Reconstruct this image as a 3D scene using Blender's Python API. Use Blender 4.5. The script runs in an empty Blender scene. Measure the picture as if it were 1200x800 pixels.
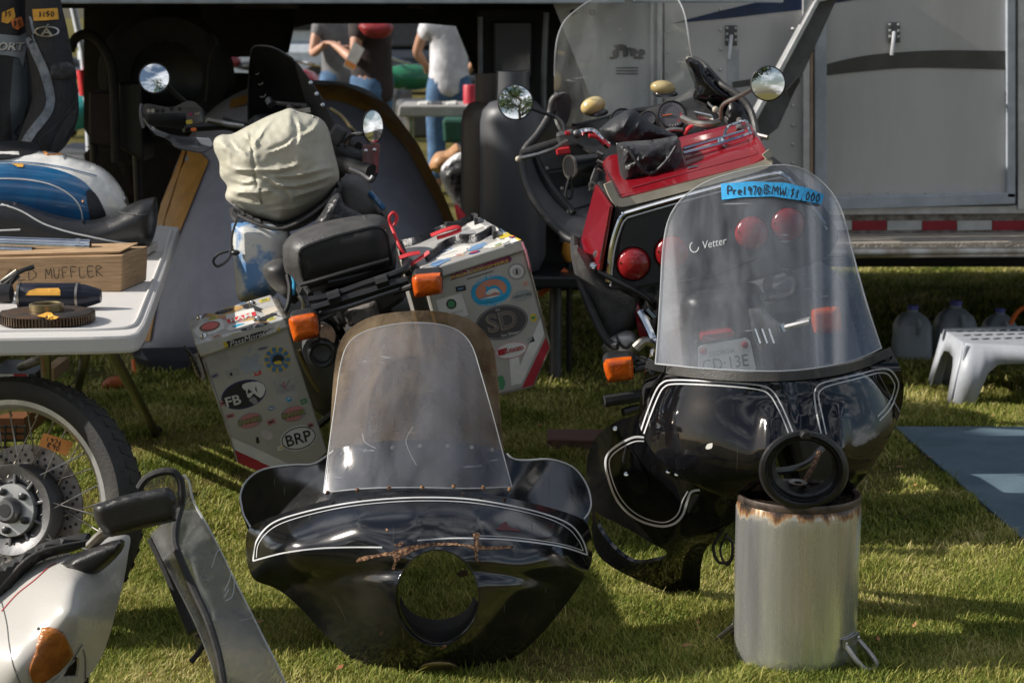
import bpy, bmesh, math, random
import numpy as np
from math import radians as R, sin, cos, pi, atan2, sqrt
from mathutils import Vector as V, Matrix, Euler, noise
from mathutils.geometry import delaunay_2d_cdt
from mathutils.bvhtree import BVHTree
random.seed(7); np.random.seed(7)
S = bpy.context.scene
COL = S.collection

# ---------------------------------------------------------------- camera, sky, sun
FPX, CX, CY = 2400.0, 600.0, 400.0
CAM = V((0, 0, 1.5)); TH = math.atan(387 / 2400)
cd = bpy.data.cameras.new('camera'); cam = bpy.data.objects.new('camera', cd); COL.objects.link(cam)
cam.location = CAM; cam.rotation_euler = (pi / 2 - TH, 0, 0)
cd.lens = 72; cd.sensor_width = 36; cd.clip_start = .05; cd.clip_end = 2000
cd.dof.use_dof = True; cd.dof.focus_distance = 5.05; cd.dof.aperture_fstop = 7.0
S.camera = cam
SUN_EL, SUN_AZ = R(32), R(-91.5)          # azimuth measured from +Y (away from the camera) towards +X
SD = V((sin(SUN_AZ) * cos(SUN_EL), cos(SUN_AZ) * cos(SUN_EL), sin(SUN_EL)))
w = bpy.data.worlds.new('World'); S.world = w; w.use_nodes = True
nt = w.node_tree; nt.nodes.clear()
wo = nt.nodes.new('ShaderNodeOutputWorld'); bg = nt.nodes.new('ShaderNodeBackground')
sky = nt.nodes.new('ShaderNodeTexSky'); sky.sky_type = 'NISHITA'; sky.sun_disc = False
sky.sun_elevation = SUN_EL; sky.sun_rotation = SUN_AZ
sky.air_density = 1; sky.dust_density = 1.5
tc = nt.nodes.new('ShaderNodeTexCoord'); mp = nt.nodes.new('ShaderNodeMapping'); mp.inputs['Scale'].default_value = (1, 1, 2.6)
cn = nt.nodes.new('ShaderNodeTexNoise'); cn.inputs['Scale'].default_value = 3.2; cn.inputs['Detail'].default_value = 9; cn.inputs['Roughness'].default_value = .6
cr = nt.nodes.new('ShaderNodeValToRGB'); cr.color_ramp.elements[0].position = .47; cr.color_ramp.elements[1].position = .66
cmix = nt.nodes.new('ShaderNodeMixRGB'); cmix.inputs['Color2'].default_value = (17, 17.4, 18, 1)
nt.links.new(tc.outputs['Generated'], mp.inputs['Vector']); nt.links.new(mp.outputs[0], cn.inputs['Vector'])
nt.links.new(cn.outputs['Fac'], cr.inputs[0]); nt.links.new(cr.outputs[0], cmix.inputs['Fac'])
nt.links.new(sky.outputs[0], cmix.inputs['Color1']); nt.links.new(cmix.outputs[0], bg.inputs['Color'])
nt.links.new(bg.outputs[0], wo.inputs['Surface']); bg.inputs['Strength'].default_value = .053
sl = bpy.data.lights.new('sun', 'SUN'); sun = bpy.data.objects.new('sun', sl); COL.objects.link(sun)
sl.energy = 5.0; sl.angle = R(.6); sl.color = (1, .94, .85)
sun.rotation_euler = (-SD).to_track_quat('-Z', 'Y').to_euler()
vs = S.view_settings; vs.view_transform = 'Standard'; vs.look = 'None'; vs.gamma = 1; vs.exposure = .48
S.cycles.max_bounces = 10; S.cycles.transparent_max_bounces = 24

# ---------------------------------------------------------------- helpers
YK = 1.0                                     # distance scale while one object is laid out
def W(px, py, Y):
    Y = Y * YK
    a = (px - CX) / FPX; b = (CY - py) / FPX
    d = V((a, cos(TH) + b * sin(TH), -sin(TH) + b * cos(TH)))
    return CAM + d * (Y / d.y)
def ray(px, py): return (W(px, py, 5) - CAM).normalized()
def G(px, py, z=0.0):
    d = ray(px, py); t = (z - CAM.z) / d.z
    return CAM + d * t
def PX(p):                                   # world -> pixel
    q = p - CAM; f = q.y * cos(TH) - q.z * sin(TH); u = q.y * sin(TH) + q.z * cos(TH)
    return CX + FPX * q.x / f, CY - FPX * u / f

ORG = {}; LAB = {}
def tag(o, label=None, cat=None, group=None, kind=None):
    if label: o['label'] = label
    if cat: o['category'] = cat
    if group: o['group'] = group
    if kind: o['kind'] = kind
    return o
def thing(name, label, cat, loc, group=None):
    o = bpy.data.objects.new(name, None); COL.objects.link(o); o.location = loc; o.empty_display_size = .1
    ORG[o.name] = V(loc)
    return tag(o, label, cat, group)
def link(name, me, parent=None, loc=None):
    o = bpy.data.objects.new(name, me); COL.objects.link(o)
    if parent is not None:
        o.parent = parent; ORG[o.name] = ORG[parent.name].copy()
    else:
        o.location = loc; ORG[o.name] = V(loc)
    return o
def obj(name, bm, mat, parent=None, smooth=True, label=None, angle=40, solid=0, bevel=0, loc=None, off=-1):
    if parent is not None: org = ORG[parent.name]
    elif loc is not None: org = V(loc)
    else:
        vs_ = [v.co for v in bm.verts]
        mn = V((min(v.x for v in vs_), min(v.y for v in vs_), min(v.z for v in vs_)))
        mx = V((max(v.x for v in vs_), max(v.y for v in vs_), max(v.z for v in vs_)))
        org = V(((mn.x + mx.x) / 2, (mn.y + mx.y) / 2, mn.z))
    nd = NRM.pop(id(bm), None)
    if nd is not None and solid: return shell_obj(name, bm, nd, mat, parent, org, solid, label)
    bmesh.ops.translate(bm, verts=bm.verts, vec=-org)
    me = bpy.data.meshes.new(name); bm.to_mesh(me); bm.free()
    for m in (mat if isinstance(mat, (list, tuple)) else [mat]): me.materials.append(m)
    if smooth: me.polygons.foreach_set('use_smooth', [True] * len(me.polygons))
    o = link(name, me, parent, org)
    if bevel:
        b = o.modifiers.new('bevel', 'BEVEL'); b.width = bevel; b.segments = 2; b.limit_method = 'ANGLE'; b.angle_limit = R(35)
    if solid:
        s = o.modifiers.new('solid', 'SOLIDIFY'); s.thickness = solid; s.offset = off
    if smooth and angle:
        set_auto(o, angle)
    if label: o['label'] = label
    return o
NRM = {}
ckey = lambda c: (round(c[0], 5), round(c[1], 5), round(c[2], 5))
def shell_obj(name, bm, nd, mat, parent, org, th, label):
    """a sheet given thickness, with the exact normals of its surface function"""
    bm.verts.ensure_lookup_table(); bm.verts.index_update(); n = len(bm.verts)
    fr = [v.co - org for v in bm.verts]; nn = [nd[ckey(v.co)] for v in bm.verts]; F = [tuple(v.index for v in f.verts) for f in bm.faces]
    rim = []
    for e in bm.edges:
        if len(e.link_faces) == 1:
            f = [v.index for v in e.link_faces[0].verts]; a, b = e.verts[0].index, e.verts[1].index
            if f[(f.index(a) + 1) % len(f)] != b: a, b = b, a
            rim.append((b, a, a + n, b + n))
    bm.free(); me = bpy.data.meshes.new(name)
    me.from_pydata(fr + [p - q * th for p, q in zip(fr, nn)], [], F + [tuple(i + n for i in reversed(f)) for f in F] + rim)
    me.polygons.foreach_set('use_smooth', [True] * len(me.polygons)); me.materials.append(mat); me.update(); nl = []
    for p in me.polygons:
        for i in p.vertices:
            nl.append(p.normal.copy() if p.index >= 2 * len(F) else (nn[i] if i < n else -nn[i - n]))
    me.normals_split_custom_set(nl); o = link(name, me, parent, org)
    if label: o['label'] = label
    return o
def set_auto(o, angle):
    me = o.data; bm = bmesh.new(); bm.from_mesh(me)
    for e in bm.edges:
        if len(e.link_faces) == 2 and e.calc_face_angle(0) > R(angle): e.smooth = False
    bm.to_mesh(me); bm.free()
def bvh(o):
    me = o.data; org = ORG[o.name]
    return BVHTree.FromPolygons([v.co + org for v in me.vertices], [tuple(p.vertices) for p in me.polygons])

def sm(pts, sub=6, closed=True):             # Catmull-Rom; a doubled point is a corner
    n = len(pts); out = []; P = [V(tuple(p)) for p in pts]
    rng = range(n) if closed else range(n - 1)
    for i in rng:
        a = P[(i - 1) % n] if closed or i > 0 else P[0]
        b = P[i]; c = P[(i + 1) % n]
        d = P[(i + 2) % n] if closed or i + 2 < n else P[-1]
        if (b - c).length < 1e-6: continue
        for k in range(sub):
            t = k / sub
            out.append(.5 * ((2 * b) + (-a + c) * t + (2 * a - 5 * b + 4 * c - d) * t * t + (-a + 3 * b - 3 * c + d) * t ** 3))
    if not closed: out.append(P[-1])
    return out

def tube(bm, pts, r, seg=8, cap=True, closed=False):
    P = [V(p) for p in pts]; n = len(P); rs = r if isinstance(r, (list, tuple)) else [r] * n
    rings = []; prev = None
    for i, p in enumerate(P):
        if closed: t = P[(i + 1) % n] - P[(i - 1) % n]
        else: t = (P[min(i + 1, n - 1)] - P[max(i - 1, 0)])
        if t.length < 1e-9: t = V((0, 0, 1))
        t.normalize()
        if prev is None:
            u = t.orthogonal().normalized()
        else:
            u = prev - t * prev.dot(t)
            u = u.normalized() if u.length > 1e-6 else t.orthogonal().normalized()
        prev = u; v = t.cross(u)
        rings.append([bm.verts.new(p + (u * cos(2 * pi * k / seg) + v * sin(2 * pi * k / seg)) * rs[i]) for k in range(seg)])
    m = n if closed else n - 1
    for i in range(m):
        A, B = rings[i], rings[(i + 1) % n]
        for k in range(seg):
            bm.faces.new((A[k], A[(k + 1) % seg], B[(k + 1) % seg], B[k]))
    if cap and not closed:
        bm.faces.new(rings[0][::-1]); bm.faces.new(rings[-1])
    return bm
def TB(pts, r, seg=8, smooth=0, closed=False, bm=None):
    bm = bm or bmesh.new()
    if smooth: pts = sm(pts, smooth, closed)
    return tube(bm, pts, r, seg, closed=closed)
def flat_tube(bm, pts, wvec, hw, hh):        # strap: rectangular section, wvec = width direction
    P = [V(p) for p in pts]; rings = []
    for i, p in enumerate(P):
        t = (P[min(i + 1, len(P) - 1)] - P[max(i - 1, 0)]).normalized()
        wv = (V(wvec) - t * V(wvec).dot(t)).normalized(); nv = t.cross(wv)
        rings.append([bm.verts.new(p + wv * a * hw + nv * b * hh) for a, b in ((-1, -1), (1, -1), (1, 1), (-1, 1))])
    for i in range(len(P) - 1):
        for k in range(4):
            bm.faces.new((rings[i][k], rings[i][(k + 1) % 4], rings[i + 1][(k + 1) % 4], rings[i + 1][k]))
    bm.faces.new(rings[0][::-1]); bm.faces.new(rings[-1])
    return bm
def lathe(prof, org, axis, seg=32, bm=None, closed_prof=False):   # prof [(r,h)]
    bm = bm or bmesh.new(); axis = V(axis).normalized(); u = axis.orthogonal().normalized(); v = axis.cross(u); org = V(org)
    rings = []
    for r, h in prof:
        if r < 1e-6: rings.append([bm.verts.new(org + axis * h)])
        else: rings.append([bm.verts.new(org + axis * h + (u * cos(2 * pi * k / seg) + v * sin(2 * pi * k / seg)) * r) for k in range(seg)])
    m = len(rings) if closed_prof else len(rings) - 1
    for i in range(m):
        A, B = rings[i], rings[(i + 1) % len(rings)]
        for k in range(seg):
            a, b = A[k % len(A)], A[(k + 1) % len(A)]; c, d = B[(k + 1) % len(B)], B[k % len(B)]
            f = []
            for q in (a, b, c, d):
                if q not in f: f.append(q)
            if len(f) > 2: bm.faces.new(f)
    return bm
def box(bm, c, s, rot=None, axes=None):
    M = Matrix.Translation(V(c))
    if axes: M = M @ Matrix((axes[0], axes[1], axes[2])).transposed().to_4x4()
    elif rot: M = M @ Euler(rot).to_matrix().to_4x4()
    vs_ = [bm.verts.new(M @ V((x * s[0] / 2, y * s[1] / 2, z * s[2] / 2))) for x in (-1, 1) for y in (-1, 1) for z in (-1, 1)]
    for f in ((0, 1, 3, 2), (4, 6, 7, 5), (0, 4, 5, 1), (2, 3, 7, 6), (0, 2, 6, 4), (1, 5, 7, 3)): bm.faces.new([vs_[i] for i in f])
    return bm
def BX(c, s, rot=None, axes=None): return box(bmesh.new(), c, s, rot, axes)
def prism(bm, pts, ext):
    P = [V(p) for p in pts]; e = V(ext)
    a = [bm.verts.new(p) for p in P]; b = [bm.verts.new(p + e) for p in P]; n = len(P)
    bm.faces.new(a); bm.faces.new(b[::-1])
    for i in range(n): bm.faces.new((a[i], b[i], b[(i + 1) % n], a[(i + 1) % n]))
    bmesh.ops.recalc_face_normals(bm, faces=bm.faces)
    return bm
def PR(px, Y, ext, bm=None):                  # pixel polygon at distance Y (number or list), extruded by a world vector
    if not isinstance(Y, (list, tuple)): Y = [Y] * len(px)
    return prism(bm or bmesh.new(), [W(p[0], p[1], y) for p, y in zip(px, Y)], ext)
def loft(bm, A, B, caps=True):
    a = [bm.verts.new(V(p)) for p in A]; b = [bm.verts.new(V(p)) for p in B]; n = len(a)
    for i in range(n): bm.faces.new((a[i], b[i], b[(i + 1) % n], a[(i + 1) % n]))
    if caps: bm.faces.new(a); bm.faces.new(b[::-1])
    bmesh.ops.recalc_face_normals(bm, faces=bm.faces)
    return bm
def ell(bm, c, r, axes=None, seg=20, rings=12):
    M = Matrix.Translation(V(c))
    if axes: M = M @ Matrix((axes[0], axes[1], axes[2])).transposed().to_4x4()
    M = M @ Matrix.Diagonal((r[0], r[1], r[2], 1))
    bmesh.ops.create_uvsphere(bm, u_segments=seg, v_segments=rings, radius=1, matrix=M)
    return bm

def tps(ctrl):                                # thin plate spline (px,py,Y) -> Y(px,py)
    C = np.array(ctrl, float); n = len(C); X = C[:, :2] / 100
    d = np.linalg.norm(X[:, None] - X[None], axis=2); K = np.where(d > 0, d ** 2 * np.log(d + 1e-12), 0)
    K += np.eye(n) * 1e-4
    P = np.hstack([np.ones((n, 1)), X]); A = np.zeros((n + 3, n + 3)); A[:n, :n] = K; A[:n, n:] = P; A[n:, :n] = P.T
    s = np.linalg.solve(A, np.concatenate([C[:, 2], np.zeros(3)]))
    def f(x, y):
        q = np.array([x / 100, y / 100]); r = np.linalg.norm(X - q, axis=1)
        return float((np.where(r > 0, r * r * np.log(r + 1e-12), 0) * s[:n]).sum() + s[n] + s[n + 1] * q[0] + s[n + 2] * q[1])
    return f
def inside(poly, x, y):
    c = False; j = len(poly) - 1
    for i in range(len(poly)):
        xi, yi = poly[i][0], poly[i][1]; xj, yj = poly[j][0], poly[j][1]
        if (yi > y) != (yj > y) and x < (xj - xi) * (y - yi) / (yj - yi) + xi: c = not c
        j = i
    return c
def resample(poly, step):
    out = []
    for i in range(len(poly)):
        a = V((poly[i][0], poly[i][1])); b = V((poly[(i + 1) % len(poly)][0], poly[(i + 1) % len(poly)][1]))
        L = (b - a).length
        if L < 1e-6: continue
        k = max(1, int(round(L / step)))
        for q in range(k): out.append(tuple(a + (b - a) * q / k))
    return out
def tri2d(outline, holes=(), step=6):
    loops = [resample(outline, step)] + [resample(h, step) for h in holes]
    pts = []; ed = []
    for L in loops:
        s = len(pts); pts += [V(p) for p in L]; ed += [(s + i, s + (i + 1) % len(L)) for i in range(len(L))]
    nb = len(pts); B = np.array([tuple(p) for p in pts])
    xs = B[:, 0]; ys = B[:, 1]; row = 0; y = ys.min() + step * .5
    while y < ys.max():
        x = xs.min() + (row % 2) * step * .5 + step * .3
        while x < xs.max():
            if np.min((B[:, 0] - x) ** 2 + (B[:, 1] - y) ** 2) > (step * .55) ** 2 and inside(loops[0], x, y) and not any(inside(h, x, y) for h in loops[1:]):
                pts.append(V((x, y)))
            x += step
        y += step * .87; row += 1
    vs_, es, fs, ov, oe, of = delaunay_2d_cdt(pts, ed, [], 0, 1e-5)
    F = []
    for f in fs:
        cx = sum(vs_[i].x for i in f) / len(f); cy = sum(vs_[i].y for i in f) / len(f)
        if inside(loops[0], cx, cy) and not any(inside(h, cx, cy) for h in loops[1:]): F.append(f)
    bset = set()
    for i in range(len(vs_)):
        if any(o < nb for o in ov[i]): bset.add(i)
    return [(v.x, v.y) for v in vs_], F, bset, B
def sheet(outline, Yf, holes=(), step=6, bm=None, noise_amp=0, noise_scale=1):
    bm = bm or bmesh.new(); P, F, bs, B = tri2d(outline, holes, step)
    if not callable(Yf): c = Yf; Yf = lambda x, y: c
    vs_ = []; nd = None if noise_amp else {}
    for x, y in P:
        p = W(x, y, Yf(x, y))
        if noise_amp: p += (CAM - p).normalized() * noise_amp * noise.noise(p * noise_scale)
        vs_.append(bm.verts.new(p))
        if nd is not None:
            g = (W(x + .7, y, Yf(x + .7, y)) - W(x - .7, y, Yf(x - .7, y))).cross(W(x, y + .7, Yf(x, y + .7)) - W(x, y - .7, Yf(x, y - .7))).normalized()
            nd[ckey(vs_[-1].co)] = g if g.dot(CAM - p) > 0 else -g
    for f in F:
        fc = bm.faces.new([vs_[i] for i in f]); fc.normal_update()
        if fc.normal.dot(CAM - fc.verts[0].co) < 0: fc.normal_flip()
    loose = [v for v in bm.verts if not v.link_faces]
    for v in loose: bm.verts.remove(v)
    NRM.pop(id(bm), None)
    if nd: NRM[id(bm)] = nd
    return bm
def pillow(outline, Yf, tf, tb, wpx=30, step=6, bm=None, wr=None, power=.5):
    """closed puffed volume whose silhouette is the outline; tf/tb: bulge to the front / back in metres"""
    bm = bm or bmesh.new(); P, F, bs, B = tri2d(outline, (), step)
    if not callable(Yf): c = Yf; Yf = lambda x, y: c
    fr, bk = [], []
    for i, (x, y) in enumerate(P):
        d = 0 if i in bs else sqrt(np.min((B[:, 0] - x) ** 2 + (B[:, 1] - y) ** 2))
        g = (1 - (1 - min(d / wpx, 1)) ** 2) ** power
        y0 = Yf(x, y); extra = wr(x, y) * min(1, d / 8) if wr else 0
        a = bm.verts.new(W(x, y, y0 - tf * g - extra)); fr.append(a)
        bk.append(a if i in bs else bm.verts.new(W(x, y, y0 + tb * g)))
    for f in F:
        fc = bm.faces.new([fr[i] for i in f]); fc.normal_update()
        fl = fc.normal.dot(CAM - fc.verts[0].co) < 0
        if fl: fc.normal_flip()
        try:
            f2 = bm.faces.new([bk[i] for i in f]); f2.normal_update()
            if f2.normal.dot(CAM - f2.verts[0].co) > 0: f2.normal_flip()
        except ValueError: pass
    return bm

def cast(T, x, y, off=.0015, Yd=None):
    d = ray(x, y); h, n, i, t = T.ray_cast(CAM, d)
    if h is None:
        if Yd is None:
            h2 = T.find_nearest(W(x, y, 5)); return h2[0] - d * off if h2[0] else W(x, y, 5)
        return W(x, y, Yd)
    if n.dot(d) > 0: n = -n
    return h + n * off
def decal(T, poly, step=8, off=.0015, holes=()):
    bm = bmesh.new(); P, F, bs, B = tri2d(poly, holes, step)
    vs_ = [bm.verts.new(cast(T, x, y, off)) for x, y in P]
    for f in F:
        fc = bm.faces.new([vs_[i] for i in f]); fc.normal_update()
        if fc.normal.dot(CAM - fc.verts[0].co) < 0: fc.normal_flip()
    return bm
def ribbon(T, pts, wpx, off=.0012, sub=8, closed=False, bm=None, smooth=True):
    bm = bm or bmesh.new(); P = sm(pts, sub, closed) if smooth else [V(p) for p in pts]
    n = len(P); L = []
    for i, p in enumerate(P):
        t = (P[(i + 1) % n] - P[(i - 1) % n]) if closed else (P[min(i + 1, n - 1)] - P[max(i - 1, 0)])
        t = V((t[0], t[1])); t = t.normalized() if t.length > 0 else V((1, 0)); nn = V((-t.y, t.x)) * wpx / 2
        L.append((bm.verts.new(cast(T, p[0] + nn.x, p[1] + nn.y, off)), bm.verts.new(cast(T, p[0] - nn.x, p[1] - nn.y, off))))
    for i in range(n if closed else n - 1):
        a, b = L[i], L[(i + 1) % n]
        try:
            fc = bm.faces.new((a[0], a[1], b[1], b[0])); fc.normal_update()
            if fc.normal.dot(CAM - fc.verts[0].co) < 0: fc.normal_flip()
        except ValueError: pass
    return bm
def oval(cx, cy, rx, ry, ang=0, n=28):        # ang in degrees, clockwise on the picture negative
    a = R(-ang)
    return [(cx + rx * cos(t) * cos(a) - ry * sin(t) * sin(a), cy + rx * cos(t) * sin(a) + ry * sin(t) * cos(a)) for t in [2 * pi * k / n for k in range(n)]]
_tc = {}
def text2d(s, shear=0, bold=0):
    key = (s, shear, bold)
    if key not in _tc:
        c = bpy.data.curves.new('t', 'FONT'); c.body = s; c.shear = shear; c.offset = bold; c.resolution_u = 3
        o = bpy.data.objects.new('t', c); COL.objects.link(o)
        dg = bpy.context.evaluated_depsgraph_get(); me = bpy.data.meshes.new_from_object(o.evaluated_get(dg))
        vs_ = [(v.co.x, v.co.y) for v in me.vertices]; fs = [tuple(p.vertices) for p in me.polygons]
        bpy.data.objects.remove(o); bpy.data.curves.remove(c); bpy.data.meshes.remove(me)
        xs = [v[0] for v in vs_]; ys = [v[1] for v in vs_]; x0, x1, y0, y1 = min(xs), max(xs), min(ys), max(ys)
        _tc[key] = ([((x - (x0 + x1) / 2) / (x1 - x0), (y - (y0 + y1) / 2) / (y1 - y0)) for x, y in vs_], fs)
    return _tc[key]
def text(T, s, cx, cy, wpx, hpx, ang=0, off=.0022, shear=0, bold=0, bm=None, skew=0, arc=0):
    vs_, fs = text2d(s, shear, bold); bm = bm or bmesh.new(); a = R(-ang); out = []
    for x, y in vs_:
        X, Y_ = x * wpx, -y * hpx
        if arc: Y_ += arc * (4 * x * x - 1)
        X += skew * -Y_
        out.append(bm.verts.new(cast(T, cx + X * cos(a) - Y_ * sin(a), cy + X * sin(a) + Y_ * cos(a), off)))
    for f in fs:
        try:
            fc = bm.faces.new([out[i] for i in f]); fc.normal_update()
            if fc.normal.dot(CAM - fc.verts[0].co) < 0: fc.normal_flip()
        except ValueError: pass
    return bm
def scrawl(T, strokes, wpx, off=.0022):       # hand lettering as ink strokes
    bm = bmesh.new()
    for s in strokes: ribbon(T, s, wpx, off, 4, bm=bm)
    return bm
# hand-written letters on a 1x1 box (x right, y down)
HW = {'P': [[(0, 1), (0, 0), (.6, .1), (.6, .45), (0, .5)]], 'r': [[(.1, .4), (.15, 1)], [(.15, .6), (.5, .4)]], 'e': [[(.1, .7), (.6, .65), (.4, .4), (.1, .6), (.2, .95), (.6, .95)]],
      '1': [[(.3, 0), (.3, 1)]], '9': [[(.6, .3), (.3, 0), (.1, .3), (.4, .5), (.6, .2), (.5, 1)]], '7': [[(0, 0), (.6, 0), (.25, 1)]], '0': [[(.3, 0), (.05, .5), (.3, 1), (.6, .5), (.3, 0)]],
      'B': [[(0, 1), (0, 0), (.5, .1), (.1, .45), (.6, .7), (0, 1)]], 'M': [[(0, 1), (.1, 0), (.35, .6), (.6, 0), (.7, 1)]], 'W': [[(0, 0), (.15, 1), (.35, .4), (.55, 1), (.7, 0)]],
      '$': [[(.55, .15), (.1, .2), (.5, .6), (.1, .9)], [(.3, -.1), (.3, 1.1)]], ',': [[(.3, .9), (.15, 1.2)]], 'H': [[(0, 0), (0, 1)], [(.6, 0), (.55, 1)], [(0, .5), (.6, .5)]],
      'D': [[(0, 0), (.05, 1), (.6, .6), (.4, .1), (0, 0)]], 'O': [[(.3, 0), (.05, .5), (.3, 1), (.6, .5), (.3, 0)]], 'U': [[(0, 0), (.1, .9), (.45, .9), (.6, 0)]], 'F': [[(.05, 1), (0, 0), (.6, 0)], [(0, .45), (.45, .45)]],
      'L': [[(0, 0), (.05, 1), (.6, .95)]], 'E': [[(.6, 0), (0, 0), (.05, 1), (.6, .95)], [(0, .5), (.5, .45)]], 'R': [[(0, 1), (0, 0), (.55, .15), (.05, .5), (.65, 1)]], 'K': [[(0, 0), (0, 1)], [(.55, 0), (.05, .5), (.6, 1)]],
      '5': [[(.6, 0), (.1, 0), (.1, .4), (.5, .6), (.1, 1)]], '6': [[(.5, 0), (.1, .6), (.4, 1), (.5, .6), (.1, .7)]], 'T': [[(0, 0), (.7, 0)], [(.35, 0), (.35, 1)]], 'I': [[(.3, 0), (.3, 1)]], 'Y': [[(0, 0), (.3, .5)], [(.6, 0), (.25, 1)]],
      'k': [[(.1, 0), (.1, 1)], [(.5, .4), (.1, .7), (.5, 1)]], 'o': [[(.3, .45), (.1, .7), (.3, 1), (.5, .7), (.3, .45)]]}
def handwrite(T, s, x0, y0, adv, h, ang=0, wpx=1.2, off=.0025):
    a = R(-ang); st = []; x = 0
    for c in s:
        for k in HW.get(c, []):
            st.append([(x0 + (x + q[0] * adv * 1.1) * cos(a) - q[1] * h * sin(a), y0 + (x + q[0] * adv * 1.1) * sin(a) + q[1] * h * cos(a)) for q in k])
        x += adv
    return scrawl(T, st, wpx, off)

# ---------------------------------------------------------------- materials
def N(t, n, **k):
    x = t.nodes.new(n)
    for a, b in k.items():
        if a in x.inputs: x.inputs[a].default_value = b
        else: setattr(x, a, b)
    return x
def pm(name, col, rough=.5, metal=0, var=.12, scale=12, bump=0, bscale=60, col2=None, rvar=.1, coat=0, stretch=(1, 1, 1), alpha=1, spec=.5, sheen=0, trans=0, ramp=(.4, .62), det=6, bdist=.004):
    m = bpy.data.materials.new(name); m.use_nodes = True; t = m.node_tree; b = t.nodes['Principled BSDF']
    c1 = tuple(col) + (1,); c2 = tuple(col2) + (1,) if col2 else tuple(max(0, c * (1 - var * 2)) for c in col) + (1,)
    tc_ = N(t, 'ShaderNodeTexCoord'); mp_ = N(t, 'ShaderNodeMapping'); mp_.inputs['Scale'].default_value = stretch
    t.links.new(tc_.outputs['Object'], mp_.inputs['Vector'])
    n = N(t, 'ShaderNodeTexNoise', Scale=scale, Detail=det, Roughness=.6); t.links.new(mp_.outputs[0], n.inputs['Vector'])
    r = N(t, 'ShaderNodeValToRGB'); r.color_ramp.elements[0].color = c2; r.color_ramp.elements[1].color = c1
    r.color_ramp.elements[0].position, r.color_ramp.elements[1].position = ramp
    t.links.new(n.outputs['Fac'], r.inputs[0]); t.links.new(r.outputs[0], b.inputs['Base Color'])
    b.inputs['Metallic'].default_value = metal
    mr = N(t, 'ShaderNodeMapRange'); mr.inputs['To Min'].default_value = max(0, rough - rvar); mr.inputs['To Max'].default_value = min(1, rough + rvar)
    n2 = N(t, 'ShaderNodeTexNoise', Scale=scale * 2.7, Detail=5); t.links.new(mp_.outputs[0], n2.inputs['Vector'])
    t.links.new(n2.outputs['Fac'], mr.inputs['Value']); t.links.new(mr.outputs[0], b.inputs['Roughness'])
    b.inputs['Specular IOR Level'].default_value = spec
    if coat: b.inputs['Coat Weight'].default_value = coat; b.inputs['Coat Roughness'].default_value = .05
    if sheen: b.inputs['Sheen Weight'].default_value = sheen
    if trans: b.inputs['Transmission Weight'].default_value = trans
    if alpha < 1: b.inputs['Alpha'].default_value = alpha
    if bump:
        n3 = N(t, 'ShaderNodeTexNoise', Scale=bscale, Detail=4); t.links.new(mp_.outputs[0], n3.inputs['Vector'])
        bp = N(t, 'ShaderNodeBump', Strength=bump, Distance=bdist); t.links.new(n3.outputs['Fac'], bp.inputs['Height']); t.links.new(bp.outputs[0], b.inputs['Normal'])
    return m
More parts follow.
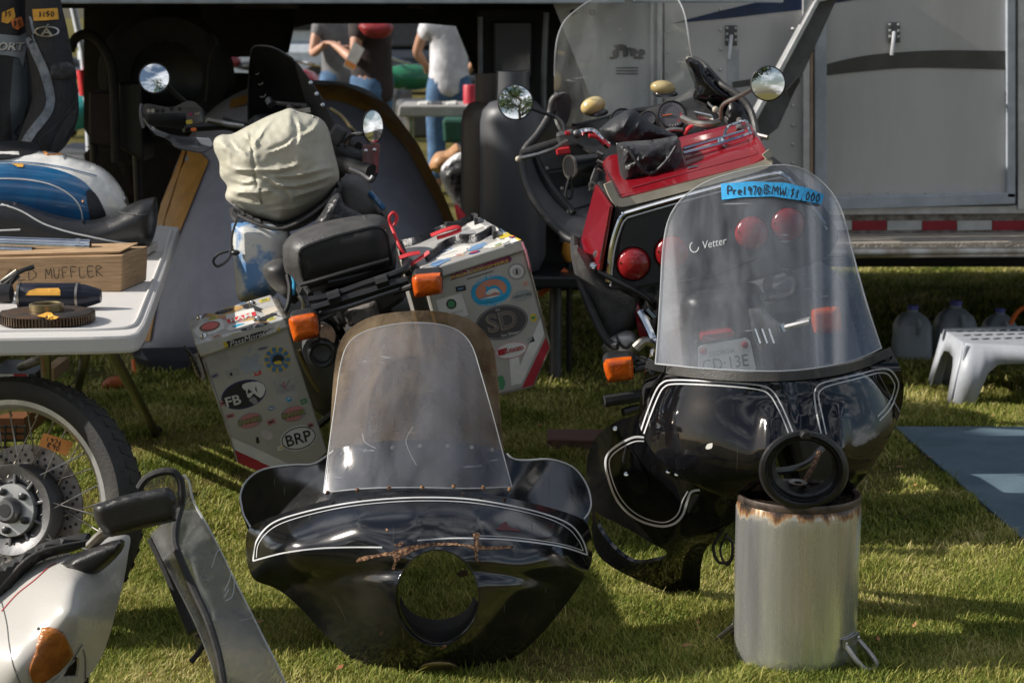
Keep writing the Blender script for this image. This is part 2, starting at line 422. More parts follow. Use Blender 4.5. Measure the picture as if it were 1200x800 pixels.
def old_paint(name, col, rough=.12, scratch=.35, dust=.25, dirt=(.09, .08, .065), spec=.9):
    m = bpy.data.materials.new(name); m.use_nodes = True; t = m.node_tree; b = t.nodes['Principled BSDF']; L = t.links.new
    tc_ = N(t, 'ShaderNodeTexCoord'); o = tc_.outputs['Object']
    n = N(t, 'ShaderNodeTexNoise', Scale=7, Detail=8, Roughness=.7); L(o, n.inputs['Vector'])
    r = N(t, 'ShaderNodeValToRGB'); r.color_ramp.elements[0].position = .5; r.color_ramp.elements[1].position = .8; L(n.outputs['Fac'], r.inputs[0])
    # fine scratches: thin bands of stretched voronoi
    tot = None
    for k, (rot, sc) in enumerate((((.3, .5, .9), (3, 90, 3)), ((1.1, .2, 2.2), (80, 4, 4)))):
        mp_ = N(t, 'ShaderNodeMapping'); mp_.inputs['Rotation'].default_value = rot; mp_.inputs['Scale'].default_value = sc; L(o, mp_.inputs['Vector'])
        w_ = N(t, 'ShaderNodeTexNoise', Scale=1.6, Detail=2, Distortion=.4); L(mp_.outputs[0], w_.inputs['Vector'])
        q = N(t, 'ShaderNodeValToRGB'); q.color_ramp.elements[0].position = .70; q.color_ramp.elements[1].position = .74; L(w_.outputs['Fac'], q.inputs[0])
        if tot is None: tot = q.outputs[0]
        else:
            a = N(t, 'ShaderNodeMath', operation='MAXIMUM'); L(tot, a.inputs[0]); L(q.outputs[0], a.inputs[1]); tot = a.outputs[0]
    sp = N(t, 'ShaderNodeTexVoronoi', Scale=130); L(o, sp.inputs['Vector'])      # specks
    q = N(t, 'ShaderNodeValToRGB'); q.color_ramp.elements[0].color = (1, 1, 1, 1); q.color_ramp.elements[1].color = (0, 0, 0, 1); q.color_ramp.elements[0].position = .06; q.color_ramp.elements[1].position = .1; L(sp.outputs['Distance'], q.inputs[0])
    n9 = N(t, 'ShaderNodeTexNoise', Scale=20); L(o, n9.inputs['Vector']); g9 = N(t, 'ShaderNodeMath', operation='GREATER_THAN'); g9.inputs[1].default_value = .6; L(n9.outputs['Fac'], g9.inputs[0])
    mu = N(t, 'ShaderNodeMath', operation='MULTIPLY'); L(q.outputs[0], mu.inputs[0]); L(g9.outputs[0], mu.inputs[1])
    a = N(t, 'ShaderNodeMath', operation='MAXIMUM'); L(tot, a.inputs[0]); L(mu.outputs[0], a.inputs[1])
    s1 = N(t, 'ShaderNodeMath', operation='MULTIPLY'); s1.inputs[1].default_value = scratch; L(a.outputs[0], s1.inputs[0])
    s2 = N(t, 'ShaderNodeMath', operation='MULTIPLY'); s2.inputs[1].default_value = dust; L(r.outputs[0], s2.inputs[0])
    ad = N(t, 'ShaderNodeMath', operation='ADD', use_clamp=True); L(s1.outputs[0], ad.inputs[0]); L(s2.outputs[0], ad.inputs[1])
    mx = N(t, 'ShaderNodeMixRGB'); mx.inputs['Color1'].default_value = tuple(col) + (1,); mx.inputs['Color2'].default_value = tuple(dirt) + (1,)
    L(ad.outputs[0], mx.inputs['Fac']); L(mx.outputs[0], b.inputs['Base Color'])
    mr = N(t, 'ShaderNodeMapRange'); mr.inputs['To Min'].default_value = rough; mr.inputs['To Max'].default_value = rough + .45; L(ad.outputs[0], mr.inputs['Value']); L(mr.outputs[0], b.inputs['Roughness'])
    b.inputs['Specular IOR Level'].default_value = spec
    n3 = N(t, 'ShaderNodeTexNoise', Scale=9, Detail=3); L(o, n3.inputs['Vector'])
    bp = N(t, 'ShaderNodeBump', Strength=.2, Distance=.006); L(n3.outputs['Fac'], bp.inputs['Height']); L(bp.outputs[0], b.inputs['Normal'])
    return m
def acrylic(name, tint=(1, 1, 1), haze_col=(.62, .64, .66), haze=.3, gloss=.1, streak=(9, 9, 1.4), tmul=(1, 1, 1), lo=.35, hi=.75):
    """scuffed clear plastic: see-through, grimy and glossy"""
    m = bpy.data.materials.new(name); m.use_nodes = True; t = m.node_tree; t.nodes.clear(); L = t.links.new
    out = N(t, 'ShaderNodeOutputMaterial'); tr = N(t, 'ShaderNodeBsdfTransparent'); tr.inputs[0].default_value = tuple(tint) + (1,)
    df = N(t, 'ShaderNodeBsdfDiffuse'); df.inputs[0].default_value = tuple(haze_col) + (1,)
    tl = N(t, 'ShaderNodeBsdfTranslucent'); tl.inputs[0].default_value = tuple(haze_col) + (1,)
    dd = N(t, 'ShaderNodeMixShader'); dd.inputs[0].default_value = .5; L(df.outputs[0], dd.inputs[1]); L(tl.outputs[0], dd.inputs[2])
    gl = N(t, 'ShaderNodeBsdfGlossy'); gl.inputs['Roughness'].default_value = .09
    tc_ = N(t, 'ShaderNodeTexCoord'); mp_ = N(t, 'ShaderNodeMapping'); mp_.inputs['Scale'].default_value = streak; L(tc_.outputs['Object'], mp_.inputs['Vector'])
    n = N(t, 'ShaderNodeTexNoise', Scale=1.3, Detail=7, Roughness=.62, Distortion=.3); L(mp_.outputs[0], n.inputs['Vector'])
    mr = N(t, 'ShaderNodeMapRange'); mr.inputs['From Min'].default_value = lo; mr.inputs['From Max'].default_value = hi
    mr.inputs['To Min'].default_value = haze * .25; mr.inputs['To Max'].default_value = min(1, haze * 1.9); L(n.outputs['Fac'], mr.inputs['Value'])
    mp2 = N(t, 'ShaderNodeMapping'); mp2.inputs['Scale'].default_value = (6, 6, 70); mp2.inputs['Rotation'].default_value = (.2, .7, .4); L(tc_.outputs['Object'], mp2.inputs['Vector'])
    n2 = N(t, 'ShaderNodeTexNoise', Scale=1.5, Detail=2, Distortion=.6); L(mp2.outputs[0], n2.inputs['Vector'])
    q = N(t, 'ShaderNodeValToRGB'); q.color_ramp.elements[0].position = .70; q.color_ramp.elements[1].position = .76; L(n2.outputs['Fac'], q.inputs[0])
    s = N(t, 'ShaderNodeMath', operation='MULTIPLY'); s.inputs[1].default_value = .35; L(q.outputs[0], s.inputs[0])
    ad = N(t, 'ShaderNodeMath', operation='ADD', use_clamp=True); L(mr.outputs[0], ad.inputs[0]); L(s.outputs[0], ad.inputs[1])
    m1 = N(t, 'ShaderNodeMixShader'); L(ad.outputs[0], m1.inputs[0]); L(tr.outputs[0], m1.inputs[1]); L(dd.outputs[0], m1.inputs[2])
    fr = N(t, 'ShaderNodeFresnel'); fr.inputs[0].default_value = 1.45
    fa = N(t, 'ShaderNodeMath', operation='MULTIPLY'); fa.inputs[1].default_value = gloss * 10; L(fr.outputs[0], fa.inputs[0])
    m2 = N(t, 'ShaderNodeMixShader'); L(fa.outputs[0], m2.inputs[0]); L(m1.outputs[0], m2.inputs[1]); L(gl.outputs[0], m2.inputs[2]); L(m2.outputs[0], out.inputs[0])
    return m
M = {}
M['black_paint'] = old_paint('black_paint', (.005, .0055, .007), .14, .32, .2)
M['black_paint2'] = old_paint('polished_black_paint', (.004, .004, .005), .06, .15, .1, spec=.55)
M['white_paint'] = old_paint('white_body_paint', (.40, .39, .365), .26, .12, .2, (.40, .37, .32), spec=.5)
M['pinstripe'] = pm('pinstripe', (.54, .55, .56), .4, var=.1)
M['rubber'] = pm('rubber', (.02, .02, .02), .7, bump=.3, bscale=90, var=.3)
M['tyre'] = pm('tyre', (.017, .0165, .016), .72, bump=.3, bscale=120, col2=(.038, .034, .029), scale=5, ramp=(.35, .55))
M['black_plastic'] = pm('black_plastic', (.018, .018, .019), .42, bump=.15, bscale=250, var=.25)
M['black_metal'] = pm('black_metal', (.014, .014, .015), .35, bump=.1, bscale=80)
M['grey_black'] = pm('grey_black_vinyl', (.027, .027, .028), .5, bump=.35, bscale=160, col2=(.055, .052, .05))
M['vinyl'] = pm('black_vinyl', (.012, .012, .013), .33, bump=.3, bscale=180)
M['nylon'] = pm('black_nylon', (.01, .01, .013), .45, bump=.8, bscale=22, bdist=.02, sheen=.1)
M['nylon2'] = pm('navy_black_nylon', (.016, .018, .024), .6, bump=.6, bscale=18, bdist=.015)
M['chrome'] = pm('chrome', (.75, .76, .78), .08, 1, rvar=.05)
M['steel'] = pm('dull_steel', (.42, .41, .39), .38, 1, col2=(.25, .22, .18))
M['alloy'] = pm('cast_alloy', (.40, .39, .37), .5, .8, bump=.3, bscale=60, col2=(.25, .24, .22))
M['dark_alloy'] = pm('dark_alloy', (.14, .14, .145), .5, .7, bump=.2)
M['case_alu'] = pm('pannier_aluminium', (.42, .405, .375), .5, .45, col2=(.37, .355, .325), scale=7, rvar=.12, bump=.12, bscale=14)
M['case_lid'] = pm('pannier_lid', (.56, .55, .53), .42, .45, col2=(.42, .41, .39), scale=9, rvar=.12)
M['amber'] = pm('amber_lens', (.72, .13, .01), .18, 0, bump=.5, bscale=70, coat=.5, col2=(.5, .07, .005), trans=.15)
M['amber_dull'] = pm('dull_amber_lens', (.38, .13, .02), .3, bump=.5, bscale=120, col2=(.2, .06, .01))
M['red_lens'] = pm('red_lens', (.30, .012, .015), .16, bump=.3, bscale=140, coat=.4, col2=(.16, .006, .01))
M['mirror'] = pm('mirror_glass', (.9, .9, .9), .015, 1, var=0, rvar=0)
M['red_paint'] = old_paint('red_paint', (.18, .006, .012), .12, .12, .12, (.3, .1, .08))
M['trailer'] = pm('trailer_skin', (.50, .495, .49), .42, .2, col2=(.42, .41, .40), scale=2.2, rvar=.1, bump=.12, bscale=2.5, bdist=.02, stretch=(2, 1, .5), ramp=(.3, .6), det=10)
M['trim_alu'] = pm('trim_aluminium', (.6, .61, .62), .4, .5, var=.1)
M['trim_blue'] = pm('blue_grey_trim', (.40, .44, .49), .45, .2, var=.1)
M['dark_stripe'] = pm('dark_grey_graphic', (.075, .07, .068), .4)
M['blue_stripe'] = pm('blue_graphic', (.012, .03, .085), .35)
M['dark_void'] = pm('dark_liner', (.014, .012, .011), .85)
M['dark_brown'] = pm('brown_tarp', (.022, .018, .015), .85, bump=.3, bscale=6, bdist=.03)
M['tent_grey'] = pm('grey_tent_nylon', (.36, .36, .43), .65, bump=.35, bscale=5, bdist=.03, col2=(.32, .32, .38), sheen=.1)
M['tent_yellow'] = pm('yellow_brown_tent_nylon', (.60, .30, .06), .6, bump=.3, bscale=8, bdist=.02)
M['tent_dark'] = pm('dark_groundsheet', (.02, .02, .028), .6, bump=.3, bscale=12, bdist=.02)
M['orange'] = pm('orange_plastic', (.7, .14, .02), .5)
M['table'] = pm('table_plastic', (.55, .535, .52), .5, bump=.15, bscale=300, col2=(.56, .54, .52))
M['card'] = pm('cardboard', (.40, .26, .14), .85, bump=.3, bscale=5, bdist=.01, col2=(.30, .19, .10), stretch=(1, 1, 14))
M['ink'] = pm('marker_ink', (.012, .012, .014), .7)
M['tag'] = pm('orange_price_tag', (.8, .30, .06), .7)
M['bright_tag'] = pm('yellow_orange_tag', (.85, .42, .05), .7)
M['blue_tape'] = pm('blue_tape', (.03, .34, .68), .7, bump=.3, bscale=80)
M['tank_white'] = pm('tank_white_paint', (.74, .73, .70), .15, coat=.5)
M['tank_blue'] = pm('tank_blue_paint', (.008, .10, .24), .16, coat=.5, col2=(.01, .07, .18))
M['iron'] = pm('dark_iron', (.05, .048, .046), .5, .6, col2=(.12, .07, .04), scale=18)
M['rust'] = pm('rust', (.34, .19, .10), .95, bump=1, bscale=150, col2=(.05, .02, .012), scale=110, ramp=(.42, .6))
M['brass'] = pm('old_brass', (.30, .24, .13), .4, .9)
M['white_plastic'] = pm('pale_grey_plastic', (.35, .37, .41), .45, bump=.15, bscale=90, var=.06)
M['jug'] = pm('milky_jug_plastic', (.40, .45, .50), .35, trans=.4, var=.05)
M['jug_cap'] = pm('blue_cap', (.12, .12, .42), .5)
M['mat'] = pm('blue_mat', (.10, .155, .195), .9, bump=1, bscale=240, col2=(.07, .115, .15), scale=5, det=10)
M['wood'] = pm('old_board', (.16, .085, .06), .85, bump=.5, bscale=30, stretch=(1, 9, 9), col2=(.09, .05, .04))
M['cyl'] = pm('grey_cylinder_paint', (.075, .078, .088), .42, rvar=.05, col2=(.06, .062, .07), scale=3)
M['cyl_brown'] = pm('brown_cylinder_paint', (.075, .062, .052), .45, rvar=.05, scale=3)
M['tan'] = pm('tan_rain_cover', (.42, .405, .33), .6, bump=.5, bscale=26, bdist=.006, col2=(.36, .345, .27), sheen=.1)
M['clear_smoke'] = acrylic('smoked_acrylic', (.55, .55, .6), (.3, .3, .32), .25)
M['screen_a'] = acrylic('scuffed_clear_screen', (.93, .92, .91), (.60, .64, .74), .13, .03, (7, 3, 1.1), lo=.32, hi=.72)  # pale streaks mix grime with reflections put into the haze colour
M['screen_brown'] = acrylic('brown_tinted_screen', (.50, .37, .22), (.44, .34, .22), .36, .05)
M['screen_b'] = acrylic('hazy_clear_screen', (.93, .94, .96), (.52, .56, .62), .14, .04, (7, 3, 1.2), lo=.36, hi=.72)
M['screen_c'] = acrylic('clean_clear_screen', (.95, .96, .96), (.5, .52, .52), .08, .015)
M['screen_d'] = acrylic('brownish_clear_screen', (.80, .78, .72), (.42, .41, .38), .28, .08, (4, 4, 2), lo=.4, hi=.65)
M['screen_edge'] = pm('bright_screen_edge', (.6, .62, .64), .3, alpha=.55)
M['pink_clear'] = acrylic('pinkish_clear_plastic', (.85, .6, .62), (.6, .42, .44), .35)
M['skin'] = pm('skin', (.46, .25, .17), .5, var=.06)
M['jeans'] = pm('blue_denim', (.04, .09, .18), .85, bump=.5, bscale=90, col2=(.07, .15, .27))
M['white_shirt'] = pm('white_cotton', (.62, .62, .66), .9, bump=.5, bscale=9, bdist=.02)
M['dark_shirt'] = pm('dark_brown_cotton', (.035, .025, .025), .9, bump=.4, bscale=9, bdist=.02)
M['grey_shirt'] = pm('grey_cotton', (.16, .16, .17), .9)
M['hair'] = pm('brown_hair', (.05, .03, .02), .6, bump=.8, bscale=80)
M['cloth_blue'] = pm('blue_and_cream_tank_paint', (.10, .22, .42), .4, col2=(.55, .55, .52), scale=9, ramp=(.45, .55))
M['grey_fabric'] = pm('grey_bag_fabric', (.12, .115, .11), .8, bump=.5, bscale=14, bdist=.02)
M['cream'] = pm('cream_trim', (.42, .38, .30), .4)
M['paper'] = pm('paper', (.7, .68, .64), .8)
def flat(name, c, rough=.5): 
    if name not in M: M[name] = pm(name, c, rough, var=.08)
    return M[name]
flat('st_white', (.58, .57, .54)); flat('st_black', (.012, .012, .014)); flat('st_red', (.33, .012, .025)); flat('st_blue', (.01, .30, .52)); flat('st_navy', (.03, .035, .14))
flat('st_salmon', (.52, .20, .12)); flat('st_yellow', (.55, .42, .04)); flat('st_magenta', (.35, .04, .14)); flat('st_green', (.06, .22, .10)); flat('st_grey', (.25, .25, .26)); flat('st_pink', (.45, .18, .18))
flat('bright_red', (.6, .02, .03)); flat('sky_blue_line', (.05, .35, .6))
# ================================================================ SETTING
def grass_mat():
    m = bpy.data.materials.new('lawn_soil'); m.use_nodes = True; t = m.node_tree; b = t.nodes['Principled BSDF']; L = t.links.new
    tc_ = N(t, 'ShaderNodeTexCoord')
    n = N(t, 'ShaderNodeTexNoise', Scale=1.4, Detail=9, Roughness=.65); L(tc_.outputs['Object'], n.inputs['Vector'])
    r = N(t, 'ShaderNodeValToRGB'); e = r.color_ramp.elements; e[0].position = .38; e[0].color = (.07, .075, .014, 1); e[1].position = .68; e[1].color = (.24, .19, .07, 1)
    L(n.outputs['Fac'], r.inputs[0])
    n2 = N(t, 'ShaderNodeTexNoise', Scale=75, Detail=6); L(tc_.outputs['Object'], n2.inputs['Vector'])
    mx = N(t, 'ShaderNodeMixRGB', blend_type='MULTIPLY'); mx.inputs['Fac'].default_value = .75; L(r.outputs[0], mx.inputs['Color1'])
    r2 = N(t, 'ShaderNodeValToRGB'); r2.color_ramp.elements[0].color = (.35, .35, .3, 1); r2.color_ramp.elements[0].position = .3; r2.color_ramp.elements[1].position = .6; L(n2.outputs['Fac'], r2.inputs[0])
    L(r2.outputs[0], mx.inputs['Color2']); L(mx.outputs[0], b.inputs['Base Color']); b.inputs['Roughness'].default_value = .95; b.inputs['Specular IOR Level'].default_value = .1
    bp = N(t, 'ShaderNodeBump', Strength=.9, Distance=.03); L(n2.outputs['Fac'], bp.inputs['Height']); L(bp.outputs[0], b.inputs['Normal'])
    return m
def blade_mat(name, cols):
    m = bpy.data.materials.new(name); m.use_nodes = True; t = m.node_tree; b = t.nodes['Principled BSDF']; L = t.links.new
    g = N(t, 'ShaderNodeNewGeometry'); r = N(t, 'ShaderNodeValToRGB'); e = r.color_ramp.elements
    e[0].color = cols[0] + (1,); e[1].color = cols[-1] + (1,)
    for i, c in enumerate(cols[1:-1]): q = e.new((i + 1) / (len(cols) - 1)); q.color = c + (1,)
    tc_ = N(t, 'ShaderNodeTexCoord'); n = N(t, 'ShaderNodeTexNoise', Scale=2.2, Detail=5); L(tc_.outputs['Object'], n.inputs['Vector'])
    a = N(t, 'ShaderNodeMath', operation='MULTIPLY_ADD'); a.inputs[1].default_value = .62; L(g.outputs['Random Per Island'], a.inputs[0])
    s = N(t, 'ShaderNodeMath', operation='MULTIPLY_ADD'); s.inputs[1].default_value = 1.5; s.inputs[2].default_value = -.55; L(n.outputs['Fac'], s.inputs[0]); L(s.outputs[0], a.inputs[2])
    L(a.outputs[0], r.inputs[0]); L(r.outputs[0], b.inputs['Base Color']); b.inputs['Roughness'].default_value = .6; b.inputs['Specular IOR Level'].default_value = .25
    tr = N(t, 'ShaderNodeBsdfTranslucent'); L(r.outputs[0], tr.inputs[0]); ms = N(t, 'ShaderNodeMixShader'); ms.inputs[0].default_value = .3
    L(b.outputs[0], ms.inputs[1]); L(tr.outputs[0], ms.inputs[2]); L(ms.outputs[0], t.nodes['Material Output'].inputs[0])
    return m
M['soil'] = grass_mat()
M['blade'] = blade_mat('grass_blades', [(.04, .07, .008), (.12, .165, .02), (.25, .28, .045), (.44, .40, .12), (.66, .56, .28)])
bm = bmesh.new(); q = 400
n = 40
for i in range(n + 1):
    for j in range(n + 1):
        f = lambda k: (2 * k / n - 1); a, b_ = f(i), f(j)
        x = q * a ** 3; y = q * b_ ** 3 + 6
        bm.verts.new((x, y, 0))
bm.verts.ensure_lookup_table()
for i in range(n):
    for j in range(n):
        k = i * (n + 1) + j; bm.faces.new([bm.verts[z] for z in (k, k + n + 1, k + n + 2, k + 1)])
tag(obj('ground', bm, M['soil'], smooth=False, loc=(0, 0, 0)), kind='structure')

MATP = [(1048, 503), (1230, 503), (1330, 560), (1330, 720), (1250, 680)]      # the blue mat on the lawn, in the picture's ground plane
def grass_field(name, x0, x1, y0, y1, dens, h, wd, seed):
    rs = np.random.RandomState(seed); A = (x1 - x0) * (y1 - y0); n = int(A * dens)
    bx = rs.uniform(x0, x1, n); by = rs.uniform(y0, y1, n)
    keep = np.abs(bx) < .26 * by + .12
    bx, by = bx[keep], by[keep]
    mp_ = [G(*p) for p in MATP]; ok = np.ones(len(bx), bool)
    c = np.zeros(len(bx), bool); j = len(mp_) - 1
    for i in range(len(mp_)):
        xi, yi, xj, yj = mp_[i].x, mp_[i].y, mp_[j].x, mp_[j].y
        cond = ((yi > by) != (yj > by)) & (bx < (xj - xi) * (by - yi) / (yj - yi + 1e-12) + xi); c ^= cond; j = i
    bx, by = bx[~c], by[~c]; n = len(bx)
    bare = np.sin(bx * 3.1 + 2 * np.sin(by * 2.3)) * np.sin(by * 3.7 + 1.5 * np.sin(bx * 2.9)) + rs.normal(0, .35, n); kk = bare < .6
    bx, by = bx[kk], by[kk]; n = len(bx)
    cl = np.sin(bx * 9 + 3 * np.sin(by * 5)) * np.sin(by * 11 + 2 * np.sin(bx * 7))        # clumps
    hh = h * (rs.uniform(.4, 1.0, n) + .3 * cl) * np.where(rs.uniform(size=n) < .035, 2.0, 1)
    ang = rs.uniform(0, 2 * pi, n); lean = rs.uniform(.2, 1.5, n) * hh; wa = ang + rs.uniform(-.6, .6, n) + pi / 2
    dx, dy = np.cos(ang) * lean, np.sin(ang) * lean; wx, wy = np.cos(wa) * wd / 2, np.sin(wa) * wd / 2
    z = np.zeros(n)
    v = np.stack([np.stack([bx - wx, by - wy, z - .003], 1), np.stack([bx + wx, by + wy, z - .003], 1),
                  np.stack([bx + dx * .45 + wx * .8, by + dy * .45 + wy * .8, hh * .62], 1), np.stack([bx + dx * .45 - wx * .8, by + dy * .45 - wy * .8, hh * .62], 1),
                  np.stack([bx + dx, by + dy, hh * .9], 1)], 1).reshape(-1, 3)
    me = bpy.data.meshes.new(name); idx = np.arange(n) * 5
    me.vertices.add(n * 5); me.vertices.foreach_set('co', v.ravel().astype(np.float32))
    lo = np.stack([idx, idx + 1, idx + 2, idx + 3, idx + 3, idx + 2, idx + 4], 1).ravel()
    me.loops.add(len(lo)); me.loops.foreach_set('vertex_index', lo.astype(np.int32))
    ls = np.stack([np.arange(n) * 7, np.arange(n) * 7 + 4], 1).ravel()
    me.polygons.add(n * 2); me.polygons.foreach_set('loop_start', ls.astype(np.int32))
    me.update(calc_edges=True); me.materials.append(M['blade'])
    tag(link(name, me, None, (0, 0, 0)), 'short sun-dried lawn grass covering the ground', kind='stuff')
grass_field('lawn_grass', -1.5, 1.5, 4.2, 5.6, 66000, .023, .0024, 1)
grass_field('lawn_grass', -2.1, 2.1, 5.6, 8.0, 24000, .024, .0036, 2)
grass_field('lawn_grass', -3.6, 3.6, 8.0, 13.5, 4200, .028, .007, 3)

bm = bmesh.new(); rs_ = random.Random(12)
for _ in range(90):
    y_ = rs_.uniform(4.3, 7.5); p_ = V((rs_.uniform(-.24, .24) * y_, y_, rs_.uniform(.016, .028))); a_ = rs_.uniform(0, 6.3); s_ = rs_.uniform(.008, .017)
    d_ = V((cos(a_), sin(a_), rs_.uniform(-.3, .3))) * s_; e_ = V((-sin(a_), cos(a_), rs_.uniform(-.5, .5))) * s_ * .4
    bm.faces.new([bm.verts.new(p_ + q_) for q_ in (-d_, -d_ * .2 + e_, d_, -d_ * .2 - e_)])
tag(obj('fallen_leaves', bm, pm('dry_leaf', (.42, .17, .07), .8, col2=(.25, .14, .06), scale=3), smooth=False, loc=(0, 0, 0)), 'small reddish brown dry leaves scattered on the lawn', kind='stuff')
# ---- trees (beyond the show field and behind the photographer; the mirrors and the black paint reflect the latter)
M['leaf'] = blade_mat('tree_leaves', [(.025, .05, .010), (.05, .085, .018), (.09, .13, .03)])
M['bark'] = pm('bark', (.12, .09, .065), .9, bump=1, bscale=40, bdist=.03)
def tree(loc, h, cr_, label, seed, leaves=5200, group=None, ls=.16):
    rs = random.Random(seed); t = thing('shade_tree', label, 'tree', loc, group); o = V(loc); bm = bmesh.new()
    top = o + V((rs.uniform(-.4, .4), rs.uniform(-.4, .4), h * .62))
    tube(bm, sm([o, o + V((.1, 0, h * .2)), o + V((-.1, .1, h * .42)), top], 3, False), [h * .035 * (1 - .07 * i) for i in range(10)], 9)
    obj('trunk', bm, M['bark'], t); tips = []
    lb = bmesh.new()
    for i in range(13):
        a = rs.uniform(0, 2 * pi); st = o + (top - o) * rs.uniform(.45, 1); L_ = cr_ * rs.uniform(.55, 1)
        e = st + V((cos(a) * L_, sin(a) * L_, rs.uniform(.1, .5) * h * .5)); m_ = (st + e) / 2 + V((0, 0, .3))
        tube(lb, sm([st, m_, e], 3, False), [h * .013 * (1 - .12 * k) for k in range(7)], 6); tips += [(st + e) / 2, e, e + V((rs.uniform(-1, 1), rs.uniform(-1, 1), .4)) * cr_ * .3]
    obj('limb', lb, M['bark'], t)
    vs_, fs = [], []
    cl = [(p + V((rs.uniform(-.4, .4), rs.uniform(-.4, .4), rs.uniform(-.2, .6))) * cr_ * .3, cr_ * rs.uniform(.16, .34)) for p in tips for _ in range(2)]
    for i in range(leaves):
        c, r = rs.choice(cl); d = V((rs.gauss(0, 1), rs.gauss(0, 1), rs.gauss(0, .7))).normalized() * r * rs.uniform(.35, 1.05); p = c + d
        u = V((rs.gauss(0, 1), rs.gauss(0, 1), rs.gauss(0, 1))).normalized(); v = u.orthogonal().normalized(); s = ls * rs.uniform(.6, 1.3); k = len(vs_)
        vs_ += [p - u * s, p + v * s * .5, p + u * s, p - v * s * .5]; fs.append((k, k + 1, k + 2, k + 3))
    me = bpy.data.meshes.new('crown'); me.from_pydata([v - o for v in vs_], [], fs); me.materials.append(M['leaf']); link('crown', me, t)
    return t
tree((-6.5, -14, 0), 9, 3.4, 'leafy shade tree behind the photographer, mirrored in the left round mirror', 1)
tree((3.5, -20, 0), 11, 4.6, 'tall shade tree farther behind the photographer', 2)
tree((13, -17, 0), 9, 4.0, 'shade tree behind the photographer on the right', 3)
tree((-4.9, 7.95, 0), 5, 1.4, 'unseen small tree added out of frame left of the show table to shade the lawn', 21, 11000, None, .11)  # added unseen tree; its crown throws dappled shade on the lawn
for i, (x, y, hh) in enumerate(((-16, 64, 10), (-7, 70, 12), (2, 66, 9), (12, 72, 13), (22, 66, 11))):
    tree((x, y, 0), hh, hh * .5, ['broad dark tree at the far left edge of the show field', 'tall tree beyond the field, left of the man in the white shirt', 'smaller tree in the distance behind the man in the white shirt',
         'tall far tree hidden behind the trailer skin', 'far tree on the right behind the trailer'][i], 10 + i, 2600, None, .4)

# ================================================================ TRAILER
TY = 8.55
def wr(px, py, dy=0): return W(px, py, TY + dy)
tr = thing('trailer', 'big pale grey enclosed trailer with blue swoosh and dark curved stripe', 'trailer', (1.6, 10.2, 0))
def panel(name, px, mat, dy=0, th=.02, parent=None, smooth=False, bevel=0, label=None):
    return obj(name, PR(px, TY + dy, (0, th, 0)), mat, parent or tr, smooth=smooth, bevel=bevel, label=label)
zb = wr(900, 246).z
# body box behind the skin
bm = BX((4.3 / 2 + .35, TY + 1.63, 1.75), (4.3, 3.1, 2.3)); obj('body', bm, M['trailer'], tr, smooth=False)
lo = W(0, 246, TY).z
for nm, x0, x1 in (('skin_panel', 648, 776), ('skin_panel', 779, 948)):
    pl = [(x0, -60), (x1, -60), (x1, 244), (x0 + (72 if x0 == 648 else 0), 244)]
    if x0 == 648: pl = [(622, -60), (776, -60), (776, 244), (745, 244)]
    panel(nm, pl, M['trailer'], -.02, .018)
door = panel('side_door', [(966, -60), (1186, -60), (1186, 232), (966, 240)], M['trailer'], -.035, .03)
for px in ([(955, -60), (969, -60), (969, 240), (955, 240)], [(1180, -60), (1190, -60), (1190, 232), (1180, 232)], [(955, 232), (1190, 226), (1190, 239), (955, 247)]):
    panel('door_frame', px, M['trim_blue'], -.06, .03, door, bevel=.004)
panel('corner_post', [(941, -60), (949, -60), (949, 246), (941, 246)], M['trim_alu'], -.05, .03, bevel=.003)
panel('corner_post', [(1193, -60), (1260, -60), (1260, 246), (1193, 246)], M['trim_alu'], -.05, .04, bevel=.003)
panel('orange_strip', [(949.5, -60), (953, -60), (953, 246), (949.5, 246)], pm('faded_orange_strip', (.55, .38, .25), .6), -.045, .02)
panel('vertical_moulding', [(762, -60), (766, -60), (766, 170), (762, 170)], M['trim_alu'], -.035, .015, bevel=.002)
panel('vertical_moulding', [(770, -60), (776, -60), (776, 200), (770, 200)], M['trim_alu'], -.045, .025, bevel=.003)
# graphics printed on the skin
T_tr = BVHTree.FromPolygons([wr(-400, -300, -.038), wr(1700, -300, -.038), wr(1700, 700, -.038), wr(-400, 700, -.038)], [(0, 1, 2, 3)])
T_dr = BVHTree.FromPolygons([wr(-400, -300, -.037), wr(1700, -300, -.037), wr(1700, 700, -.037), wr(-400, 700, -.037)], [(0, 1, 2, 3)])
T_tr = BVHTree.FromPolygons([wr(-400, -300, -.0215), wr(1700, -300, -.0215), wr(1700, 700, -.0215), wr(-400, 700, -.0215)], [(0, 1, 2, 3)])
obj('swoosh_graphic', decal(T_tr, [(786, 28), (840, 14), (900, 0), (945, -14), (946, 11), (900, 16), (850, 22)], 20), M['blue_stripe'], tr, smooth=False)
obj('swoosh_graphic', decal(T_dr, [(970, -18), (1040, -30), (1040, -6), (970, 5)], 20), M['blue_stripe'], tr, smooth=False)
P_ = sm([(966, 76), (1010, 66), (1060, 61), (1110, 59), (1186, 60)], 6, False); Q_ = sm([(1186, 82), (1110, 80), (1060, 80), (1010, 84), (966, 89)], 6, False)
obj('curved_stripe', decal(T_dr, [tuple(p) for p in P_ + Q_], 14), M['dark_stripe'], tr, smooth=False)
obj('curved_stripe', decal(T_tr, [(858, 96), (941, 84), (941, 90), (858, 104)], 14), M['dark_stripe'], tr, smooth=False)
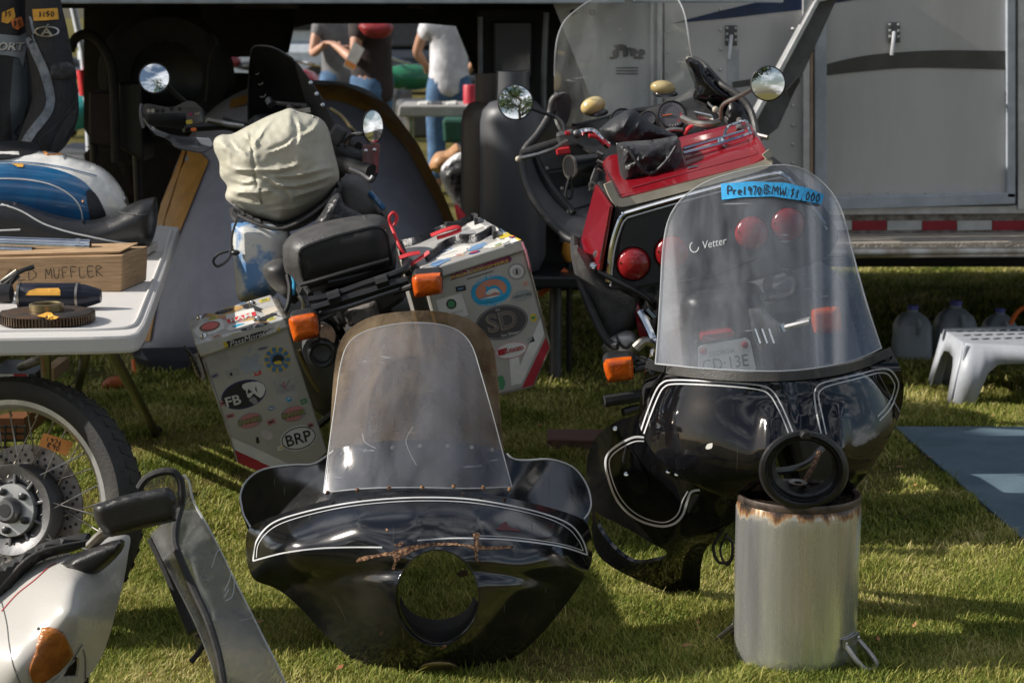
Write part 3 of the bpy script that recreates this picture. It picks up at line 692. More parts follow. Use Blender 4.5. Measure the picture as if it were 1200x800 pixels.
# printed logo patch, dark lettering too worn to read
bm = bmesh.new(); rr = random.Random(4)
for cx_, cy_, a, b_ in ((727, 55, 9, 3), (722, 62, 5, 6), (733, 62, 4, 7), (742, 62, 5, 6), (751, 62, 5, 5), (735, 58, 14, 2), (719, 68, 5, 2), (748, 68, 7, 2)):
    pl = [(cx_ + a * cos(q) * rr.uniform(.7, 1.15), cy_ + b_ * sin(q) * rr.uniform(.6, 1.2)) for q in [k * pi / 7 for k in range(14)]]
    b2 = decal(T_tr, pl, 4, .001 + .0008 * rr.random()); me_ = bpy.data.meshes.new('x'); b2.to_mesh(me_); bm.from_mesh(me_); b2.free()
obj('worn_logo', bm, M['dark_stripe'], tr, smooth=False)
for k in range(3):
    obj('small_print', decal(T_tr, [(722, 79 + 3.4 * k), (748, 79 + 3.4 * k), (748, 80.6 + 3.4 * k), (722, 80.6 + 3.4 * k)], 9), M['dark_stripe'], tr, smooth=False)
# rivets, knobs, latches
def rivet(px, py, r=.007, dy=-.026, mat='trim_alu', name='rivet', par=None):
    return obj(name, lathe([(r, 0), (r * .9, r * .4), (r * .5, r * .7), (0, r * .8)], wr(px, py, dy), (0, -1, 0), 8), M[mat], par or tr)
for py in (11, 35, 58, 82): rivet(844, py)
for px in range(790, 940, 18): rivet(px, 236, .005)
for px in range(975, 1180, 22): rivet(px, 226, .005, -.04)
for py in range(-10, 230, 24): rivet(783, py, .005)
for py in (34, 67, 124, 147, 169, 191): rivet(929, py)
for px in (672, 694): rivet(px, 15, .014, -.03, 'dark_stripe', 'vent_knob')
def latch(px, py, par, dy):
    o = panel('latch_plate', [(px - 7, py - 12), (px + 7, py - 12), (px + 7, py + 12), (px - 7, py + 12)], M['dark_alloy'], dy, .008, par, bevel=.003)
    for a in (-1, 1):
        for b_ in (-9, -2, 5): obj('screw', lathe([(.006, 0), (.005, .005), (0, .006)], wr(px + a * 5, py + b_, dy), (0, -1, 0), 8), M['trim_alu'], o)
    obj('handle', TB([wr(px, py, dy - .01), wr(px - 1, py + 10, dy - .03), wr(px - 3, py + 27, dy - .035)], .008, 8), M['trim_alu'], o)
latch(857, 42, tr, -.03); latch(1048, 38, tr, -.055)
panel('faded_patch', [(852, 58), (866, 58), (866, 110), (852, 110)], pm('faded_skin', (.43, .45, .48), .4, .2), -.0222, .002)
# lower edge: dark sill, reflective tape, lower rail
panel('sill', [(745, 245), (1260, 240), (1260, 250), (745, 254)], M['trim_alu'], -.03, .05, bevel=.004)
panel('lower_rail', [(700, 254), (1260, 250), (1260, 282), (700, 284)], pm('weathered_rail', (.30, .28, .25), .5, .3, scale=30, col2=(.14, .11, .09)), .0, .04)
k = 0; x = 958
while x < 1250:
    panel('reflective_tape', [(x, 259), (x + 40, 258.3), (x + 40, 269.3), (x, 270)], M['st_white'] if k % 2 == 0 else M['st_red'], -.004, .003); x += 41; k += 1
# running step: tread plate and round edge bar
stp = obj('running_step', PR([(952, 286), (1260, 283), (1260, 292), (952, 296)], TY - .42, (0, .36, 0)), pm('tread_plate', (.42, .38, .32), .55, .4, bump=1, bscale=70, bdist=.01), tr, smooth=False)
obj('edge_bar', TB([W(952, 297, TY - .45), W(1260, 295, TY - .45)], .022, 12), M['steel'], tr)
# dark underframe and the tyres of the trailer are behind the step
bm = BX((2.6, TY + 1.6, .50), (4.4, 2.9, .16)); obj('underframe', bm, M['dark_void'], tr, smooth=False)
for xx in (3.05, 3.95):
    obj('trailer_tyre', lathe([(.20, -.1), (.33, -.11), (.37, -.07), (.37, .07), (.33, .11), (.20, .1)], (xx, TY + .35, .37), (0, 1, 0), 32, closed_prof=True), M['tyre'], tr)
    obj('trailer_wheel', lathe([(0, .04), (.12, .04), (.19, 0), (.205, -.08), (.205, .08), (.19, .1), (0, .1)], (xx, TY + .35, .37), (0, 1, 0), 24), M['steel'], tr)
# raised nose (gooseneck) at the left, seen from below: floor slab, pale bottom rail, dark underside ribs
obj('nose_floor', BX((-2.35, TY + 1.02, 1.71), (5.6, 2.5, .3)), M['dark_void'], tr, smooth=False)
obj('nose_body', BX((-2.35, TY + 1.28, 2.4), (5.2, 2.4, 1.05)), M['trailer'], tr, smooth=False)
zr = W(400, 4, TY - .26).z
obj('nose_rail', BX((-2.6 + .55, TY - .27, zr + .02), (5.0, .05, .045)), M['trim_blue'], tr, smooth=False, bevel=.006)
obj('nose_rail', BX((.78, TY - .27, zr + .024), (.60, .05, .045)), M['trim_blue'], tr, smooth=False, bevel=.006)
for k in range(6): obj('floor_rib', BX((-.4 - k * .7, TY + 1, 1.535), (.05, 2.3, .05)), M['dark_brown'], tr, smooth=False)
# front bulkhead of the low body: dark recess with door opening, between cylinders and pale skin
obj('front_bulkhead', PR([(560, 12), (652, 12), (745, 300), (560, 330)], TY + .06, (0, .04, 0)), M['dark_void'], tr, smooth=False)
obj('bulkhead_locker', PR([(578, 25), (624, 25), (624, 92), (578, 92)], TY + .02, (0, .05, 0)), M['black_metal'], tr, smooth=False, bevel=.01)
obj('bulkhead_post', TB([W(563, 20, TY - .02), W(563, 90, TY - .02)], .012, 8), M['dark_alloy'], tr)
obj('bulkhead_pipe', TB([W(640, 15, TY - .03), W(637, 110, TY - .03), W(640, 250, TY - .03)], .014, 8, 4), M['dark_alloy'], tr)
obj('bulkhead_door', PR([(660, 150), (700, 150), (735, 285), (655, 285)], TY - .01, (0, .04, 0)), M['cyl'], tr, smooth=False, bevel=.01)
# hanging skirt strut: the long diagonal ramp arm leaning over the skin
arm = thing('ramp_arm', 'long diagonal dark steel ramp arm with bright upper edge leaning against the trailer skin', 'strut', tuple(G(860, 330)))
obj('beam', PR([(957, -10), (985, -10), (912, 150), (880, 175), (872, 168)], TY - .35, (0, .07, 0)), M['dark_alloy'], arm, smooth=False, bevel=.004)
obj('flange', PR([(955, 2), (962, 0), (874, 166), (868, 164)], TY - .40, (0, .14, 0)), M['trim_alu'], arm, smooth=False, bevel=.003)
obj('flange', PR([(957, -16), (988, -16), (986, -4), (956, 4)], TY - .40, (0, .14, 0)), M['trim_alu'], arm, smooth=False, bevel=.003)
obj('beam_foot', TB([W(885, 160, TY - .32), W(820, 300, TY - .34), V((W(780, 395, TY - .36).x, TY - .36, .02))], .03, 8), M['dark_alloy'], arm)
obj('hook', PR([(925, 118), (938, 95), (936, 90), (922, 106)], TY - .44, (0, .04, 0)), M['black_metal'], arm, smooth=False)

# ---- dark tarpaulin hung under the nose, with the openings the show field is seen through
wb = thing('hanging_tarpaulin', 'dark brown tarpaulin hung under the trailer nose behind the tent', 'tarpaulin', (-1.8, 10.6, 0))
YT = 10.6
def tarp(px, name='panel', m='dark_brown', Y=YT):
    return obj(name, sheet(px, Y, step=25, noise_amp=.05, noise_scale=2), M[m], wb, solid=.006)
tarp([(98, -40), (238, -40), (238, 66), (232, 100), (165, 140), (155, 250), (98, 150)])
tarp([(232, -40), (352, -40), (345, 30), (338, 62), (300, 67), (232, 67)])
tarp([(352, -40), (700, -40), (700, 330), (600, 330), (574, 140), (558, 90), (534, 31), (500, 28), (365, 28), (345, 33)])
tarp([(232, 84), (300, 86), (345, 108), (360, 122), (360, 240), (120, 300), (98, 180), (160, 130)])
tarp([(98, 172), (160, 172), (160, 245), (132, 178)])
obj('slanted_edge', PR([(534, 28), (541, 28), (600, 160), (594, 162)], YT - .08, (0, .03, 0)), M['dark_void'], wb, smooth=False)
# hoses and a black wheel hanging in the shade under the nose
hs = thing('hanging_hose', 'black hose looped down from the trailer nose near the riding gear', 'hose', tuple(W(110, 130, 9.4)))
obj('hose', TB([W(82, 60, 9.4), W(90, 44, 9.4), W(108, 42, 9.4), W(128, 68, 9.4), (W(134, 110, 9.4)), W(136, 190, 9.4)], .022, 8, 6), M['rubber'], hs)
hs2 = thing('hanging_hose', 'thin black hose bundle with hook hanging under the nose by the round mirror', 'hose', tuple(W(245, 60, 9.4)))
obj('hose', TB([W(241, 48, 9.4), W(250, 42, 9.4), W(256, 52, 9.4), W(248, 66, 9.4), W(242, 120, 9.4)], .012, 8, 6), M['rubber'], hs2)
sp = thing('spare_wheel', 'black spare wheel stowed in the dark under the trailer nose', 'wheel', tuple(W(200, 240, 9.8)))
obj('tyre', lathe([(.17, -.08), (.28, -.09), (.32, -.05), (.32, .05), (.28, .09), (.17, .08)], W(195, 90, 9.8), (0.2, -1, 0), 32, closed_prof=True), M['tyre'], sp)
obj('rim', lathe([(0, .02), (.1, .02), (.17, .06), (.17, -.06), (0, -.04)], W(195, 90, 9.8), (0.2, -1, 0), 24), M['black_metal'], sp)
stn = thing('locker_box', 'dark brown locker box standing under the trailer nose left of the tent', 'box', tuple(W(130, 300, 9.6)))
obj('locker', PR([(104, 108), (140, 108), (140, 172), (104, 170)], 9.6, (0, .4, 0)), pm('dark_maroon_box', (.035, .02, .017), .6), stn, smooth=False, bevel=.01)
obj('locker_shelf', PR([(138, 98), (166, 96), (168, 190), (138, 172)], 9.5, (0, .3, 0)), M['black_metal'], stn, smooth=False, bevel=.01)
for px in (110, 160): obj('leg', TB([W(px, 170, 9.6), V((W(px, 170, 9.6).x, 9.65, .0))], .02, 8), M['black_metal'], stn)

# ---- grey gas cylinders on the tongue
def cylinder(px0, px1, py, Y, label, mat):
    Y -= .45; c = W((px0 + px1) / 2, py, Y); r = (px1 - px0) / 2 * Y / FPX; zt = c.z; 
    t = thing('gas_cylinder', label, 'gas cylinder', (c.x, Y, .42), 'grey gas cylinders on the trailer tongue')
    obj('shell', lathe([(0, .45), (r * .8, .46), (r, .52), (r, zt - .09), (r * .93, zt - .045), (r * .72, zt - .012), (r * .4, zt), (0, zt)], (c.x, Y, 0), (0, 0, 1), 36), M[mat], t)
    obj('collar', lathe([(r * .5, zt - .01), (r * .5, zt + .11), (r * .46, zt + .11), (r * .46, zt - .01)], (c.x, Y, 0), (0, 0, 1), 24, closed_prof=True), M[mat], t)
    obj('valve', TB([(c.x, Y, zt), (c.x, Y, zt + .07)], .02, 8), M['brass'], t)
cylinder(540, 608, 118, 8.95, 'brownish grey gas cylinder behind the right pannier, left of its twin', 'cyl_brown')
cylinder(562, 640, 116, 8.75, 'blue-grey gas cylinder just left of the red tourer fairing, in front of its twin', 'cyl')
cr2 = thing('cylinder_tray', 'dark steel tongue carrying the two gas cylinders', 'trailer tongue', (-.05, 8.45, 0))
obj('tray', BX((-.02, 8.40, .425), (.75, .5, .05)), M['black_metal'], cr2, smooth=False, bevel=.01)
obj('jack_post', TB([(.18, 8.35, 0), (.18, 8.35, .42)], .025, 10), M['dark_alloy'], cr2)
obj('tongue_beam', TB([(-.7, 8.45, .38), (.9, 8.6, .38)], .04, 8), M['black_metal'], cr2)

# ---- water jugs in the shade under the trailer
def jug(px, w_, py, label, Y):
    b = G(px, py); s = w_ * b.y / FPX / 2; t = thing('water_jug', label, 'jug', tuple(b), 'water jugs under the trailer'); hgt = s * 2.75
    bm = bmesh.new(); rings = []
    for z, k in ((0, .9), (.02, 1), (.35, 1), (.42, .97), (.62, .98), (.75, .8), (.86, .48), (.9, .25), (.96, .23)):
        rings.append([bm.verts.new(b + V((s * k * (abs(cos(a)) ** .5) * (1 if cos(a) > 0 else -1), s * k * (abs(sin(a)) ** .5) * (1 if sin(a) > 0 else -1), z * hgt))) for a in [2 * pi * q / 24 for q in range(24)]])
    for i in range(len(rings) - 1):
        for k in range(24): bm.faces.new((rings[i][k], rings[i][(k + 1) % 24], rings[i + 1][(k + 1) % 24], rings[i + 1][k]))
    bm.faces.new(rings[0][::-1]); bm.faces.new(rings[-1])
    obj('bottle', bm, M['jug'], t)
    obj('cap', lathe([(s * .3, .94 * hgt), (s * .3, 1.02 * hgt), (0, 1.02 * hgt)], b, (0, 0, 1), 16), M['jug_cap'], t)
    obj('handle', TB([b + V((s * .1, -s * .98, hgt * .8)), b + V((s * .15, -s * 1.12, hgt * .68)), b + V((s * .12, -s * 1.0, hgt * .5))], s * .12, 8, 4), M['jug'], t)
jug(1068, 45, 419, 'milky water jug nearest the hazy windshield, left of the other two', 8.9)
jug(1118, 48, 418, 'milky water jug in the middle, just behind the corner of the plastic step stool', 8.9)
jug(1170, 40, 416, 'rightmost milky water jug behind the stool top', 8.9)
g = thing('tie_down_cord', 'orange tie-down cord in the dark behind the stool', 'cord', tuple(G(1195, 416)))
obj('cord', TB([W(1184, 380, 8.7), W(1192, 366, 8.7), W(1204, 358, 8.7)], .010, 8, 4), M['orange'], g)

# ---- plastic step stool
st = thing('step_stool', 'pale grey plastic step stool with slotted top standing on the grass', 'stool', tuple(G(1150, 462)))
zt = .235
def onz(px, py, z): return G(px, py, z)
top = [onz(1106, 385, zt), onz(1262, 381, zt), onz(1280, 409, zt), onz(1131, 402, zt)]
bm = bmesh.new(); prism(bm, top, (0, 0, -.012)); stt = obj('stool_top', bm, M['white_plastic'], st, smooth=False, bevel=.005)
u = (top[1] - top[0]); v = (top[3] - top[0])
for i in range(11):
    for j in range(3):
        c = top[0] + u * (.08 + .08 * i + .012 * j) + v * (.24 + .27 * j); obj('slot', BX(c + V((0, 0, .0015)), (.030, .011, .003), (0, 0, .5)), M['st_black'], st, smooth=False)
def drop(p, q, a, b_, arch, out=.0):           # side skirt between two legs with an arch cut out
    d = (q - p); n = 14; bm = bmesh.new(); nrm = V((d.y, -d.x, 0)).normalized(); U, Lw = [], []
    for i in range(n + 1):
        t = i / n; tt = min(t, 1 - t) * 2
        e = min(1, max(0, (tt - .30) / .16)); hz = (1 - e ** 1.0) * -zt + e * (-arch - .02 * (1 - tt))
        U.append(bm.verts.new(p + d * t)); Lw.append(bm.verts.new(p + d * t + V((0, 0, hz)) + nrm * .05 * abs(hz) / zt + d * (t - .5) * .12 * abs(hz) / zt))
    for i in range(n): bm.faces.new((U[i], U[i + 1], Lw[i + 1], Lw[i]))
    return bm
cen = (top[0] + top[2]) / 2
for p_ in top:
    o_ = (p_ - cen); o_.z = 0; o_.normalize(); c1 = p_ - o_ * .022; c2 = p_ + o_ * .03; s1, s2 = .024, .019
    obj('leg', loft(bmesh.new(), [(c1.x + a * s1, c1.y + b_ * s1, zt - .004) for a, b_ in ((-1, -1), (1, -1), (1, 1), (-1, 1))], [(c2.x + a * s2, c2.y + b_ * s2, 0) for a, b_ in ((-1, -1), (1, -1), (1, 1), (-1, 1))]), M['white_plastic'], st, smooth=False, bevel=.008)
for (a, b_) in ((3, 2), (0, 3), (1, 0), (2, 1)):
    obj('side_skirt', drop(top[a], top[b_], 0, 0, .065), M['white_plastic'], st, solid=.006)

# ---- blue mat and board
tag(obj('blue_mat', prism(bmesh.new(), [G(*p) + V((0, 0, .012)) for p in MATP], (0, 0, -.012)), M['mat'], smooth=False, bevel=.003), 'dusty blue rubber mat laid on the grass at the right', 'mat')
bd = tag(obj('board', prism(bmesh.new(), [G(641, 515) + V((0, 0, .04)), G(760, 516) + V((0, 0, .04)), G(760, 530) + V((0, 0, .04)), G(641, 528) + V((0, 0, .04))], (0, 0, -.035)), M['wood'], smooth=False, bevel=.004), 'weathered reddish brown board lying on the grass between the two fairings', 'board')

# ---- tent
tent = thing('dome_tent', 'grey dome tent with yellow-brown edge bands pitched under the trailer nose', 'tent', tuple(W(350, 430, 9.0).xy) + (0,))
to = [(150, 434), (162, 330), (185, 230), (215, 160), (250, 120), (300, 100), (360, 94), (420, 100), (450, 118), (490, 170), (520, 230), (545, 290), (560, 330), (578, 400), (582, 434)]
to_s = [tuple(p) for p in sm([(150, 432), (150, 432), (168, 330), (192, 235), (222, 160), (262, 118), (310, 99), (370, 94), (420, 101), (452, 122), (490, 172), (522, 235), (548, 300), (572, 380), (582, 432), (582, 432)], 4, False)]
TYf = tps([(150, 432, 8.8), (582, 432, 8.8), (360, 432, 8.5), (360, 94, 9.3), (360, 250, 8.75), (220, 160, 9.2), (490, 170, 9.2), (200, 330, 8.8), (530, 330, 8.8), (300, 350, 8.55), (430, 350, 8.55)])
canopy = obj('canopy', pillow(to_s, lambda x, y: TYf(x, y) + .35, .35, 1.0, 60, 14), M['tent_grey'], tent)
T_t = bvh(canopy)
obj('edge_band', decal(T_t, [(452, 124), (488, 172), (519, 235), (546, 300), (556, 335), (546, 335), (535, 300), (508, 238), (476, 178), (440, 138), (400, 122), (330, 114), (270, 130), (272, 120), (330, 101), (400, 103)], 10, .014), M['tent_yellow'], tent)
obj('edge_band', decal(T_t, [(164, 405), (170, 330), (192, 240), (222, 165), (226, 160), (214, 200), (198, 250), (178, 330), (168, 405)], 10, .014), M['tent_yellow'], tent)
obj('door_panel', decal(T_t, [(165, 400), (172, 330), (192, 240), (222, 165), (246, 190), (222, 250), (205, 290), (190, 330), (178, 400)], 10, .010), M['tent_yellow'], tent)
obj('groundsheet', pillow([(152, 408), (250, 406), (400, 410), (560, 414), (585, 436), (400, 446), (250, 448), (170, 446)], 8.62, .12, .6, 12, 12), M['tent_dark'], tent)
obj('guy_line', TB([W(156, 422, 8.5), W(158, 436, 8.45), W(166, 449, 8.4)], .008, 6, 4), M['orange'], tent)
bg_ = thing('orange_stuff_sack', 'small orange stuff sack lying by the tent corner under the table', 'bag', tuple(G(140, 452)))
obj('sack', pillow([tuple(p) for p in sm([(122, 446), (135, 440), (152, 444), (156, 452), (140, 458), (120, 456)], 4)], 8.1, .05, .08, 8, 4), pm('orange_brown_nylon', (.35, .08, .015), .7), bg_)
# ================================================================ PEOPLE AND THE SHOW FIELD BEHIND
def skin_mesh(chains, sub=1):
    """chains: list of [(co, r), ...]; chains after the first start on a shared index (co given as int = vertex of the body)"""
    vs_, es, rs_ = [], [], []
    for ch in chains:
        prev = None
        for co, r in ch:
            if isinstance(co, int): prev = co; continue
            vs_.append(V(co)); rs_.append(r); i = len(vs_) - 1
            if prev is not None: es.append((prev, i))
            prev = i
    me = bpy.data.meshes.new('b'); me.from_pydata(vs_, es, []); o = bpy.data.objects.new('b', me); COL.objects.link(o)
    m = o.modifiers.new('s', 'SKIN'); m.use_smooth_shade = True
    for i, r in enumerate(rs_): me.skin_vertices[0].data[i].radius = (r, r) if not isinstance(r, tuple) else r
    me.skin_vertices[0].data[0].use_root = True
    s = o.modifiers.new('u', 'SUBSURF'); s.levels = sub; s.render_levels = sub
    dg = bpy.context.evaluated_depsgraph_get(); dg.update(); m2 = bpy.data.meshes.new_from_object(o.evaluated_get(dg))
    bm = bmesh.new(); bm.from_mesh(m2); bpy.data.objects.remove(o); bpy.data.meshes.remove(m2); bpy.data.meshes.remove(me)
    return bm
def person(loc, yaw, label, shirt, elbows, hands, hair='hair', lean=0, sleeve=.5, hgt=1.75):
    """elbows/hands: left,right joint positions in the body frame (x right, y forward, z up) for a 1.75 m person"""
    t = thing('person', label, 'person', loc); k = hgt / 1.75
    Mx = Matrix.Translation(V(loc)) @ Matrix.Rotation(yaw, 4, 'Z') @ Matrix.Rotation(lean, 4, 'X') @ Matrix.Scale(k, 4)
    X = lambda p: Mx @ V(p)
    body = [[(X((0, 0, .93)), (.13, .10)), (X((0, 0, 1.08)), (.14, .105)), (X((0, .01, 1.25)), (.155, .115)), (X((0, 0, 1.40)), (.12, .09)), (X((0, 0, 1.48)), .055), (X((0, .01, 1.54)), .055), (X((0, .02, 1.61)), (.075, .09)), (X((0, .02, 1.70)), (.07, .085))]]
    n = 8
    for s, e, h in ((-1, elbows[0], hands[0]), (1, elbows[1], hands[1])):
        e, h = V(e), V(h); d = (h - e).normalized(); si = V((0, 0, 1)).cross(d); si = si.normalized() if si.length > .1 else V((1, 0, 0)); dn = d.cross(si)
        body.append([(3, 0), (X((s * .17, 0, 1.40)), .06), (X((V((s * .19, 0, 1.38)) + e) / 2), .05), (X(e), .042), (X((e + h) / 2), .04), (X(h), .028), (X(h + d * .05), (.042, .02))]); n += 6
        palm = n - 1
        for f, (off, L_) in enumerate(((-.03, .06), (-.01, .075), (.01, .07), (.03, .055))):
            b0 = h + d * .085 + si * off
            body.append([(palm, 0), (X(b0), .0095), (X(b0 + d * L_ * .5 - dn * .008), .009), (X(b0 + d * L_ * .9 - dn * .03), .008)]); n += 3
        body.append([(palm, 0), (X(h + d * .06 + si * .05 * s), .011), (X(h + d * .10 + si * .065 * s), .010)]); n += 2
    for s in (-1, 1):
        body.append([(0, 0), (X((s * .095, 0, .86)), .10), (X((s * .10, .01, .5)), .065), (X((s * .10, -.02, .3)), .06), (X((s * .10, -.02, .09)), .042), (X((s * .11, .05, .05)), (.04, .035)), (X((s * .115, .15, .035)), (.04, .025))]); n += 6
    bm = skin_mesh(body, 2); obj('body', bm, M['skin'], t)
    hd = [X((0, .01, 1.70)), X((0, .01, 1.66))]
    ux, uy, uz = (Mx.to_3x3() @ V((1, 0, 0))).normalized(), (Mx.to_3x3() @ V((0, 1, 0))).normalized(), (Mx.to_3x3() @ V((0, 0, 1))).normalized()
    obj('hair', ell(bmesh.new(), X((0, -.015, 1.705)), (.093 * k, .107 * k, .095 * k), (ux, uy, uz)), M[hair], t)
    fb = bmesh.new()
    for s in (-1, 1):
        ell(fb, X((s * .03, .10, 1.665)), (.012, .008, .007), (ux, uy, uz), 8, 6); ell(fb, X((s * .085, .01, 1.65)), (.012, .02, .03), (ux, uy, uz), 8, 6)
    ell(fb, X((0, .118, 1.64)), (.013, .018, .022), (ux, uy, uz), 8, 6); ell(fb, X((0, .105, 1.60)), (.024, .008, .007), (ux, uy, uz), 8, 6)
    obj('face', fb, M['skin'], t)
    # shirt and jeans as looser skins over the body
    sc = [[(X((0, 0, .76)), (.19, .15)), (X((0, 0, .92)), (.185, .14)), (X((0, 0, 1.08)), (.17, .13)), (X((0, .01, 1.25)), (.18, .135)), (X((0, 0, 1.40)), (.135, .10)), (X((0, 0, 1.455)), (.075, .07))]]
    for s, e in ((-1, V(elbows[0])), (1, V(elbows[1]))):
        p = V((s * .19, 0, 1.37)); sc.append([(4, 0), (X((s * .17, 0, 1.39)), .085), (X(p + (e - p) * sleeve), .075)])
    bm = skin_mesh(sc, 2); obj('shirt', bm, M[shirt], t)
    jc = [[(X((0, 0, 1.08)), (.18, .14)), (X((0, 0, .88)), (.17, .135))]]
    for s in (-1, 1): jc.append([(1, 0), (X((s * .10, 0, .78)), .115), (X((s * .105, .01, .48)), .085), (X((s * .105, -.01, .10)), .075)])
    bm = skin_mesh(jc, 2); obj('jeans', bm, M['jeans'], t)
    sh = bmesh.new()
    for s in (-1, 1): ell(sh, X((s * .11, .06, .04)), (.052, .14, .045), (ux, uy, uz), 14, 8)
    obj('shoes', sh, M['black_plastic'], t)
    return t
def gx(px, Y): return W(px, 100, Y).x
person((gx(526, 17), 17, 0), 0.1, 'man in white T-shirt and blue jeans seen from behind above the tent', 'white_shirt', ((-.26, .10, 1.16), (.28, .12, 1.15)), ((-.18, .30, 1.05), (.20, .32, 1.02)), lean=.03)
person((gx(436, 16), 16, 0), 1.0, 'person in dark brown shirt and jeans standing left of the man in white', 'dark_shirt', ((-.24, -.02, 1.12), (.26, .05, 1.13)), ((-.16, .20, 1.22), (.14, .28, 1.2)))
person((gx(398, 18.5), 18.5, 0), pi + .3, 'person in a grey shirt farther back, half hidden by the dark screen', 'grey_shirt', ((-.25, .02, 1.12), (.25, .05, 1.12)), ((-.2, .26, 1.15), (.2, .26, 1.2)))
lf = tag(obj('leaflet', PR([(402, 78), (415, 49), (427, 58), (413, 84)], 15.6, (0, .01, 0)), M['paper'], smooth=False), 'white leaflet with orange print held up in the opening', 'leaflet')
p_ = obj('printed_band', PR([(404, 76), (406, 70), (418, 77), (415, 82)], 15.585, (0, .01, 0)), M['tag'], lf, smooth=False)
tag(obj('red_bag', pillow([tuple(p) for p in sm([(421, 29), (440, 24), (460, 29), (458, 40), (448, 45), (432, 44), (424, 38)], 4)], 15.7, .1, .1, 10, 4), flat('dark_red_cloth', (.25, .015, .02))), 'dark red bag held against the dark brown shirt', 'bag')
# background motorcycles (small and soft in the picture)
def small_bike(x, y, yaw, label, col, s=1.0):
    t = thing('distant_motorcycle', label, 'motorcycle', (x, y, 0), 'motorcycles parked on the show field')
    Mx = Matrix.Translation((x, y, 0)) @ Matrix.Rotation(yaw, 4, 'Z') @ Matrix.Rotation(-.12, 4, 'Y') @ Matrix.Scale(s, 4); X = lambda *p: Mx @ V(p)
    ax = (Mx.to_3x3() @ V((1, 0, 0))).normalized()
    for yy in (-.72, .72):
        obj('tyre', lathe([(.24, -.05), (.30, -.055), (.325, 0), (.30, .055), (.24, .05)], X(0, yy, .32), ax, 24, closed_prof=True), M['tyre'], t)
        obj('wheel_rim', lathe([(.22, -.03), (.245, -.035), (.245, .035), (.22, .03)], X(0, yy, .32), ax, 24, closed_prof=True), M['steel'], t)
        b = bmesh.new()
        for k in range(8):
            a = k * pi / 4; tube(b, [X(0, yy, .32), X(0, yy + .23 * cos(a), .32 + .23 * sin(a))], .006, 5)
        obj('spokes', b, M['steel'], t)
    ay = (Mx.to_3x3() @ V((0, 1, 0))).normalized(); az = ax.cross(ay)
    obj('fuel_tank', ell(bmesh.new(), X(0, .18, .86), (.15, .30, .13), (ax, ay, az)), col, t)
    obj('seat', ell(bmesh.new(), X(0, -.38, .80), (.13, .36, .07), (ax, ay, az)), M['vinyl'], t)
    obj('engine', BX(X(0, .08, .45), (.45, .38, .34), axes=(ax, ay, az)), M['dark_alloy'], t, bevel=.05)
    b = bmesh.new()
    for s_ in (-.07, .07): tube(b, [X(s_, .72, .32), X(s_, .48, .98)], .022, 8)
    obj('fork', b, M['chrome'], t)
    obj('handlebar', TB([X(-.38, .28, 1.05), X(-.2, .42, 1.08), X(.2, .42, 1.08), X(.38, .28, 1.05)], .014, 6, 3), M['chrome'], t)
    obj('headlight', lathe([(0, -.12), (.07, -.08), (.09, 0), (.085, .02), (0, .03)], X(0, .58, .93), ay, 20), M['chrome'], t)
    obj('exhaust', TB([X(.17, .2, .32), X(.19, -.3, .28), X(.2, -.85, .34)], [.025] * 5 + [.045] * 4, 8, 4), M['chrome'], t)
    obj('mudguard', TB([X(0, -1.02, .5), X(0, -.9, .64), X(0, -.72, .69), X(0, -.5, .66)], .06, 8, 3), M['black_paint'], t)
small_bike(gx(352, 19), 19, 2.6, 'red motorcycle with shiny tank at the left of the opening', flat('shiny_red', (.5, .015, .02), .12))
small_bike(gx(468, 24), 24, 1.2, 'dark motorcycle parked between the two standing people', M['black_paint'])
small_bike(gx(500, 21), 20.5, 1.9, 'green motorcycle half behind the man in white', flat('bike_green', (.02, .16, .08), .2))
small_bike(gx(110, 13.5), 13.5, 1.3, 'motorcycle with teal tank seen left of the dark tarpaulin', flat('bike_teal', (.03, .28, .27), .25))
small_bike(gx(262, 26), 27, 1.5, 'distant motorcycle glimpsed in the slit left of the dark screen', flat('bike_maroon', (.2, .02, .03), .2))
small_bike(gx(95, 24), 24, .4, 'distant black motorcycle on the sunlit grass at the left edge', M['black_metal'])
# a white van and a canopy far behind
vn = thing('parked_van', 'pale blue-white van parked far behind, seen through the slit', 'van', (gx(275, 34), 34, 0))
obj('body', BX((gx(275, 34), 34, .62), (4.8, 1.9, .75)), flat('van_white', (.6, .65, .72)), vn, smooth=False, bevel=.15)
obj('cab', BX((gx(272, 34), 34, 1.35), (3.9, 1.7, .8)), flat('van_white', (.6, .65, .72)), vn, smooth=False, bevel=.2)
for k in (-1.2, 0, 1.2): obj('window', BX((gx(272, 34) + k, 33.13, 1.4), (1.0, .03, .42)), M['black_plastic'], vn, smooth=False, bevel=.01)
for k in (-1.5, 1.5): obj('tyre', lathe([(.16, -.1), (.32, -.1), (.34, 0), (.32, .1), (.16, .1)], (gx(275, 34) + k, 33.1, .34), (0, 1, 0), 24, closed_prof=True), M['tyre'], vn)
cr_ = thing('parked_car', 'dark blue-grey car parked behind the person in the brown shirt', 'car', (gx(470, 38), 38, 0))
obj('body', BX((gx(470, 38), 38, .55), (4.6, 1.8, .6)), flat('car_dark', (.03, .04, .055)), cr_, smooth=False, bevel=.18)
obj('cabin', loft(bmesh.new(), [(gx(470, 38) + a, 38 + b_, .84) for a, b_ in ((-1.5, -.85), (1.6, -.85), (1.6, .85), (-1.5, .85))], [(gx(470, 38) + a, 38 + b_, 1.42) for a, b_ in ((-.9, -.7), (1.1, -.7), (1.1, .7), (-.9, .7))]), M['black_plastic'], cr_, smooth=False, bevel=.05)
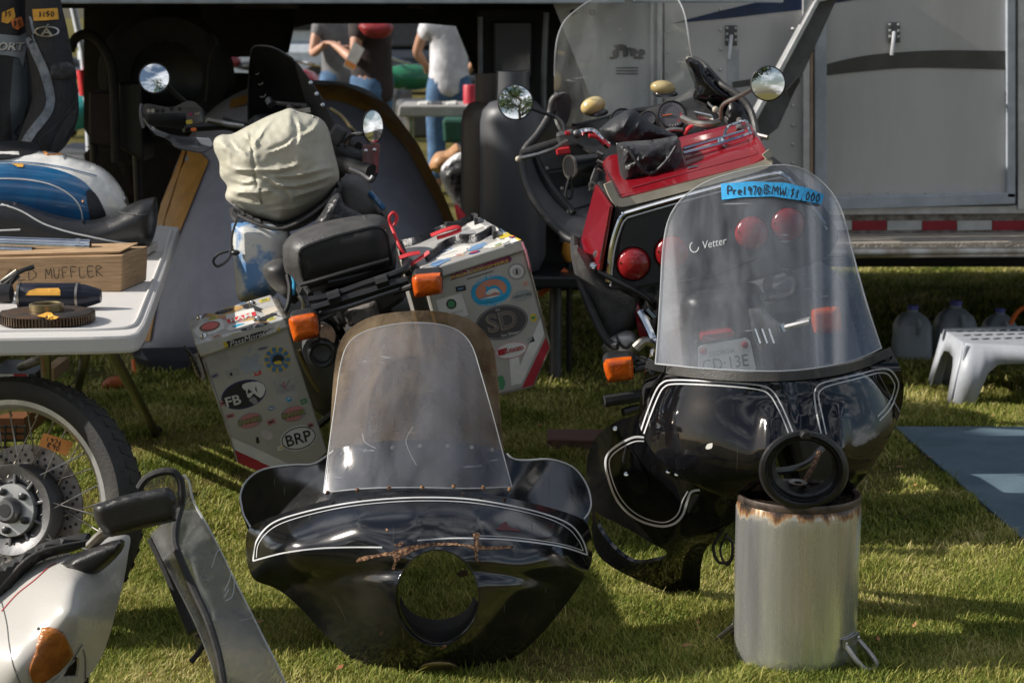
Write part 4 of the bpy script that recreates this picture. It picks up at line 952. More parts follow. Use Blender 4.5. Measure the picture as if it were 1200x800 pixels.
for k in (-1.45, 1.45): obj('tyre', lathe([(.16, -.1), (.31, -.1), (.33, 0), (.31, .1), (.16, .1)], (gx(470, 38) + k, 37.15, .33), (0, 1, 0), 24, closed_prof=True), M['tyre'], cr_)
# long pale bench table in front of the man
tb = thing('trestle_table', 'long pale trestle table with red can in front of the man in white', 'table', tuple(G(530, 210)))
obj('table_top', PR([(468, 124), (566, 124), (566, 137), (466, 137)], 14.6, (0, .7, 0)), flat('bench_grey', (.33, .32, .30)), tb, smooth=False, bevel=.01)
for px in (480, 556): obj('leg', TB([W(px, 136, 14.8), V((W(px, 136, 14.8).x, 14.8, 0))], .03, 8), M['steel'], tb)
tag(obj('red_can', lathe([(0, 0), (.05, 0), (.05, .14), (.045, .15), (0, .15)], W(551, 124, 14.9), (0, 0, 1), 16), flat('can_red', (.45, .02, .04))), 'red can standing on the pale trestle table', 'can')
for i, (px, m_, lb) in enumerate(((497, 'st_white', 'white boxed part on the pale trestle table, left end'), (512, 'dark_alloy', 'dark metal part lying on the pale trestle table'), (530, 'st_white', 'small pale part beside the red can'))):
    tag(obj('table_item', pillow([(px - 8, 124), (px - 7, 119), (px + 5, 118), (px + 8, 124)], 14.8, .06, .06, 4, 3), M[m_]), lb, 'spare part')
# things on the ground below it: tan sack, black bag, white cloth, red cone
tag(obj('tan_sack', pillow([tuple(p) for p in sm([(503, 198), (510, 180), (524, 176), (535, 168), (545, 180), (540, 195), (524, 204)], 4)], 11.9, .12, .12, 10, 5), flat('tan_cloth', (.42, .22, .10))), 'tan cloth bundle beside the tent', 'cloth')
tag(obj('black_holdall', pillow([tuple(p) for p in sm([(515, 205), (530, 190), (550, 186), (556, 200), (552, 235), (545, 262), (532, 240)], 4)], 11.6, .15, .15, 12, 5), M['nylon']), 'black holdall leaning between the tent and the gas cylinders', 'bag')
tag(obj('white_cloth', pillow([tuple(p) for p in sm([(518, 195), (535, 180), (552, 180), (548, 192), (530, 198), (520, 204)], 4)], 11.55, .05, .05, 8, 4), M['white_shirt']), 'crumpled white cloth on the black holdall', 'cloth')
tag(obj('plastic_crate', PR([(518, 140), (552, 140), (552, 166), (520, 168)], 14.2, (0, .4, 0)), flat('crate_green', (.01, .07, .045)), smooth=False, bevel=.02), 'dark green plastic crate under the pale trestle table', 'crate')
tag(obj('red_cone', lathe([(.022, 0), (.018, .05), (.006, .1), (0, .1)], W(546, 266, 8.2), (-.45, 0, 1), 14), M['bright_red']), 'small red and white pointed marker behind the right pannier', 'marker')
# striped pole, teal bits at the left gap
pl = thing('striped_pole', 'white and red pole leaning left of the dark tarpaulin', 'pole', tuple(G(100, 170)))
obj('pole', TB([W(84, 0, 11.5), W(97, 60, 11.5), W(103, 130, 11.5), V((W(106, 170, 11.5).x, 11.5, 0))], .02, 10), flat('pole_white', (.55, .6, .68)), pl)
obj('red_sleeve', TB([W(96, 82, 11.48), W(99.5, 112, 11.48)], .03, 10), M['bright_red'], pl)
bn = thing('low_bench', 'low bench with teal top on the bright grass left of the tent', 'bench', tuple(G(148, 205)))
obj('bench_top', PR([(137, 186), (162, 186), (162, 189), (137, 189)], 14.5, (0, .3, 0)), flat('teal_paint', (.15, .42, .42)), bn, smooth=False)
for px in (139, 160): obj('leg', TB([W(px, 188, 14.6), V((W(px, 188, 14.6).x, 14.6, 0))], .015, 6), M['steel'], bn)
# ================================================================ WIDE BLACK FAIRING ON THE GRASS
fa = thing('motorcycle_fairing', 'wide black batwing fairing with rusty headlight hole and clear windshield standing on the grass', 'fairing', tuple(G(500, 788)))
YK = .96
ya = tps([(282, 590, 5.06), (300, 552, 5.10), (372, 541, 5.02), (400, 524, 4.98), (490, 515, 4.93), (585, 527, 4.98), (640, 535, 5.04), (690, 572, 5.10), (693, 600, 5.06),
          (340, 575, 4.99), (640, 570, 4.99), (320, 560, 5.05), (490, 560, 4.86), (420, 565, 4.89), (560, 562, 4.89), (380, 578, 4.90), (600, 572, 4.91)])
up_o = [tuple(p) for p in sm([(296, 634), (296, 634), (283, 600), (281, 580), (289, 562), (308, 549), (342, 544), (366, 543), (380, 535), (392, 526), (440, 518), (490, 515), (540, 518), (584, 526), (597, 535), (612, 538), (645, 537), (672, 546), (688, 566), (694, 588), (686, 620), (686, 620), (600, 600), (490, 596), (380, 604)], 5)]
wing = obj('upper_wing', sheet(up_o, ya, step=5), M['black_paint'], fa, solid=.006)
Tw = bvh(wing)
lo_o = [tuple(p) for p in sm([(288, 640), (290, 622), (302, 612), (340, 598), (385, 585), (430, 577), (490, 574), (550, 576), (600, 584), (650, 596), (682, 608), (692, 624), (694, 650), (691, 664), (676, 690), (655, 718), (632, 745), (605, 768), (570, 783), (520, 790), (480, 789), (440, 784), (410, 770), (380, 742), (350, 710), (325, 690), (300, 680), (291, 664)], 5)]
yb = tps([(288, 640, 4.98), (292, 620, 4.98), (300, 610, 4.99), (340, 597, 4.93), (430, 577, 4.84), (490, 574, 4.82), (550, 576, 4.84), (650, 596, 4.94), (690, 615, 5.0), (694, 650, 5.0),
          (310, 640, 4.84), (340, 625, 4.78), (420, 610, 4.70), (490, 606, 4.68), (560, 610, 4.70), (650, 628, 4.80), (676, 640, 4.87),
          (300, 668, 4.86), (340, 656, 4.74), (420, 645, 4.66), (512, 640, 4.64), (600, 648, 4.68), (670, 664, 4.80), (690, 664, 4.90),
          (320, 680, 4.86), (370, 690, 4.78), (420, 690, 4.68), (450, 700, 4.625), (575, 700, 4.63), (620, 690, 4.70), (662, 690, 4.83),
          (380, 735, 4.84), (420, 745, 4.73), (455, 760, 4.67), (512, 766, 4.655), (570, 760, 4.68), (615, 745, 4.77), (640, 735, 4.84),
          (410, 772, 4.80), (450, 785, 4.74), (512, 790, 4.71), (570, 783, 4.75), (605, 769, 4.82)])
hole = oval(512.5, 700, 49.5, 57, 0, 56)
yb2 = lambda x, y: yb(x, y) + (.0 if y < 640 else .012 * math.exp(-((y - 668 - .0006 * (x - 500) ** 2) / 9) ** 2))
low = obj('front_shell', sheet(lo_o, yb2, [hole], step=4.2), M['black_paint'], fa, solid=.006)
Tl = bvh(low)
# headlight rim rolled inwards and the dark nacelle floor inside
rim = bmesh.new()
A_ = [W(x, y, yb2(x, y)) for x, y in hole]; fw = V((0, .09, -.015))
loft(rim, A_, [p + fw for p in A_], False)
obj('headlight_rim', rim, M['black_paint2'], fa, solid=.003)
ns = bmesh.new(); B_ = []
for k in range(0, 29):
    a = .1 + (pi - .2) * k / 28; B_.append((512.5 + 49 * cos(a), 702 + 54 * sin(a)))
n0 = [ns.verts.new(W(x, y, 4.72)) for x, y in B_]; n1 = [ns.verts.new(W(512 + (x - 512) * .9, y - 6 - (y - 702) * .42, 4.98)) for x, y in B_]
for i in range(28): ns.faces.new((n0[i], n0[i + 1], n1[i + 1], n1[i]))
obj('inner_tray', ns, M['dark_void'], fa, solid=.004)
obj('bracket_tab', PR([(534, 672), (541, 668), (548, 668), (548, 674), (540, 676)], 4.80, (0, .004, 0)), M['iron'], fa, smooth=False)
# pin stripes
pt = [(297, 657), (297, 657), (301, 634), (318, 614), (350, 602), (400, 591), (450, 585), (500, 583), (550, 585), (600, 593), (640, 603), (668, 615), (682, 632), (688, 650), (688, 650), (660, 641), (620, 635), (580, 631.5), (530, 630.5), (489, 633)]
obj('pinstripe', ribbon(Tl, pt, 1.7, .0013, closed=False), M['pinstripe'], fa)
obj('pinstripe', ribbon(Tl, [(297, 657), (330, 648), (370, 642.5), (410, 640.8), (448, 641)], 1.7, .0013, closed=False), M['pinstripe'], fa)
obj('pinstripe', ribbon(Tl, [(301, 653), (301, 653), (304, 636), (321, 618), (352, 606), (400, 595), (450, 589), (500, 587), (550, 589), (600, 597), (640, 607), (665, 619), (678, 634), (683, 645), (683, 645), (655, 637), (600, 629.5), (560, 627.5)], .8, .0013), M['pinstripe'], fa)
edge = [(294, 618), (286, 604), (283, 592), (282, 578), (290, 562), (309, 549.5), (342, 544.5), (366, 543.5), (380, 536), (391, 528)]
obj('edge_trim', TB([W(x, y, ya(x, y) - .002) for x, y in [tuple(p)[:2] for p in sm(edge, 5, False)]], .0024, 6), M['pinstripe'], fa)
edge = [(594, 531), (602, 537.5), (618, 539), (645, 538), (671, 547), (687, 567), (692.5, 588), (690, 600), (684, 608)]
obj('edge_trim', TB([W(x, y, ya(x, y) - .002) for x, y in [tuple(p)[:2] for p in sm(edge, 5, False)]], .0024, 6), M['pinstripe'], fa)
# rust patches along the top of the headlight hole
rr = random.Random(3)
def rag(pts, j=2.0): return [(x + rr.uniform(-j, j), y + rr.uniform(-j * .7, j * .7)) for x, y in [tuple(p)[:2] for p in sm(pts, 5)]]
for pl in ([(418, 657), (424, 652), (445, 648.5), (460, 646), (461, 650), (440, 652), (425, 657)], [(459, 647), (470, 642), (485, 638.5), (505, 636), (530, 636), (545, 638.5), (546, 640), (530, 638.8), (505, 640), (486, 645), (474, 651), (465, 659), (462, 667), (459.5, 664), (462, 654)],
           [(545, 639), (556, 638), (574, 640.5), (600, 639.5), (598, 642.5), (574, 644), (556, 643)], [(462, 638), (470, 635.5), (473, 637), (468, 640)], [(554, 626), (562, 625), (560, 634), (564, 638), (557, 640), (556, 632)], [(555, 644), (560, 643.5), (559.5, 652), (561, 660), (557.5, 656)], [(518, 757), (523, 754), (522, 758), (516, 760)], [(452, 620), (455, 620.5), (454, 623), (452.5, 622.5)]):
    obj('rust_patch', decal(Tl, rag(pl, .8), 2.5, .0014), M['rust'], fa)
obj('scrape', decal(Tl, rag([(583, 618), (592, 611), (598, 618), (612, 622), (584, 621)], .8), 4, .0012), flat('dark_red_scuff', (.10, .015, .02)), fa)
obj('nose_badge', decal(Tl, [(490, 786), (491, 781), (497, 777), (507, 774.5), (516, 774), (526, 775), (534, 778), (540, 783), (540, 787)], 4, .004), M['brass'], fa, solid=.004)
# windshields: brown tinted one behind, scuffed clear one in front
brw = [tuple(p) for p in sm([(384, 560), (384, 560), (387, 500), (391, 440), (397, 405), (410, 385), (435, 371), (470, 365), (505, 364), (540, 370), (562, 383), (576, 402), (582, 430), (587, 490), (592, 545), (592, 560), (592, 560)], 5)]
yw1 = tps([(384, 560, 4.99), (592, 560, 4.99), (490, 560, 4.90), (395, 405, 5.22), (578, 405, 5.22), (490, 365, 5.20), (490, 460, 5.02), (388, 480, 5.09), (588, 480, 5.09)])
obj('tinted_screen', sheet(brw, yw1, step=7), M['screen_brown'], fa, solid=.004)
clr = [tuple(p) for p in sm([(379, 577), (379, 577), (386, 520), (393, 470), (399, 428), (408, 403), (426, 389), (455, 381), (485, 378), (515, 380), (538, 388), (553, 405), (563, 435), (576, 480), (588, 525), (600, 570), (600, 570), (550, 572), (490, 571), (430, 572)], 5)]
yw2 = lambda x, y: 4.80 + (577 - y) * .00145 + ((x - 490) / 110) ** 2 * .075
ws = obj('windshield', sheet(clr, yw2, step=6), M['screen_a'], fa, solid=.004)
obj('windshield_edge', TB([W(p[0], p[1], yw2(p[0], p[1])) for p in clr], .0013, 6, closed=True), M['screen_edge'], fa)
Tws = bvh(ws)
obj('scratch', ribbon(Tws, [(425, 508), (428, 518), (440, 525)], .5, .001), M['screen_edge'], fa)
obj('scratch', ribbon(Tws, [(484, 500), (476, 515), (480, 530), (488, 545)], .45, .001), M['screen_edge'], fa)
for x, y in ((384, 577), (419, 574), (456, 571.5), (495, 570.5), (532, 569.5), (566, 571), (597, 573)):
    p = cast(Tl, x, y, .001, 4.86) if False else W(x, y, yw2(x, y) - .004)
    obj('rusty_screw', lathe([(.0052, 0), (.0052, .004), (.003, .006), (0, .0062)], p, (0, -1, .3), 10), M['rust'], fa)
for x, y in ((401, 532), (428, 528), (460, 524.5), (492, 522.5), (524.5, 522.5), (553, 524), (577, 527)):
    obj('upper_screw', lathe([(.0055, 0), (.005, .003), (0, .004)], cast(Tw, x, y, .0), (0, -1, .3), 10), M['steel'], fa)

# ================================================================ GLOSSY FAIRING ON THE STOCK POT
YK = .979
fb = thing('motorcycle_fairing', 'rounded glossy black fairing with blue-taped clear windshield resting on the upturned pot', 'fairing', tuple(G(935, 790)[:2]) + (.47,))
tp_ = [(757, 423), (775, 427), (800, 432), (840, 436), (880, 438), (925, 437), (965, 433), (1005, 424), (1045, 408)]
bo = [tuple(p) for p in sm([(757, 428), (757, 428), (800, 437), (840, 441), (880, 443), (925, 442), (965, 438), (1005, 429), (1046, 413), (1046, 413), (1054, 428), (1059, 450), (1057, 475), (1048, 500), (1034, 528), (1015, 556), (992, 580), (965, 592), (930, 594), (900, 592), (870, 587), (835, 577), (800, 560), (775, 540), (758, 518), (749, 495), (750, 470), (755, 445)], 5)]
def yB(x, y):
    u = (x - 908) / (164 if x < 908 else 156); v = (y - 532) / (150 if y < 532 else 78)
    r = min(.985, u * u + v * v)
    return 5.02 - .36 * sqrt(1 - r) - .060 * math.exp(-((x - 942) / 66) ** 2 - ((y - 552) / 52) ** 2) - .03 * math.exp(-((y - 436) / 22) ** 2)
hb = oval(942, 551, 45, 40, 5, 48)
def yB2(x, y):
    d = yB(x, y); c = 941 + (y - 440) * .05; wd_ = 17 - max(0, min(1, (y - 436) / 78)) * 8
    d += .016 * (1 / (1 + math.exp(((abs(x - c) - wd_) / 2.6)))) * max(0, min(1, (516 - y) / 30))          # valley between the two bulges
    q = max(0, min(1, (y - 470) / 20)) * max(0, min(1, (545 - y) / 20))                                       # buttresses down to the headlight
    return d - .016 * q * (math.exp(-((x - (905 + (y - 470) * -.10)) / 11) ** 2) + math.exp(-((x - (982 + (y - 470) * .1)) / 9) ** 2))
sb = obj('front_shell', sheet(bo, yB2, [hb], step=4.2), M['black_paint2'], fb, solid=.006)
TBs = bvh(sb)
# back of the shell: closes the bowl behind
obj('inner_bowl', sheet([(p[0] * .985 + 13, p[1]) for p in bo], lambda x, y: 5.06 - .0000035 * ((x - 905) ** 2) + .05, [oval(935, 548, 52, 46)], step=9), M['black_plastic'], fb, solid=.004) if False else None
ring = bmesh.new(); n = 56
def rp(k, rx, ry, d, dy=0):
    a = 2 * pi * k / n; x = 942 + rx * cos(a); y = 551 + dy + ry * sin(a); return W(x, y, 4.60 + d + .00045 * (x - 942) + (y - 553) * .0002)
loops = [(42.5, 37.5, .075), (43, 38, -.004), (46, 41, -.016), (50, 45, -.012), (52.5, 46.5, .008), (53, 47, .06), (53, 47, .12)]
rgs = [[ring.verts.new(rp(k, *l)) for k in range(n)] for l in loops]
for i in range(len(rgs) - 1):
    for k in range(n): ring.faces.new((rgs[i][k], rgs[i][(k + 1) % n], rgs[i + 1][(k + 1) % n], rgs[i + 1][k]))
bmesh.ops.recalc_face_normals(ring, faces=ring.faces)
obj('headlight_ring', ring, M['black_plastic'], fb)
nb = bmesh.new(); a0 = [nb.verts.new(rp(k, 42, 37, .06)) for k in range(n)]; a1 = [nb.verts.new(rp(k, 35, 29, .16, -7)) for k in range(n)]
for k in range(n): nb.faces.new((a0[k], a0[(k + 1) % n], a1[(k + 1) % n], a1[k]))
obj('headlight_tube', nb, M['black_plastic'], fb, solid=.003)
obj('notch_cap', PR([(938, 512), (942, 506), (948, 505), (953, 511), (950, 515), (940, 515)], 4.545, (0, .03, 0)), M['black_plastic'], fb, smooth=False, bevel=.003)
obj('bracket_bar', TB([W(906, 552, 4.76), W(925, 550, 4.82), W(945, 543, 4.9), W(963, 526, 4.98)], .009, 8, 5), M['black_metal'], fb)
obj('bracket_stay', TB([W(941, 567, 4.78), W(952, 548, 4.85), W(960, 530, 4.95)], .006, 6), M['rust'], fb)
obj('oval_tab', lathe([(.010, -.002), (.022, -.003), (.022, .003), (.010, .002)], W(935, 566, 4.76), (.05, -.1, 1), 20, closed_prof=True), M['steel'], fb)
obj('tab_screw', TB([W(912, 569, 4.76), W(950, 571, 4.77)], .0035, 6), M['steel'], fb)
# gasket strip
gk = bmesh.new(); flat_tube(gk, [W(p[0], p[1] + 3.5, yB2(min(max(p[0], 760), 1043), p[1] + 7) - .008) for p in sm(tp_, 6, False)], (0, .25, 1), .0105, .005)
obj('gasket_strip', gk, pm('weathered_gasket', (.055, .052, .05), .55, bump=.3, bscale=200, col2=(.035, .033, .032)), fb)
# twin pin stripes, left and right
L1 = [(750, 509), (750, 509), (758, 485), (768, 460), (776, 449), (788, 445.5), (820, 446), (860, 448.5), (893, 452), (906, 459), (915, 474), (923, 492), (931, 512)]
L2 = [(755, 508), (755, 508), (763, 486), (772, 464), (779, 453.5), (790, 450), (820, 450.5), (860, 453), (890, 456.5), (902, 463), (910.5, 477), (918.5, 494), (926, 513)]
R1 = [(962, 508), (958, 490), (955, 470), (955, 458), (961, 450), (975, 445.5), (1005, 439), (1030, 432.5), (1043, 433.5), (1051, 443), (1053, 452), (1049, 466), (1042, 480), (1030, 493)]
R2 = [(968, 509), (964, 490), (960, 471), (959.5, 461), (965, 454.5), (978, 450), (1005, 443.5), (1029, 437), (1040, 438), (1046.5, 446), (1048.5, 453), (1045, 465), (1038, 477), (1028, 488)]
for q, w_ in ((L1, 1.7), (L2, 1.5), (R1, 1.7), (R2, 1.5)): obj('pinstripe', ribbon(TBs, q, w_, .0012), M['pinstripe'], fb)
obj('shell_seam', ribbon(TBs, [(762, 500), (760, 470), (768, 448), (784, 440.5), (810, 441.5), (850, 444)], 2.2, .0012), M['rubber'], fb)
for x, y in ((764, 436), (1040, 421), (1018, 428)): obj('shell_screw', lathe([(.007, 0), (.006, .003), (0, .004)], cast(TBs, x, y, .0), (0, -1, .2), 10), M['black_metal'], fb)
obj('paint_chip', decal(TBs, rag([(829, 521), (835, 519), (834, 525), (828, 526)], .5), 2, .0012), M['st_white'], fb)
# leg-shield on the left, hanging behind the pot down to the grass, with its opening
lo2 = [tuple(p) for p in sm([(757, 478), (757, 478), (744, 486), (722, 494), (702, 508), (691, 527), (687, 552), (688, 580), (694, 602), (694, 625), (700, 648), (716, 663), (740, 676), (768, 688), (792, 695), (812, 695), (820, 688), (821, 668), (826, 645), (842, 628), (858, 612), (880, 602), (905, 600), (905, 600), (900, 580), (860, 560), (800, 530)], 5)]
ho2 = [tuple(p) for p in sm([(697, 596), (697, 596), (703, 603), (720, 611), (745, 625), (765, 637), (780, 645), (778, 654), (765, 657), (745, 659), (728, 650), (712, 634), (700, 615)], 5)]
yL = tps([(687, 552, 5.24), (700, 508, 5.16), (745, 488, 5.06), (800, 530, 5.02), (860, 570, 4.98), (760, 560, 5.06), (720, 560, 5.12), (700, 620, 5.25), (740, 640, 5.2), (716, 663, 5.27), (792, 695, 5.27), (812, 690, 5.25), (790, 650, 5.12), (806, 640, 5.10), (822, 660, 5.2), (850, 615, 5.06), (900, 600, 5.0), (775, 600, 5.08), (806, 600, 5.03), (830, 600, 5.06)])
sl_ = obj('leg_shield', sheet(lo2, yL, [ho2], step=5), M['black_paint2'], fb, solid=.012)
TL = bvh(sl_)
obj('pinstripe', ribbon(TL, [(755, 512), (743, 512), (728, 519), (715, 529), (710, 541), (714, 562), (722, 583), (736, 600), (754, 611), (775, 616), (790, 613), (800, 603), (805, 588), (810, 576), (820, 573.5)], 2.6, .0015), M['pinstripe'], fb)
obj('pinstripe', ribbon(TL, [(755, 516.5), (744, 517), (731, 523), (719, 532), (714.5, 542), (718, 561), (726, 580), (739, 596), (756, 606.5), (775, 611.5), (787, 608.5), (795.5, 600), (800, 586), (806, 575)], 1.4, .0015), M['pinstripe'], fb)
obj('vent_recess', decal(TL, [tuple(p) for p in sm([(733, 525), (741, 527), (751, 543), (760, 560), (759, 573), (750, 578), (738, 569), (732, 555), (730, 538)], 4)], 5, .003), M['black_paint'], fb)
for x, y in ((721, 502), (734, 555), (783, 552), (793, 555)): obj('bolt', lathe([(.007, 0), (.006, .005), (0, .006)], cast(TL, x, y, .001), (0, -1, .2), 10), M['chrome'], fb)
obj('right_leg_shield', sheet([(975, 575), (1000, 560), (1000, 600), (985, 640), (960, 668), (940, 640), (930, 610)], tps([(975, 575, 5.0), (1000, 560, 5.1), (985, 640, 5.25), (960, 668, 5.3), (930, 610, 5.1)]), step=8), M['black_paint2'], fb, solid=.01)
obj('wiring', TB([W(846, 622, 5.06), W(836, 640, 5.08), W(842, 658, 5.08), W(856, 656, 5.06), W(858, 636, 5.05), W(850, 628, 5.05)], .004, 6, 6), M['rubber'], fb)
obj('wiring', TB([W(852, 624, 5.07), W(844, 645, 5.09), W(852, 662, 5.07), W(860, 650, 5.05)], .003, 6, 6), M['rubber'], fb)
# windshield with blue tape
wb_ = [tuple(p) for p in sm([(768, 426), (768, 426), (771, 390), (774, 340), (777, 290), (784, 256), (800, 232), (826, 214), (858, 203), (895, 195), (925, 194), (950, 203), (972, 222), (987, 248), (998, 290), (1010, 335), (1022, 375), (1033, 408), (1033, 408), (1000, 422), (950, 432), (900, 435), (830, 432)], 5)]
yW = lambda x, y: 4.77 + (434 - y) * .0017 + ((x - 900 + (434 - y) * .06) / 132) ** 2 * .14
wsb = obj('windshield', sheet(wb_, yW, step=6), M['screen_b'], fb, solid=.004)
obj('windshield_edge', TB([W(p[0], p[1], yW(p[0], p[1])) for p in wb_], .0018, 6, closed=True), M['screen_edge'], fb)
TWb = bvh(wsb)
tape = obj('price_tape', decal(TWb, [(845, 216), (880, 213.5), (920, 215), (950, 222), (965, 229), (962, 240), (940, 236), (905, 231), (870, 232), (846, 235)], 6, .003), M['blue_tape'], fb)
obj('handwriting', handwrite(TWb, 'Pre1970', 853, 219.5, 5.8, 9.5, -1, 1.3, .0045), M['ink'], tape)
obj('handwriting', handwrite(TWb, 'BMW', 896, 218.5, 9, 10, -4, 1.3, .0045), M['ink'], tape)
obj('handwriting', handwrite(TWb, '$1,000', 927, 222, 6, 10, -11, 1.3, .0045), M['ink'], tape)
obj('maker_lettering', text(TWb, 'Vetter', 838, 285, 28, 9, 12, .0025, shear=.25), M['screen_edge'], fb)
obj('maker_lettering', ribbon(TWb, oval(814, 290, 5, 6)[:20], 1.2, .0025, 2), M['screen_edge'], fb)
obj('scratch', ribbon(TWb, [(795, 330), (825, 325), (850, 318), (883, 304)], .6, .001), M['clear_smoke'], fb)

# ---- the upturned stock pot
pc = V((W(930, 790, 4.76).x, 4.645, 0)); pr_ = 73.5 / FPX * 4.70
zt_ = W(930, 592, 4.68).z
pot = thing('stock_pot', 'dented aluminium stock pot turned upside down with burnt black rim and loop handles', 'pot', tuple(pc))
def pot_mat():
    m = pm('brushed_aluminium', (.74, .745, .75), .27, .72, col2=(.56, .56, .56), scale=4, rvar=.09, stretch=(4, 4, .25), bump=.3, bscale=5, bdist=.006)
    t = m.node_tree; b = t.nodes['Principled BSDF']; L = t.links.new; src = b.inputs['Base Color'].links[0].from_socket
    tc_ = N(t, 'ShaderNodeTexCoord'); sx = N(t, 'ShaderNodeSeparateXYZ'); L(tc_.outputs['Object'], sx.inputs[0])
    n = N(t, 'ShaderNodeTexNoise', Scale=1, Detail=7, Roughness=.7); mp_ = N(t, 'ShaderNodeMapping'); mp_.inputs['Scale'].default_value = (38, 38, 12); L(tc_.outputs['Object'], mp_.inputs['Vector']); L(mp_.outputs[0], n.inputs['Vector'])
    a = N(t, 'ShaderNodeMath', operation='MULTIPLY_ADD'); a.inputs[1].default_value = .085; L(n.outputs['Fac'], a.inputs[0]); L(sx.outputs[2], a.inputs[2])
    r = N(t, 'ShaderNodeMapRange'); r.inputs['From Min'].default_value = zt_ + .012; r.inputs['From Max'].default_value = zt_ + .045; L(a.outputs[0], r.inputs['Value'])
    rr_ = N(t, 'ShaderNodeValToRGB'); e = rr_.color_ramp.elements; e[0].position = 0; e[0].color = (1, 1, 1, 1); e[1].position = 1; e[1].color = (.03, .025, .02, 1)
    for p_, c_ in ((.22, (.92, .84, .72)), (.45, (.55, .32, .15)), (.7, (.18, .09, .05))): q = e.new(p_); q.color = c_ + (1,)
    L(r.outputs[0], rr_.inputs[0]); mx = N(t, 'ShaderNodeMixRGB', blend_type='MULTIPLY'); mx.inputs['Fac'].default_value = 1; L(src, mx.inputs['Color1']); L(rr_.outputs[0], mx.inputs['Color2']); L(mx.outputs[0], b.inputs['Base Color'])
    iv = N(t, 'ShaderNodeMath', operation='MULTIPLY_ADD', use_clamp=True); iv.inputs[1].default_value = -1.1; iv.inputs[2].default_value = .85; L(r.outputs[0], iv.inputs[0]); L(iv.outputs[0], b.inputs['Metallic'])
    return m
bm = lathe([(pr_ * .985, 0), (pr_, .004), (pr_, zt_ * .5), (pr_, zt_ - .02), (pr_ * .985, zt_ - .004), (pr_ * .94, zt_ + .006), (pr_ * .5, zt_ + .008), (0, zt_ + .008)], pc, (0, 0, 1), 72)
bmesh.ops.subdivide_edges(bm, edges=[e for e in bm.edges if abs(e.verts[0].co.z - e.verts[1].co.z) > .05], cuts=6)
for v in bm.verts:
    d = noise.noise(v.co * 5 + V((3, 1, 2))) * .0035; c = v.co - pc; c.z = 0
    if c.length > .01: v.co += c.normalized() * d
obj('pot_body', bm, pot_mat(), pot)
obj('burnt_rim', lathe([(pr_ * .99, zt_ - .001), (pr_ * 1.0, zt_ + .010), (pr_ * .985, zt_ + .016), (pr_ * .9, zt_ + .012), (pr_ * .88, zt_ + .002)], pc, (0, 0, 1), 64), pm('burnt_rim', (.02, .018, .017), .35, .4, col2=(.10, .075, .06), scale=30, ramp=(.45, .7)), pot)
def handle(ang, name='handle'):
    o = V((sin(ang), -cos(ang), 0)); tn = V((cos(ang), sin(ang), 0)); c = pc + o * pr_; z = .062
    pl_ = obj(name, TB([c + tn * .030 + V((0, 0, z)), c + tn * .034 + o * .035 + V((0, 0, z - .034)), c + tn * .022 + o * .055 + V((0, 0, z - .052)), c - tn * .022 + o * .055 + V((0, 0, z - .052)), c - tn * .034 + o * .035 + V((0, 0, z - .034)), c - tn * .030 + V((0, 0, z))], .0065, 8, 4), M['steel'], pot)
    b = bmesh.new()
    for s in range(-4, 5):
        pass
    P_ = [pc + V((sin(ang + k * .055), -cos(ang + k * .055), 0)) * (pr_ + .004) + V((0, 0, z + .004)) for k in range(-5, 6)]
    flat_tube(b, P_, (0, 0, 1), .011, .003); br = obj('handle_plate', b, M['steel'], pot)
    for k in (-3.6, 3.6): obj('rivet', lathe([(.005, 0), (.004, .004), (0, .005)], pc + V((sin(ang + k * .055), -cos(ang + k * .055), 0)) * (pr_ + .006) + V((0, 0, z + .004)), (sin(ang + k * .055), -cos(ang + k * .055), 0), 10), M['chrome'], br)
handle(.95); handle(-2.2 + .0)

YK = 1.0
# ================================================================ WHITE SIDE FAIRING (front left) WITH SMOKY WINDSCREEN
fw_ = thing('fairing_half', 'white fairing half with amber indicator and scuffed smoky windscreen in the front left corner', 'fairing', tuple(G(150, 830)))
wo_ = [tuple(p) for p in sm([(-60, 830), (-60, 830), (-60, 740), (-20, 712), (5, 690), (40, 662), (70, 652), (95, 646), (120, 632), (135, 628), (152, 628), (150, 650), (145, 680), (136, 715), (128, 745), (116, 775), (98, 800), (80, 830), (80, 830)], 5)]
yF = tps([(-60, 830, 4.05), (-60, 740, 4.15), (5, 690, 4.22), (60, 655, 4.26), (100, 645, 4.28), (150, 630, 4.34), (145, 680, 4.30), (128, 745, 4.22), (98, 800, 4.14), (85, 830, 4.10), (50, 720, 4.02), (100, 700, 4.06), (20, 780, 3.96), (80, 760, 4.02), (85, 680, 4.08), (92, 720, 4.0)])
vent = [tuple(p) for p in sm([(66, 794), (66, 794), (82, 780), (92, 768), (92, 768), (93, 780), (91, 792), (91, 792)], 3)]
fsh = obj('white_shell', sheet(wo_, yF, [vent], step=5), M['white_paint'], fw_, solid=.006)
TF = bvh(fsh)
obj('vent_lip', ribbon(TF, [(60, 800), (60, 800), (78, 785), (97, 755), (97, 755), (101, 770), (101, 795), (100, 802)], 3.2, .003), M['white_paint'], fw_)
obj('vent_back', sheet([(55, 805), (98, 760), (104, 800)], lambda x, y: 4.17, step=12), M['rubber'], fw_, solid=.004)
am = obj('indicator_lens', decal(TF, [tuple(p) for p in sm([(52, 736), (52, 736), (60, 735), (72, 739), (76, 747), (82, 762), (80, 768), (66, 784), (44, 800), (40, 800), (34, 786), (40, 768)], 2)], 4, .010), M['amber_dull'], fw_, solid=.012)
obj('indicator_rim', ribbon(TF, [(52, 736), (60, 735), (72, 739), (82, 762), (66, 784), (44, 801), (40, 800), (34, 786), (52, 736)], 1.6, .005, 1, smooth=False), M['rubber'], fw_)
